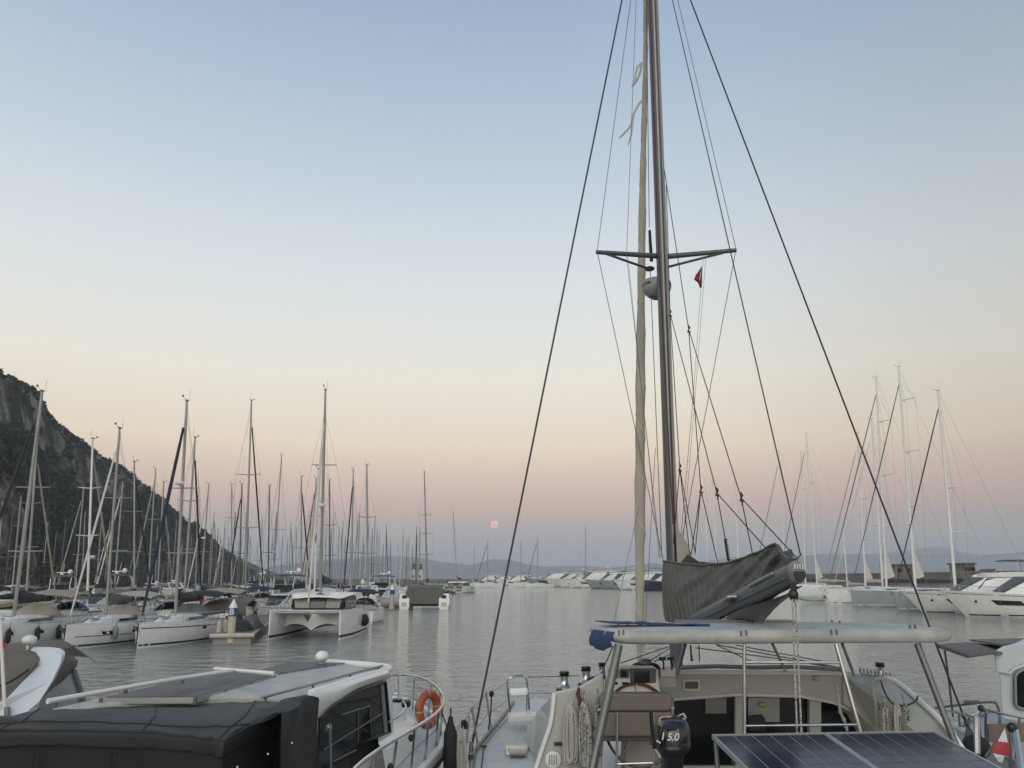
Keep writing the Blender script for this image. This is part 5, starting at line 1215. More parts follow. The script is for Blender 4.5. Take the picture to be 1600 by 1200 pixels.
wr((1099, 400, 14.35), (1083, 620, 14.2), .004); wr((1103, 400, 14.35), (1086, 620, 14.2), .004); wr((1083, 620, 14.2), (1062, 862, 14.3), .005); wr((1086, 620, 14.2), (1066, 862, 14.3), .004)
A_, B_ = (1047, 490, 14.3), (1076, 515, 13.8); k1, k2, k3, k4 = (1062, 731, 14.0), (1095, 765, 13.3), (1120, 770, 12.6), (1158, 778, 11.6)
for a, b in (((1041, 290, 14.5), A_), ((1038, 265, 14.5), B_), (A_, k1), (A_, k3), (B_, k2), (B_, k4), (k1, (1052, 850, 14.3)), (k1, (1086, 862, 13.6)), (k1, (1078, 868, 13.9)), (k2, (1086, 866, 13.6)), (k2, (1122, 882, 12.8)), (k2, (1080, 866, 13.8)), (k3, (1196, 856, 11.0)), (k3, (1133, 842, 12.6)), (k4, (1243, 870, 9.9)), (k4, (1176, 866, 11.6))):
    wr(a, b, .0085, ropek, 'lazy_jack')
for k in (A_, B_, k1, k2, k3, k4):
    p = W(*k); add(MB().tube([p + Vector((.0, 0, .09)), p + Vector((.02, 0, .04)), p, p + Vector((-.02, 0, -.05)), p + Vector((.03, 0, -.04)), p + Vector((0, 0, -.11))], [.010, .019, .013, .02, .014, .008], 6), 'line_knot', black)
add(MB().tube([W(1133 + (i % 2) * 2 - 1 + i * .28, 842 + i * 1.9, 12.6) for i in range(19)], [.02 + .012 * (i % 2) for i in range(19)], 5), 'knotted_line', black)
# furled headsail on the forestay
fl = [(1009, -10, 15.0), (1008, 120, 15.3), (1004, 300, 15.7), (1001, 560, 16.3), (1000, 780, 16.8), (999.5, 975, 17.2), (999, 1040, 17.4)]
wd_ = [.055, .055, .075, .10, .115, .085, .03]; P_ = curve(pts(fl), 14); n = len(P_)
rs_ = [interp(i / (n - 1), [(k / 6, w) for k, w in enumerate(wd_)]) * (1 + .07 * math.sin(i * 1.3) + .05 * math.sin(i * .47)) for i in range(n)]
fs_ = add(MB().tube(P_, rs_, 10), 'furled_headsail', sailc, smooth=True)
sp_ = []
for i in range(n * 3 - 2):
    t = i / 3; k = min(int(t), n - 2); c = P_[k].lerp(P_[k + 1], t - k); a = i * .42; sp_.append(c + Vector((math.cos(a), math.sin(a), 0)) * rs_[k] * 1.03)
add(MB().tube(sp_, .008, 4), 'sail_wrap_edge', sailw, fs_)
for strip in ([(1003, 96, 15.2), (995, 104, 15.1), (992, 116, 15.0), (990, 128, 15.0), (987, 134, 15.0)], [(1003, 155, 15.3), (995, 165, 15.2), (988, 180, 15.1), (984, 195, 15.1), (975, 207, 15.0), (968, 214, 15.0)], [(990, 176, 15.1), (987, 192, 15.1), (985, 210, 15.1), (981, 226, 15.1)], [(1002, 98, 15.2), (999, 112, 15.2), (993, 126, 15.1), (988, 133, 15.1)]):
    c = curve(pts(strip), 4); m_ = len(c); add(MB().slab([[p + Vector((-.004, 0, 0)), p + Vector((.035 * math.sin(math.pi * min(1, .15 + i / m_)) + .006, .02, -.035))] for i, p in enumerate(c)], (0, .004, 0)), 'torn_sail_strip', sailw, fs_)
wr((1006, 1020, 17.3), (1024, 700, 16.5), .006); wr((958, 976, 15), (999, 790, 16.7), .005)
# helm station
con = add(MB().loft([pts([(946, 1046, 11.3), (952, 1041, 11.3), (1020, 1040, 11.3), (1028, 1046, 11.3), (1032, 1084, 11.2), (944, 1084, 11.2)]), pts([(950, 1042, 11.8), (955, 1039, 11.8), (1018, 1038, 11.8), (1024, 1041, 11.8), (1028, 1080, 11.8), (950, 1080, 11.8)])]), 'helm_console', white2, bevel=.02)
for x0, y0, x1, y1 in ((951, 1046, 966, 1060), (968, 1045, 983, 1060), (952, 1064, 967, 1080), (970, 1064, 984, 1079)):
    q = add(pbox(x0, y0, x1, y1, 11.25, .06), 'gauge', greyp, con, bevel=.006); add(pbox(x0 + 2, y0 + 2, x1 - 2, y1 - 2, 11.235, .03), 'gauge_face', screen, q)
q = add(pbox(985, 1045, 1025, 1073, 11.24, .07), 'chart_plotter', alud, con, bevel=.008); add(pbox(991, 1048, 1015, 1067, 11.225, .03), 'screen', screen, q)
for k in range(5): add(MB().ball(W(994 + k * 5, 1070, 11.23), .008, 6, 4), 'button', white2, q)
add(pbox(1032, 1043, 1056, 1058, 11.5, .25), 'throttle_box', white2, bevel=.015)
for dx in (0, 13): add(MB().tube(pts([(1037 + dx, 1046, 11.5), (1037 + dx, 1036, 11.45), (1034 + dx, 1029, 11.4)]), .012, 6), 'throttle_lever', black); add(pbox(1030 + dx, 1027, 1041 + dx, 1032, 11.38, .06), 'throttle_grip', black, bevel=.01)
add(pbox(1030, 1058, 1056, 1074, 11.55, .2), 'throttle_shelf', cream, bevel=.01)
wc = W(998, 1132, 11.05); wh = add(MB().tube([wc + Vector((.46 * math.cos(a), .12 * math.sin(a), .50 * math.sin(a))) for a in [2 * math.pi * k / 40 for k in range(40)]], .019, 7, True), 'steering_wheel', woodb, smooth=True)
for k in range(5):
    a = 2 * math.pi * k / 5 + .3; add(MB().tube([wc, wc + Vector((.46 * math.cos(a), .12 * math.sin(a), .50 * math.sin(a)))], .011, 5), 'spoke', steel, wh)
add(pbox(976, 1150, 1022, 1230, 11.5, .4), 'helm_pedestal', cream, bevel=.03)
def cushion(x0, y0, x1, y1, Y, dy, r=.07): add(MB().loft([[Vector((p.x, Y + k, p.z)) for p in round_poly(pts([(x0, y0, Y), (x1, y0, Y), (x1, y1, Y), (x0, y1, Y)]), rr_, 4)] for k, rr_ in ((0, r), (dy, r))]), 'helm_seat_cushion', vinyl, smooth=30, bevel=.03, seg=3)
cushion(937, 1083, 1052, 1112, 10.62, .16, .10); cushion(939, 1112, 1051, 1152, 10.65, .15, .04); cushion(926, 1140, 1040, 1159, 10.75, .5, .05)
for x in (964, 1021): add(MB().tube(pts([(x, 1112, 10.58), (x, 1160, 10.58), (x - 1, 1225, 10.58)]), .016, 7), 'seat_frame', steel, smooth=True)
add(MB().tube(pts([(964, 1194, 10.58), (1021, 1192, 10.58)]), .014, 7), 'seat_frame', steel, smooth=True)
for x, y in ((938, 1108), (1052, 1106), (1027, 1127)): add(pbox(x - 3, y - 1, x + 2, y + 1.5, 10.58, .03), 'seat_hinge', steel)
# winches
def winch(px, py, Y, s=1.0):
    c = W(px, py, Y); w = add(MB().lathe([(.10 * s, 0), (.10 * s, .03 * s), (.07 * s, .05 * s), (.052 * s, .09 * s), (.052 * s, .15 * s), (.06 * s, .17 * s)], c, 18), 'winch', steel, smooth=35)
    add(MB().lathe([(.066 * s, .17 * s), (.074 * s, .19 * s), (.05 * s, .20 * s), (.074 * s, .21 * s), (.06 * s, .235 * s), (.02, .24 * s)], c, 18), 'winch_top', black, w, 35); add(MB().lathe([(.112 * s, -.05 * s), (.112 * s, .012 * s)], c, 18), 'winch_base', black, w)
winch(882, 1077, 11.25, 1.0); winch(916, 1069, 11.3, 1.0); winch(941, 1056, 11.4, .75); winch(1377, 1060, 12.6, 1.0)
add(MB().ball(W(929, 1063, 11.3), (.09, .09, .06), 8, 6), 'line_clutch', black, smooth=True); add(MB().box(W(1386, 1064, 12.3), (.3, .12, .08), Matrix.Rotation(.3, 3, 'Y')), 'line_clutch', black)
# bow pulpit, stanchions, lifelines, deck gear on the port hull
add(MB().tube(curve(pts([(797, 1113, 14.3), (793, 1068, 14.3), (800, 1058, 14.3), (817, 1056, 14.4), (823, 1064, 14.4), (827, 1109, 14.4)]), 5), .018, 7), 'pulpit', steel, smooth=True)
add(MB().prism([p for p in round_poly(pts([(797, 1079, 14.25), (824, 1078, 14.3), (826, 1085, 13.9), (797, 1087, 13.9)]), .05, 3)], (0, 0, .035)), 'pulpit_seat', white)
for a, b in (((824, 1082, 14.3), (823, 1109, 14.0)),): add(MB().tube([W(*a), W(*b)], .014, 6), 'seat_leg', steel)
for a, b in (((759, 1081, 13.0), (768, 1143, 12.9)), ((737, 1104, 12.2), (748, 1173, 12.1)), ((733, 1119, 12.6), (729, 1160, 12.5))): add(MB().tube([W(*a), W(*b)], .016, 6), 'stanchion', steeld)
add(MB().tube(pts([(768, 1084, 12.95), (767, 1110, 12.9), (763, 1141, 12.9)]), .012, 5), 'fender_line', ropek); add(MB().ball(W(768, 1084, 12.95), (.04, .04, .05), 8, 6), 'line_knot', black)
for l in ([(793, 1065, 14.3), (760, 1084, 13.0), (738, 1106, 12.2), (712, 1145, 11.6)], [(795, 1092, 14.3), (763, 1113, 13.0), (743, 1139, 12.2), (722, 1175, 11.7)]):
    for a, b in zip(l, l[1:]): add(MB().tube(sag(W(*a), W(*b), .02, 5), .006, 4), 'lifeline', steeld)
for a, b, m_ in (((825, 1058, 14.4), (905, 1056, 13.3), roper), ((827, 1083, 14.4), (872, 1083, 13.4), steeld)): add(MB().tube([W(*a), W(*b)], .007, 4), 'lifeline', m_)
add(MB().loft([pts([(794, 1113, 14.0), (838, 1112, 14.0), (838, 1117, 13.6), (794, 1119, 13.6)]), pts([(793, 1123, 14.0), (839, 1122, 14.0), (839, 1128, 13.6), (793, 1129, 13.6)])]), 'deck_locker', white2, bevel=.015)
h = add(MB().prism([Z(790, 1170, 1.56), Z(826, 1170, 1.56), Z(823, 1183, 1.56), Z(791, 1183, 1.56)], (0, 0, .05)), 'deck_hatch', steel, bevel=.01); add(MB().prism([Z(794, 1171, 1.615), Z(823, 1171, 1.615), Z(821, 1180, 1.615), Z(795, 1180, 1.615)], (0, 0, .008)), 'hatch_glass', glassg, h)
add(MB().tube([Z(835, 1135, 1.6), Z(832, 1140, 1.6)], .09, 10), 'deck_vent', white2)
add(MB().tube([Z(794, 1122, 1.6), Z(770, 1148, 1.6), Z(756, 1166, 1.6), Z(752, 1200, 1.6)], .008, 4), 'deck_line', ropek); add(MB().ball(Z(756, 1166, 1.6), (.05, .05, .02), 8, 5), 'pad_eye', black)
add(pbox(733, 1179, 740, 1215, 11.5, .1), 'fender_board', woodb)
add(pbox(866, 1160, 878, 1165, 10.95, .05), 'cleat', black, bevel=.01)
add(MB().lathe([(.10, 0), (.105, .012), (.07, .02)], W(864, 1187, 10.97), 18, Matrix.Rotation(R(90), 3, 'X')), 'vent_cover', white2, smooth=40)
for k in range(4): add(MB().box(W(864, 1187, 10.95) + Vector((-.045 + .03 * k, 0, 0)), (.012, .01, .12)), 'vent_slot', greyp)
# sheets running over the coachroof
for a, b in (((1086, 1012, 13.2), (1222, 1030, 13.2)), ((1222, 1030, 13.2), (1318, 1045, 12.6)), ((1118, 1007, 13.4), (1312, 1043, 12.7)), ((1150, 1008, 13.6), (1300, 1036, 12.9)), ((1120, 1008, 13.4), (1175, 1034, 12.8)), ((970, 1036, 11.9), (1052, 1008, 14.4)), ((1016, 1032, 12.0), (1053, 1009, 14.4)), ((1022, 1034, 12.0), (1056, 1018, 14.4)), ((958, 1010, 10.4), (938, 1055, 11.2))):
    add(MB().tube([W(*a), W(*b)], .009, 4), 'sheet_line', wire)
add(MB().tube(pts([(1079, 1008, 11.0), (1080, 1022, 11.0), (1081, 1033, 11.0)]), [.012, .012, .022], 6), 'hanging_strap', black); add(MB().tube(pts([(1092, 1008, 11.2), (1093, 1034, 11.2)]), .008, 5), 'hanging_strap', black)
add(MB().tube(curve(pts([(1183, 950, 11.3), (1178, 965, 11.3), (1172, 978, 11.3), (1150, 982, 10.9), (1120, 984, 10.7), (1096, 985, 10.7)]), 5), .010, 5), 'cable', black)
# mainsheet
add(MB().ball(W(1240, 930, 9.5), (.06, .05, .08), 10, 8), 'mainsheet_block', black, smooth=True); add(MB().box(W(1240, 921, 9.5), (.06, .05, .12)), 'mainsheet_block', black)
for a, b in (((1238, 936, 9.45), (1246, 1160, 9.35)), ((1243, 936, 9.45), (1253, 1160, 9.35))): add(MB().tube([W(*a), W(*b)], .011, 6), 'mainsheet', ropes)
# hanging flogged line with frayed end
add(MB().tube(curve(pts([(1305, 1069, 11.8), (1308, 1082, 11.8), (1310, 1095, 11.8), (1313, 1112, 11.8), (1320, 1128, 11.8), (1324, 1142, 11.8)]), 4), [.018 + .012 * (i % 3 == 0) for i in range(21)], 6), 'frayed_rope', ropew)
# solar panel on the stern arch
PA, PB = W(1112, 1149, 8.6), W(1458, 1143, 8.95); e1 = (PB - PA) / 2; e2 = -ray(650, 697).normalized() * 1.75; nn = e1.cross(e2).normalized(); nn = nn if nn.z > 0 else -nn
cellm = None
for s in (0, 1):
    o_ = PA + e1 * s + e1 * (.004 if s else 0); a1 = e1 * .996
    pn = add(MB().prism([o_, o_ + a1, o_ + a1 + e2, o_ + e2], nn * -.035), 'solar_panel', solarback)
    fr = MB(); q = [o_, o_ + a1, o_ + a1 + e2, o_ + e2]
    for a, b in zip(q, q[1:] + q[:1]):
        c = (o_ + (a1 + e2) / 2); ia, ib = a.lerp(c, .03), b.lerp(c, .03); fr.prism([a, b, ib, ia], nn * .012)
    add(fr, 'panel_frame', mat('panel frame', (.46, .48, .49), .35, .5), pn)
    nx, ny = 6, 9; cw, ch = a1 / nx, e2 * .965 / ny
    for i in range(nx):
        for j in range(ny):
            b0 = o_ + e2 * .018 + cw * (i + .045) * .96 + a1 * .02 + ch * (j + .012)
            if cellm is None:
                ce = add(MB().prism([b0, b0 + cw * .90, b0 + cw * .90 + ch * .955, b0 + ch * .955], nn * .003), 'solar_cell', solar, pn); cellm = (ce, b0.copy())
            else:
                ce = cellm[0].copy(); COL.objects.link(ce); ce.parent = pn; ce.location = b0 - cellm[1]
for a, b in (((1118, 1160, 8.55), (1124, 1235, 8.5)), ((1450, 1165, 8.9), (1452, 1250, 8.8))): add(MB().tube([W(*a), W(*b)], .025, 8), 'panel_post', steeld, smooth=True)
add(MB().tube([PA + e2 * .3 - nn * .06, PB + e2 * .3 - nn * .06], .02, 7), 'panel_support', steeld, smooth=True)
add(pbox(1034, 1182, 1068, 1230, 9.25, .05), 'outboard_bracket', black)

# things hanging on or lying on the catamaran
def rope_coil(px, y0, y1, wpx, Y, m, n, label, seed, par_m=None):
    rs = random.Random(seed); top = W(px, y0, Y); L = top.z - W(px, y1, Y).z; wd = wpx / 1200 * Y * .97
    t = thing('rope_coil', label, 'rope', top)
    mb = MB(); n = n * 3
    for k in range(n):                       # strands hang from a narrow gasket and spread below it
        x0 = rs.uniform(-.16, .16) * wd; x1 = rs.uniform(-.5, .5) * wd * .9; x2 = x1 + rs.uniform(.25, .45) * wd * (-1 if x1 > 0 else 1); l = L * rs.uniform(.86, 1.0); dy = rs.uniform(-.05, .03); dz = rs.uniform(-.02, .05)
        P = curve([(x0, dy, dz - .02), (lerp(x0, x1, .7), dy - .02, -l * .16), (x1, dy - .02, -l * .5), (lerp(x1, x2, .12), dy, -l * .88), ((x1 + x2) / 2, dy + .01, -l), (lerp(x1, x2, .88), dy + .02, -l * .88), (x2, dy + .02, -l * .5), (lerp(x0, x2, .6), dy + .01, -l * .16), (x0 + .01, dy, dz - .02)], 4)
        mb.tube(P, .0105, 6)
    mb.build('loops', m, t, smooth=True)
    mb = MB()
    for q in range(4): mb.tube([(wd * .24 * math.cos(a), -.02 + .05 * math.sin(a), -.05 - .022 * q + .004 * math.sin(a)) for a in [2 * math.pi * k / 12 for k in range(12)]], .0115, 6, True)
    mb.tube([(0, 0, -.08), (.01, 0, .05), (0, .03, .14)], .011, 6); mb.build('gasket_turns', m, t, smooth=True)
rope_coil(891, 1098, 1198, 24, 10.85, ropew, 8, 'beige coil of rope hanging leftmost on the port coaming', 1)
rope_coil(913, 1096, 1210, 22, 10.82, ropes, 8, 'black flecked coil of rope hanging in the middle of the port coaming', 2)
rope_coil(934, 1094, 1182, 12, 10.80, ropeg, 5, 'thin green flecked rope coil beside the helm seat', 3)
rope_coil(1382, 1102, 1158, 22, 11.5, ropes, 8, 'black flecked rope coil hanging leftmost on the starboard coaming', 4)
rope_coil(1400, 1102, 1160, 18, 11.4, ropew, 6, 'pale rope coil hanging in the middle of the starboard coaming', 5)
rope_coil(1412, 1102, 1160, 12, 11.35, ropeg, 5, 'green flecked rope coil hanging rightmost on the starboard coaming', 6)
rope_coil(718, 1140, 1215, 24, 11.3, ropew, 8, 'thick white rope coil hung on the post left of the catamaran deck', 7)
t = thing('line_end', 'red flecked line end hanging from the left winch', 'rope', W(905, 1078, 10.9)); MB().tube([(0, .05, .02), (-.02, 0, -.05), (.01, 0, -.13), (-.005, 0, -.2)], [.02, .028, .03, .015], 6).build('line', roper, t, smooth=True); MB().tube([(.06, .05, 0), (.03, 0, -.1), (.01, 0, -.24)], .012, 5).build('tail', ropes, t)
for a, b, l in (((1362, 1063, 12.0), (1372, 1140, 11.7), 'white rope draped over the starboard coaming edge'),):
    A = W(*a); o = MB().tube([p - A for p in curve(pts([(1385, 1060, 12.0), (1364, 1064, 11.95), (1368, 1100, 11.75), (1372, 1150, 11.7)]), 5)], .02, 6).build('rope', ropew, smooth=True); o.location = A; tag(o, l, 'rope')
A = W(1345, 1055, 12.2); o = MB().tube([Vector((.5 * k / 40, .05 * math.sin(k * 1.4), -.07 * k / 40 + .05 + .05 * math.cos(k * 1.4))) for k in range(41)], .016, 6).build('rope_bundle', ropew, smooth=True); o.location = A; tag(o, 'grey rope bundle twisted along the starboard coaming top', 'rope')
A = W(1400, 1108, 11.3); o = MB().tube([p - A for p in curve(pts([(1376, 1064, 11.9), (1384, 1085, 11.6), (1396, 1100, 11.5), (1415, 1102, 11.4), (1430, 1096, 11.4), (1434, 1088, 11.5)]), 5)], .012, 6).build('rope', ropek, smooth=True); o.location = A; tag(o, 'dark rope looping across the starboard coaming face', 'rope')
# blue cloth over the hardtop corner
t = thing('blue_cloth', 'crumpled blue canvas draped over the left end of the hardtop', 'canvas', W(940, 990, 10.9))
g = []
for i in range(16):
    s = i / 15; row = []
    a, b = W(lerp(930, 1110, s), lerp(986, 984.5, s), lerp(11.1, 10.6, s)), W(lerp(958, 1110, s), lerp(988.5, 985.2, s), lerp(10.55, 10.5, s))
    for j in range(6):
        p = a.lerp(b, j / 5); p.z = zc + .115 + .03 * (1 - s) + .025 * noise.noise(Vector((i * .9, j * .9, 1))); row.append(p)
    g.append(row)
MB().slab(g, (0, 0, .012)).build('top_fold', canvasblue, t, True, True)
g = []
for i in range(9):
    s = i / 8; a = W(lerp(927, 957, s), lerp(987, 991, s), lerp(11.0, 10.1, s)); b = W(lerp(925, 957, s), [1008, 1010, 1012, 1014, 1016, 1017, 1016, 1013, 1010][i], lerp(10.95, 10.05, s)); row = []
    for j in range(7):
        q = j / 6; p = a.lerp(b, q); p += Vector((-.05 * math.sin(q * 2.5) + .02 * math.sin(i * 1.7), -.03 * math.sin(i * 1.7 + q), .03 * (1 - q))); row.append(p)
    g.append(row)
MB().slab(g, (.012, .0, 0)).build('hanging_fold', canvasblue, t, True, True)
# navy cap / cloth on the console
t = thing('folded_cloth', 'navy cloth with a grey cap lying on the helm console', 'cloth', W(1008, 1042, 11.6)); MB().ball((0, 0, .0), (.21, .14, .07), 14, 8).build('cloth', canvasn, t, smooth=True); MB().ball((0, -.02, .06), (.10, .10, .06), 12, 8).build('cap', greyp, t, smooth=True)
# outboard engine
OB = thing('outboard_motor', 'black outboard motor with 15.0 lettering clamped at the stern', 'outboard motor', W(1050, 1200, 8.9))
def oring(y, hw, dpt, cx=1050, Y=8.9): 
    c = W(cx, y, Y); w_ = hw / 1200 * Y * .97; return [c + Vector((w_ * (abs(math.cos(a)) ** .7) * (1 if math.cos(a) > 0 else -1), dpt * (abs(math.sin(a)) ** .7) * (1 if math.sin(a) > 0 else -1), 0)) for a in [2 * math.pi * k / 20 for k in range(20)]]
gl = mat('black engine enamel', (.010, .011, .013), .16, var=.3, coat=.5)
MB().loft([oring(1120, 6, .08), oring(1121, 14, .16), oring(1124, 19, .21), oring(1132, 23, .25), (oring(1146, 25, .27)), oring(1158, 25.5, .27)]).build('cowl', gl, OB, smooth=50, w=True)
MB().loft([oring(1158.5, 24, .25), oring(1164, 25, .26), oring(1171, 22, .23), oring(1176, 18, .18), oring(1185, 14, .13), oring(1205, 13, .12), oring(1240, 11, .11)]).build('lower_casing', black, OB, smooth=50, w=True)
MB().tube(pts([(1017, 1110, 8.75), (1019, 1140, 8.75), (1023, 1170, 8.75)]), .022, 7).build('tiller_arm', black, OB, True, True)
MB().tube(pts([(1062, 1119, 8.95), (1068, 1116, 8.9), (1071, 1121, 8.9), (1066, 1126, 8.85)]), .016, 6).build('carry_handle', steel, OB, True, True)
pbox(1039, 1131, 1058, 1140, 8.632, .03).build('cowl_panel', mat('dark decal', (.012, .014, .03), .25), OB, w=True)
def text_on(par, body, P, size, m, rot=(90, 0, 0), name='lettering', shear=0.0):
    c = bpy.data.curves.new(name, 'FONT'); c.body = body; c.size = size; c.extrude = .002; c.align_x = 'CENTER'; c.align_y = 'CENTER'; c.shear = shear; c.offset = .002
    tmp = bpy.data.objects.new(name, c); COL.objects.link(tmp); dg = bpy.context.evaluated_depsgraph_get(); me = bpy.data.meshes.new_from_object(tmp.evaluated_get(dg)); bpy.data.objects.remove(tmp)
    o = bpy.data.objects.new(name, me); COL.objects.link(o); me.materials.clear(); me.materials.append(m); o.parent = par; o.location = Vector(P) - par.location; o.rotation_euler = [R(a) for a in rot]; return o
text_on(OB, '1', W(1035, 1151, 8.635), .10, whitec, shear=.2); text_on(OB, '5.0', W(1051, 1152, 8.618), .10, whitec, shear=.25)
for x_, y_ in ((1068, 1160), (1029, 1159)): MB().box(W(x_, y_, 8.70), (.045, .02, .016), Matrix.Rotation(-.6 if x_ > 1050 else .5, 3, 'Y')).build('side_decal', whitec, OB, w=True)
MB().tube([W(1066, 1149, 8.68) + Vector((.03 * math.cos(a), 0, .025 * math.sin(a))) for a in [math.pi + math.pi * k / 8 for k in range(9)]], .005, 5).build('crescent_decal', greyp, OB, w=True)
# courtesy flag on the halyard
t = thing('courtesy_flag', 'small dark red flag drooping from the right spreader halyard', 'flag', W(1096, 416, 14.35))
g = []
fo = pts([(1097, 415, 14.35), (1092, 423, 14.3), (1087, 430, 14.28), (1084, 438, 14.25)]); fi = pts([(1097, 449, 14.35), (1094, 449, 14.33), (1091, 441, 14.3), (1086, 437, 14.27)])
for a, b in zip(fo, fi): g.append([a.lerp(b, j / 4) + Vector((0, .02 * math.sin(j * 2), 0)) for j in range(5)])
MB().slab(g, (0, .008, 0)).build('cloth', red, t, True, True)
MB().prism(pts([(1095.2, 424, 14.30), (1096.0, 424, 14.30), (1093.6, 438, 14.27), (1092.8, 438, 14.27)]), (0, .01, 0)).build('white_emblem', whitec, t, w=True)
# ---------------------------------------------------------------- motorboat in the left foreground
MBT = thing('motorboat', 'white motorboat in the left foreground with black cockpit canvas and solar panels', 'motorboat', (-2.4, 8.5, 0))
def am(mb, name, m, par=None, smooth=False, bevel=0.0, seg=2): return mb.build(name, m, par or MBT, smooth, True, bevel, seg)
zr = 2.75
def ZP(l, z): return [Z(x, y, z) for x, y in l]
# hull and foredeck
zs = 1.75
sheer_ = ZP([(694, 1153), (689, 1172), (673, 1193), (652, 1216), (610, 1262), (560, 1330)], zs); port_ = ZP([(690, 1140), (676, 1121), (655, 1107), (630, 1098), (600, 1094), (560, 1098)], zs)
back = [Vector((-1.75, 5.0, zs)), Vector((-5.0, 5.4, zs)), Vector((-4.6, 10.5, zs))]
deck_ = sheer_ + back + port_[::-1]
am(MB().loft([deck_, [Vector((lerp(p.x, -2.8, .06), p.y - (.2 if p.y > 10 else 0), .7)) for p in deck_], [Vector((lerp(p.x, -2.8, .35), p.y - (.9 if p.y > 10 else 0), -.4)) for p in deck_]]), 'hull', white)
am(MB().prism([p + Vector((0, 0, .004)) for p in deck_], (0, 0, .012)), 'foredeck', deckm)
am(MB().tube([p + Vector((0, 0, .05)) for p in port_[::-1][1:] + sheer_[:4]], .045, 7), 'gunwale', white2, smooth=True)
am(MB().tube([p + Vector((.03, -.02, -.09)) for p in port_[::-1][3:] + sheer_[:4]], .03, 6), 'rub_rail', rubber, smooth=True)
tr = [W(598, 1100, 10.8), W(628, 1098, 11.9), W(645, 1106, 12.2), W(650, 1118, 11.8), W(640, 1134, 11.0), W(612, 1152, 10.2), W(598, 1160, 9.9)]
am(MB().loft([[Vector((lerp(p.x, -2, -.10), p.y + .08, zs)) for p in tr], [Vector((p.x, p.y, zs + .28)) for p in tr], [Vector((lerp(p.x, -2, .18), lerp(p.y, 11, .12), zs + .34)) for p in tr]]), 'trunk_cabin', white, bevel=.02)
am(MB().tube(curve(pts([(608, 1128, 10.5), (625, 1118, 11.0), (634, 1105, 11.4), (630, 1096, 11.6)]), 5), .016, 6), 'grab_rail', steel, smooth=True)
am(pbox(627, 1095, 640, 1106, 12.3, .2), 'windlass', black, bevel=.02); am(pbox(612, 1093, 626, 1098, 12.3, .2), 'deck_cleat', black, bevel=.01)
# wheelhouse: side wall, arched window, roof
PL0, PL1 = W(488, 1088, 8.6), W(612, 1052, 10.75); pn_ = Vector((PL1.y - PL0.y, -(PL1.x - PL0.x), 0)).normalized()
def onp(px, py, off=0.0):
    d = ray(px, py); o_ = PL0 + pn_ * off; c = Vector((0, 0, CAM_H)); return c + d * ((o_ - c).dot(pn_) / d.dot(pn_))
def onps(l, off=0.0): return [onp(x, y, off) for x, y in l]
am(MB().prism(onps([(488, 1088), (612, 1052), (615, 1150), (598, 1172), (548, 1235), (488, 1260)]), pn_ * -.08), 'cabin_side', white)
wn_ = am(MB().prism(onps([(498, 1124), (510, 1111), (530, 1097), (556, 1081), (603, 1065), (610, 1146), (598, 1160), (556, 1196), (545, 1230), (496, 1240)], .012), pn_ * .015), 'side_window', glassd)
am(MB().tube(onps([(500, 1123), (511, 1110), (530, 1096), (556, 1080), (602, 1065), (610, 1146), (597, 1161), (555, 1197)], .03), .016, 6), 'window_gasket', black, wn_, True)
am(MB().tube(onps([(596, 1070), (602, 1143)], .03), .03, 6), 'window_pillar', greyp, wn_)
for l in ([(533, 1117), (577, 1103)], [(560, 1107), (559, 1160)], [(577, 1103), (581, 1150)], [(505, 1172), (598, 1114)], [(520, 1190), (556, 1172)]):
    am(MB().tube(onps(l, .035), .011, 5), 'interior_rail', alud, wn_)
roofR = ZP([(462, 1090), (488, 1083), (520, 1073), (560, 1060), (604, 1046)], zr); roofL = ZP([(60, 1112), (150, 1092), (270, 1072), (400, 1051), (500, 1036)], zr)
g = [[l.lerp(r, k / 8) + Vector((0, 0, .07 * (1 - (k / 4 - 1) ** 2))) for k in range(9)] for l, r in zip(roofL, roofR)]
am(MB().slab(g, (0, 0, -.10)), 'wheelhouse_roof', dirty, smooth=40, bevel=.03)
fa = MB(); up_ = [(486, 1084, 8.66), (520, 1074, 9.3), (560, 1061, 10.05), (606, 1047, 10.82)]; lo_ = [(498, 1122, 8.68), (520, 1102, 9.22), (558, 1077, 9.95), (612, 1058, 10.85)]
am(MB().slab([[onp(a[0], a[1], .02), onp(lerp(a[0], b[0], .35), lerp(a[1], b[1], .35), .075), onp(lerp(a[0], b[0], .8), lerp(a[1], b[1], .8), .07), onp(b[0], b[1], .03)] for a, b in zip(up_, lo_)], pn_ * -.04), 'roof_fascia', white2, smooth=60)
am(MB().tube(curve(pts([(487, 1083, 8.66), (520, 1073, 9.3), (560, 1060, 10.05), (606, 1047, 10.82), (600, 1042, 11.2), (560, 1038, 11.6), (505, 1034, 12.0)]), 4), .045, 8), 'roof_edge', white, smooth=True)
am(MB().loft([[Z(505, 1036, zr - .1), Z(606, 1048, zr - .1), Z(606, 1048, zr - .1) + Vector((0, -.1, -.9)), Z(505, 1036, zr - .1) + Vector((0, -.1, -.9))], [Z(505, 1036, zr - .1) + Vector((0, .1, 0)), Z(606, 1048, zr - .1) + Vector((0, .06, 0)), Z(606, 1048, zr - .1) + Vector((0, .03, -.9)), Z(505, 1036, zr - .1) + Vector((0, .0, -.9))]]), 'windscreen', glassg)
def rail_on(l, r, posts, m=alu, z=.12):
    am(MB().tube(curve(pts(l), 5), r, 7), 'roof_rail', m, smooth=True)
    for a, b in posts: am(MB().tube([W(*a), W(*b)], r * .9, 6), 'rail_post', steeld)
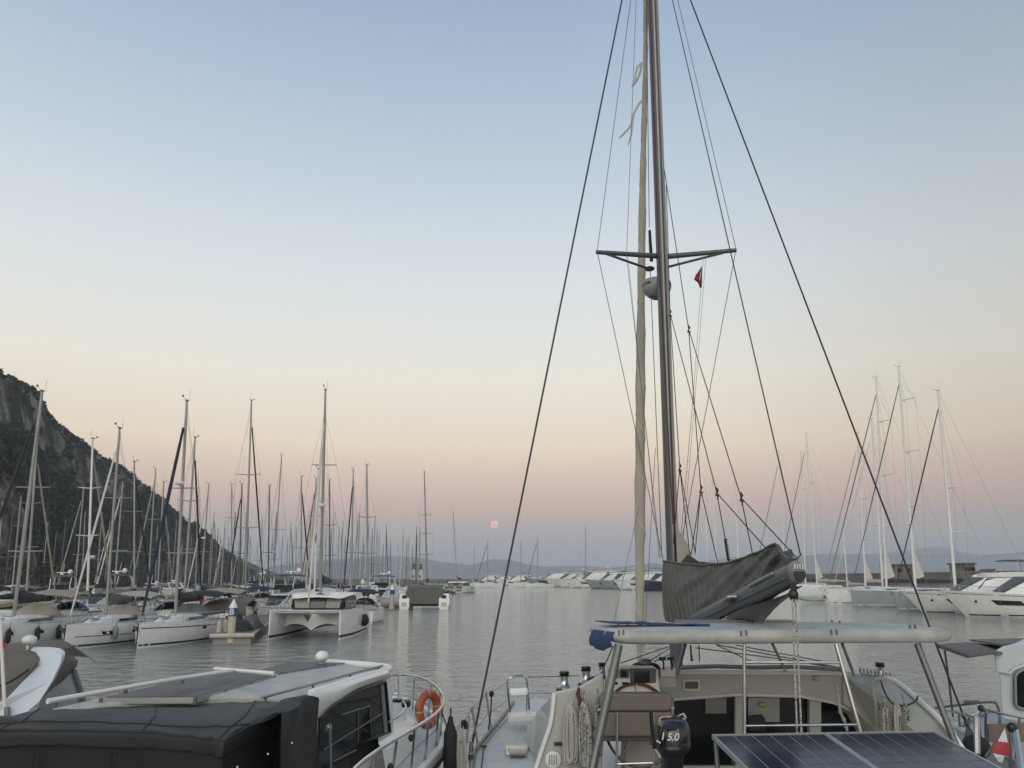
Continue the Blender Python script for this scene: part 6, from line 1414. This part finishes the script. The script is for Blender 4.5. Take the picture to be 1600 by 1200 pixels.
rail_on([(408, 1090, 7.9), (470, 1074, 8.75), (540, 1055, 9.95), (598, 1040, 11.0)], .016, (((415, 1088, 8.0), (415, 1098, 8.0)), ((489, 1069, 9.05), (489, 1080, 9.0)), ((547, 1053, 10.1), (547, 1062, 10.05)), ((592, 1042, 10.9), (592, 1050, 10.85))))
rail_on([(74, 1096, 7.3), (160, 1081, 7.8), (270, 1062, 8.7), (365, 1048, 9.8)], .024, (((86, 1095, 7.4), (86, 1106, 7.4)), ((196, 1074, 8.1), (196, 1084, 8.1)), ((285, 1060, 8.9), (285, 1068, 8.9))), alupale)
am(MB().tube(pts([(335, 1045, 9.9), (428, 1052, 9.7)]), .022, 7), 'cross_tube', alupale, smooth=True)
def roof_panel(q, z):
    P = ZP(q, z); pn = am(MB().prism(P, (0, 0, -.055)), 'solar_panel', mat('panel rim', (.38, .39, .40), .4, .4)); c = sum(P, Vector()) / 4
    am(MB().prism([p.lerp(c, .035) + Vector((0, 0, .002)) for p in P], (0, 0, .004)), 'panel_film', solarg, pn)
    for k in range(4): am(MB().box(P[k] + Vector((0, 0, -.03)), (.03, .03, .07)), 'panel_foot', steeld, pn)
    for t in (.33, .66): am(MB().box(P[1].lerp(P[2], t) + Vector((0, 0, -.03)), (.03, .03, .07)), 'panel_foot', steeld, pn)
roof_panel([(158, 1091), (305, 1090), (429, 1056), (345, 1048)], zr + .085); roof_panel([(385, 1052), (436, 1053), (541, 1036), (455, 1034)], zr + .08)
sl_ = am(MB().ball(W(503, 1026, 11.6), (.095, .12, .08), 16, 10), 'searchlight', white, smooth=True); am(MB().tube(pts([(502, 1028, 11.6), (502, 1037, 11.6)]), .035, 8), 'searchlight_neck', white2, sl_, True)
# cockpit canvas
fore = [(-40, 1124), (40, 1113), (88, 1104), (200, 1102), (330, 1101), (410, 1095), (458, 1085)]; mid = [(-90, 1131), (0, 1124), (85, 1119), (200, 1118), (325, 1122), (395, 1113), (452, 1098)]; aft = [(-170, 1143), (-60, 1140), (60, 1139), (180, 1141), (300, 1149), (345, 1154), (352, 1153)]
rows_ = [ZP(fore, 2.74), ZP([(lerp(a[0], b[0], .5), lerp(a[1], b[1], .5)) for a, b in zip(fore, mid)], 2.78), ZP(mid, 2.80), ZP([(lerp(a[0], b[0], .5), lerp(a[1], b[1], .5)) for a, b in zip(mid, aft)], 2.78), ZP(aft, 2.74)]
for i_ in ():
    pass
rows_[4][-1] = Z(352, 1152, 2.74); rows_[3][-1] = Z(398, 1131, 2.75); rows_[2][-1] = Z(432, 1117, 2.76); rows_[1][-1] = Z(450, 1108, 2.77); rows_[0][-1] = Z(464, 1102, 2.78)
g = []
for r in rows_: g.append(curve(r, 6))
gg = []
for i in range(len(g[0])):
    gg.append(curve([g[k][i] for k in range(5)], 4))
for i, r in enumerate(gg):
    for j, p in enumerate(r): p.z += .022 * noise.noise(Vector((i * .22, j * .35, 3))) + .012 * (1 - abs(noise.noise(Vector((i * .31, j * .16, 9)))) * 2) + .010 * (1 - abs(math.sin(i * .37 + j * .16))) - .012
cv = am(MB().slab(gg, (0, 0, -.02)), 'cockpit_canvas', mat('black canvas lit top', (.050, .050, .047), .65, var=.35, scale=1.4, bump=.4, bscale=50, spec=.45), smooth=60)  # top of the cover coloured paler, as the side that catches the light
for k_ in (9, 20, 29): am(MB().tube([r_ + Vector((0, 0, .004)) for r_ in gg[k_]], .006, 5), 'canvas_seam', MATS['charcoal canvas'], cv)
am(MB().tube([r[12] + Vector((0, 0, .004)) for r in gg], .006, 5), 'canvas_seam', MATS['charcoal canvas'], cv)
edge_ = [r[-1] for r in gg] + [gg[-1][j] for j in range(len(gg[-1]) - 2, -1, -1)]
g1 = [[p + Vector((0, 0, .006)), p + Vector((.012, -.014, -.004)), p + Vector((.014, -.016, -.06 + .006 * math.sin(i * .8))), p + Vector((.006 + .006 * math.sin(i * 1.3), -.008, -.125 + .008 * math.sin(i * .6)))] for i, p in enumerate(edge_)]
am(MB().tube([q[1] for q in g1], .008, 6), 'canvas_piping', MATS['charcoal canvas'], cv, True)
am(MB().slab(g1, (-.012, .012, 0)), 'canvas_valance', mat('black canvas trim', (.014, .015, .018), .6, var=.3, scale=2, bump=.3), smooth=60)
g1 = []
for i, p in enumerate(edge_):
    q = i / len(edge_); row = []
    for j in range(6):
        s = j / 5; w__ = .045 * s * math.sin(i * 1.45) + .03 * noise.noise(Vector((i * .3, s * 2, 5))); row.append(p + Vector((w__ - .02, -w__ * .6 + .03, -.10 - 1.35 * s)))
    g1.append(row)
am(MB().slab(g1, (-.015, .015, 0)), 'side_curtain', mat('black canvas shaded side', (.011, .012, .014), .8, var=.35, scale=2, bump=.3), smooth=60)  # same cover coloured darker here, shade of the upright sides painted in
for px, py, Y in ((362, 1196, 6.25), (410, 1176, 6.75), (448, 1159, 7.3)):
    am(MB().ball(W(px, py, Y) + Vector((.06, -.05, 0)), .008, 8, 6), 'snap_button', white2)
# canvas wrapped round the aft edge of the wheelhouse
fo = [(449, 1113, 7.4), (455, 1103, 7.6), (464, 1092, 8.0), (476, 1086, 8.25), (486, 1091, 8.4), (490, 1106, 8.45)]
g1 = []
fo = [tuple(q) for q in curve([Vector(q) for q in fo], 3)]
for k, (px, py, Y) in enumerate(fo):
    row = [W(px, py, Y) + Vector((.08, -.08, .0 - (j / 8) * 1.5)) + Vector((.025 * math.sin(k * .7 + j * .7), -.02 * math.sin(j + k), 0)) + Vector((.10 * (j / 8) * min(1, k / 6) - .10 * (1 - min(1, k / 4)), 0, 0)) for j in range(9)]; row = [row[0] + Vector((-.22, .10, -.03)), row[0] + Vector((-.06, .03, .005))] + row[:1] + row[1:]; g1.append(row)
am(MB().slab(g1, (-.02, .02, 0)), 'canvas_wrap', MATS['charcoal canvas'], smooth=85)
for k in range(3):      # zip, tapes and wrinkle rolls on the cover
    am(MB().tube([edge_[6 + k * 6] + Vector((.01, -.03, -.16)), edge_[6 + k * 6] + Vector((.0, -.05, -.9))], .007, 5), 'curtain_zip', black)
am(MB().tube([W(499, 1128, 8.55) + Vector((.12, -.05, 0)), W(500, 1230, 8.3) + Vector((.12, -.05, 0))], .014, 5), 'canvas_lacing', steeld); am(MB().ball(W(496, 1134, 8.6) + Vector((.14, -.1, 0)), .035, 10, 6), 'porthole_light', steel)
# bow rail
rl = [(606, 1056), (625, 1054), (650, 1057), (675, 1067), (690, 1083), (693, 1097), (683, 1113), (660, 1130), (625, 1151), (585, 1176), (555, 1200), (540, 1222)]
RL = ZP(rl, 2.42); am(MB().tube(curve(RL, 5), .021, 8), 'bow_rail', steel, smooth=True)
ml = ZP([(598, 1085), (625, 1084), (645, 1090), (668, 1100)], 2.05); am(MB().tube(curve(ml, 4), .013, 6), 'bow_rail', steel, smooth=True)
for a, b in (((622, 1054), (623, 1098)), ((648, 1057), (644, 1109)), ((674, 1067), (669, 1121)), ((688, 1080), (684, 1135)), ((692, 1095), (688, 1150)), ((684, 1112), (681, 1168)), ((669, 1124), (664, 1192)), ((648, 1137), (641, 1215)), ((620, 1154), (611, 1226)), ((585, 1176), (576, 1250))):
    p, q = Z(*a, 2.42), Z(*b, zs); am(MB().tube([p, q], .015, 7), 'rail_stanchion', steel, smooth=True); am(MB().lathe([(.04, 0), (.03, .03), (.016, .09)], q, 10), 'stanchion_foot', steel)
am(MB().tube([Z(684, 1113, 2.42).lerp(Z(681, 1168, zs), .45), Z(648, 1137, 2.42).lerp(Z(641, 1215, zs), .45), Z(605, 1165, 2.42) - Vector((0, 0, .3))], .006, 5), 'lifeline', steeld)
for x, y in ((642, 1153), (610, 1199)): am(MB().ball(Z(x, y, 2.3), (.03, .03, .04), 8, 6), 'line_knot', black)
# life ring hung on the bow rail
cR = W(669, 1108, 11.5); t = thing('life_ring', 'orange life ring leaning against the bow rail of the left motorboat', 'life ring', cR)
a_ = (W(680, 1084, 11.65) - W(657, 1133, 11.35)) / 2; b_ = Vector((.125, .20, .0)); b_ = b_ - a_ * (a_.dot(b_) / a_.dot(a_)); a_ *= .80; b_ = b_.normalized() * a_.length
MB().tube([a_ * math.cos(q) + b_ * math.sin(q) for q in [2 * math.pi * k / 40 for k in range(40)]], .060, 12, True).build('ring', orange, t, smooth=True)
for q0 in (.7, 2.25, 3.9, 5.4): MB().tube([a_ * math.cos(q0 + d) + b_ * math.sin(q0 + d) for d in (-.05, 0, .05)], .0625, 12).build('white_band', mat('faded band', (.45, .35, .32), .5), t, smooth=True)
MB().tube([(a_ * math.cos(q) + b_ * math.sin(q)) * (1.30 + .06 * math.cos(4 * q)) for q in [2 * math.pi * k / 32 for k in range(32)]], .008, 5, True).build('grab_line', ropew, t)
f_ = fender(W(703, 1176, 11.2), 'black fender hanging from the bow rail of the left motorboat', rubber, .70, .088, .1); A = W(690, 1112, 11.5)
o = MB().tube([p - A for p in sag(A, W(703, 1146, 11.2), .01, 6)], .010, 5).build('fender_line', ropek); o.location = A; tag(o, 'black line from the bow rail down to the black fender', 'rope')
o = MB().tube(curve([(0, 0, -.5), (0, 0, 0), (.01, .02, .12), (.05, .04, .14), (.07, .05, .05)], 4), .03, 7).build('mooring_hook', black, smooth=True); o.location = W(720, 1146, 11.35); tag(o, 'black shepherd hook holding the thick white rope coil', 'hook')

# ---------------------------------------------------------------- boat with white arch at the left edge
AB = thing('motorboat', 'motorboat at the left edge with taupe canvas and white swept radar arch', 'motorboat', (-6.6, 10.5, 0))
def aa(mb, name, m, par=None, smooth=False, bevel=0.0, seg=2): return mb.build(name, m, par or AB, smooth, True, bevel, seg)
arch = pts([(45, 1016, 9.8), (70, 1016, 9.8), (88, 1018, 9.75), (97, 1024, 9.7), (95, 1036, 9.6), (82, 1064, 9.4), (62, 1096, 9.2), (42, 1114, 9.1), (12, 1123, 9.0), (-40, 1136, 8.9), (-40, 1120, 8.9), (10, 1092, 9.1), (40, 1060, 9.4), (57, 1040, 9.6), (62, 1028, 9.7), (56, 1020, 9.8)])
aa(MB().prism(arch, (-.10, .25, .02)), 'radar_arch', mat('arch white', (.66, .69, .71), .3, var=.05), bevel=.02, seg=3)
g1 = []
for i, (px, py, Y) in enumerate([(-120, 1040, 9.6), (-60, 1026, 9.7), (0, 1018, 9.8), (30, 1017, 9.8), (52, 1020, 9.78), (62, 1028, 9.7)]):
    a = W(px, py, Y); lowp = W(*[(-120, 1120, 9.1), (-60, 1108, 9.1), (0, 1092, 9.15), (20, 1080, 9.25), (40, 1062, 9.4), (58, 1040, 9.6)][i])
    row = [a + Vector((-.35, 2.0, -.25)), a + Vector((-.12, .9, .06)), a.lerp(lowp, .02)] + [a.lerp(lowp, s) + Vector((.04 * math.sin(s * 3), -.10 * math.sin(s * math.pi), 0)) for s in (.25, .5, .75, 1)]
    g1.append(row)
gq = [curve([g1[i][j] for i in range(6)], 4) for j in range(7)]
aa(MB().slab(gq, (-.01, .03, 0)), 'cockpit_canvas', canvast, smooth=60)
aa(MB().tube(curve(pts([(-60, 1092, 9.05), (0, 1072, 9.1), (25, 1060, 9.2), (45, 1046, 9.4)]), 4), .012, 5), 'canvas_seam', canvasd)
g1 = [[W(*p) for p in r] for r in ([(94, 1020, 9.85), (104, 1022, 10.1), (114, 1025, 10.3), (121, 1031, 10.5)], [(92, 1036, 9.7), (104, 1040, 9.95), (114, 1040, 10.2), (120, 1040, 10.4)], [(80, 1064, 9.45), (92, 1058, 9.8), (104, 1053, 10.1), (114, 1047, 10.35)], [(64, 1092, 9.25), (76, 1080, 9.6), (92, 1068, 9.95), (112, 1052, 10.3)])]
aa(MB().slab(g1, (-.02, .05, -.01)), 'aft_canvas', canvast, smooth=60)
g1 = [[W(*p) for p in r] for r in ([(64, 1090, 9.5), (92, 1070, 9.9), (114, 1048, 10.3), (120, 1046, 10.35)], [(58, 1110, 9.4), (95, 1098, 9.8), (125, 1085, 10.2), (132, 1084, 10.25)], [(52, 1140, 9.3), (98, 1130, 9.7), (134, 1120, 10.1), (142, 1118, 10.2)])]
aa(MB().slab(g1, (-.01, .03, 0)), 'clear_panel', mat('clear vinyl', (.20, .215, .215), .25, var=.2, scale=3))
aa(MB().tube(curve(pts([(113, 1045, 10.3), (118, 1062, 10.25), (124, 1082, 10.2), (134, 1112, 10.1)]), 4), .03, 6), 'panel_piping', canvast, smooth=True)
hb = [Vector((-9.5, 7.5, 1.3)), Vector((-5.6, 7.8, 1.3)), Vector((-5.7, 12, 1.4)), Vector((-7.2, 15.5, 1.6)), Vector((-9.2, 12, 1.4))]
aa(MB().loft([hb, [p + Vector((0, 0, -1.0)) for p in hb], [Vector((lerp(p.x, -7.5, .3), p.y, -.4)) for p in hb]]), 'hull', white)
dv = aa(MB().ball(W(46, 1000, 9.9), (.085, .085, .06), 12, 8), 'gps_dome', white2, smooth=True); aa(MB().tube(pts([(43, 1002, 9.9), (43, 1017, 9.9)]), .018, 6), 'dome_stem', steel, dv)
aa(MB().tube(pts([(0, 960, 9.0), (4, 1040, 9.0), (8, 1116, 9.0)]), .018, 7), 'flag_pole', alupale, smooth=True); aa(pbox(6, 1105, 12, 1122, 8.98, .05), 'pole_socket', greyp)
t = thing('ensign', 'red flag furled at the left-edge flag pole', 'flag', W(2, 995, 9.05)); MB().slab([[W(-6, 985, 9.05), W(3, 990, 9.03), W(5, 1000, 9.0)], [W(-6, 1000, 9.05), W(4, 1004, 9.02), W(9, 1011, 8.98)], [W(-6, 1014, 9.05), W(4, 1013, 9.0), W(15, 1013, 8.95)]], (0, .01, 0)).build('cloth', mat('bright red cloth', (.34, .02, .035), .8), t, w=True)

# ---------------------------------------------------------------- boat at the right edge
RBT = thing('motorboat', 'pale wheelhouse motorboat at the right edge with grey awning and rails', 'motorboat', (9.0, 13.5, 0))
def ar(mb, name, m, par=None, smooth=False, bevel=0.0, seg=2): return mb.build(name, m, par or RBT, smooth, True, bevel, seg)
pal = mat('pale blue gelcoat', (.50, .545, .55), .3, var=.08, scale=1.5)
cab = pts([(1566, 1125, 13.0), (1563, 1090, 13.0), (1561, 1052, 13.0), (1556, 1046, 13.0), (1553, 1024, 13.0), (1556, 1016, 13.0), (1566, 1010, 13.0), (1600, 1003, 13.0), (1740, 990, 13.0), (1740, 1150, 13.0)])
ar(MB().prism(cab, (1.25, 1.7, 0)), 'wheelhouse', pal, bevel=.04, seg=3)
ar(MB().prism(round_poly(pts([(1585, 1054, 12.96), (1596, 1046, 12.96), (1720, 1040, 12.96), (1720, 1112, 12.96), (1600, 1108, 12.96), (1586, 1104, 12.96)]), .06, 3), (0, .03, 0)), 'side_window', glassd); ar(MB().tube([p + Vector((0, -.02, 0)) for p in round_poly(pts([(1585, 1054, 12.95), (1596, 1046, 12.95), (1720, 1040, 12.95), (1720, 1112, 12.95), (1600, 1108, 12.95), (1586, 1104, 12.95)]), .06, 3)], .02, 6, True), 'window_frame', alu)
ar(MB().tube(pts([(1556, 1048, 12.97), (1578, 1052, 12.95), (1584, 1046, 12.95), (1610, 1036, 12.95)]), .02, 6), 'roof_moulding', pal, smooth=True)
ar(MB().slab([[W(1463, 1007, 12.6), W(1512, 1024, 12.0)], [W(1480, 1005, 12.8), W(1530, 1019, 12.2)], [W(1512, 1003, 13.2), W(1545, 1019, 12.6)], [W(1540, 1006, 13.4), W(1566, 1019, 13.0)], [W(1562, 1008, 13.6), W(1572, 1012, 13.2)]], (0, 0, -.04)), 'awning', canvasg, smooth=40)
ar(MB().tube(pts([(1464, 1008, 12.6), (1512, 1025, 12.0), (1545, 1020, 12.5)]), .03, 6), 'awning_edge', canvasg, smooth=True)
ar(MB().prism(pts([(1515, 999, 13.3), (1600, 997, 14.0), (1640, 1002, 13.5), (1563, 1006, 13.0)]), (0, 0, -.03)), 'solar_panel', solarg)
hb = [Vector((6.95, 9.5, 1.45)), Vector((7.1, 12.0, 1.5)), Vector((7.6, 14.2, 1.5)), Vector((9, 15.6, 1.55)), Vector((12, 15, 1.5)), Vector((12, 9.0, 1.45))]
ar(MB().loft([hb, [p + Vector((.05, 0, -1.0)) for p in hb], [Vector((lerp(p.x, 9.5, .3), p.y, -.4)) for p in hb]]), 'hull', pal); ar(MB().prism([p + Vector((0, 0, .004)) for p in hb], (0, 0, .012)), 'side_deck', deckm)
ar(MB().tube([p + Vector((0, 0, .05)) for p in hb[:4]], .05, 6), 'gunwale', pal, smooth=True)
ar(pbox(1545, 1132, 1610, 1160, 12.3, .05), 'cabin_step', teak)
def rt(l, r=.016, m=steel, n=5, nm='guard_rail'): ar(MB().tube(curve(pts(l), n), r, 7), nm, m, smooth=True)
rt([(1462, 1106, 13.2), (1505, 1101, 13.4), (1548, 1097, 13.2), (1558, 1103, 13.1), (1562, 1122, 12.9), (1561, 1145, 12.7)], .02, steeld)
rt([(1474, 1109, 12.3), (1500, 1115, 12.1), (1528, 1123, 11.9)], .018); rt([(1533, 1107, 12.1), (1560, 1114, 11.9), (1610, 1124, 11.6)], .018)
rt([(1506, 1097, 13.35), (1520, 1098, 13.3), (1530, 1097, 13.3)], .03, canvasg)
for l in ([(1476, 1017, 12.6), (1482, 1060, 12.8), (1489, 1120, 13.0)], [(1498, 1117, 12.1), (1500, 1136, 12.1)], [(1477, 1110, 12.3), (1478, 1120, 12.3)], [(1533, 1108, 12.1), (1530, 1130, 12.0), (1533, 1155, 12.0)], [(1539, 1110, 12.1), (1541, 1178, 12.0)], [(1593, 1121, 11.7), (1592, 1150, 11.7)], [(1562, 1118, 12.9), (1560, 1146, 12.8)]): rt(l, .016, steeld, 3, 'rail_stanchion')
rt([(1526, 1120, 11.9), (1527, 1178, 11.8)], .042, steel, 3, 'rail_stanchion'); rt([(1586, 1141, 11.4), (1597, 1215, 11.0)], .05, steel, 3, 'rail_stanchion'); rt([(1579, 1143, 11.4), (1579, 1210, 11.2)], .022, steeld, 3, 'rail_stanchion')
ar(MB().ball(W(1581, 1137, 11.4), (.07, .06, .07), 10, 7), 'rail_clamp', black, smooth=True); ar(MB().ball(W(1533, 1107, 12.1), (.05, .05, .05), 8, 6), 'rail_clamp', black, smooth=True)
ar(MB().tube(pts([(1515, 1120, 12.2), (1508, 1160, 12.1)]), .025, 6), 'bracing_strut', steeld); ar(MB().tube(pts([(1541, 1115, 12.0), (1540, 1150, 12.0), (1541, 1175, 11.9)]), .012, 5), 'hanging_line', canvasblue)
fd = thing('fender', 'black round fender between the catamaran and the right-edge boat', 'fender', W(1525, 1168, 12.0)); MB().ball((0, 0, 0), (.20, .16, .17), 14, 10).build('body', rubber, fd, smooth=True); MB().tube([(0, 0, .15), (-.1, .1, .42)], .012, 5).build('lanyard', ropek, fd)
t = thing('ensign', 'white and red striped flag drooping from a slanted pole at the right edge', 'flag', W(1570, 1138, 11.3))
MB().tube(pts([(1571, 1135, 11.3), (1555, 1160, 11.3), (1540, 1183, 11.3)]), .016, 7).build('pole', steeld, t, True, True)
for nm, q, m_ in (('white_stripe', [(1570, 1138), (1575, 1160), (1559, 1158)], whitec), ('red_stripe', [(1559, 1158), (1575, 1160), (1580, 1183), (1552, 1177), (1549, 1172)], mat('flag red', (.40, .05, .06), .8, var=.15)), ('lower_white_stripe', [(1552, 1177), (1570, 1181), (1566, 1192), (1560, 1190), (1556, 1184)], whitec)):
    MB().prism([W(x, y, 11.28 + .02 * math.sin(x)) for x, y in q], (0, .008, 0)).build(nm, m_, t, w=True)
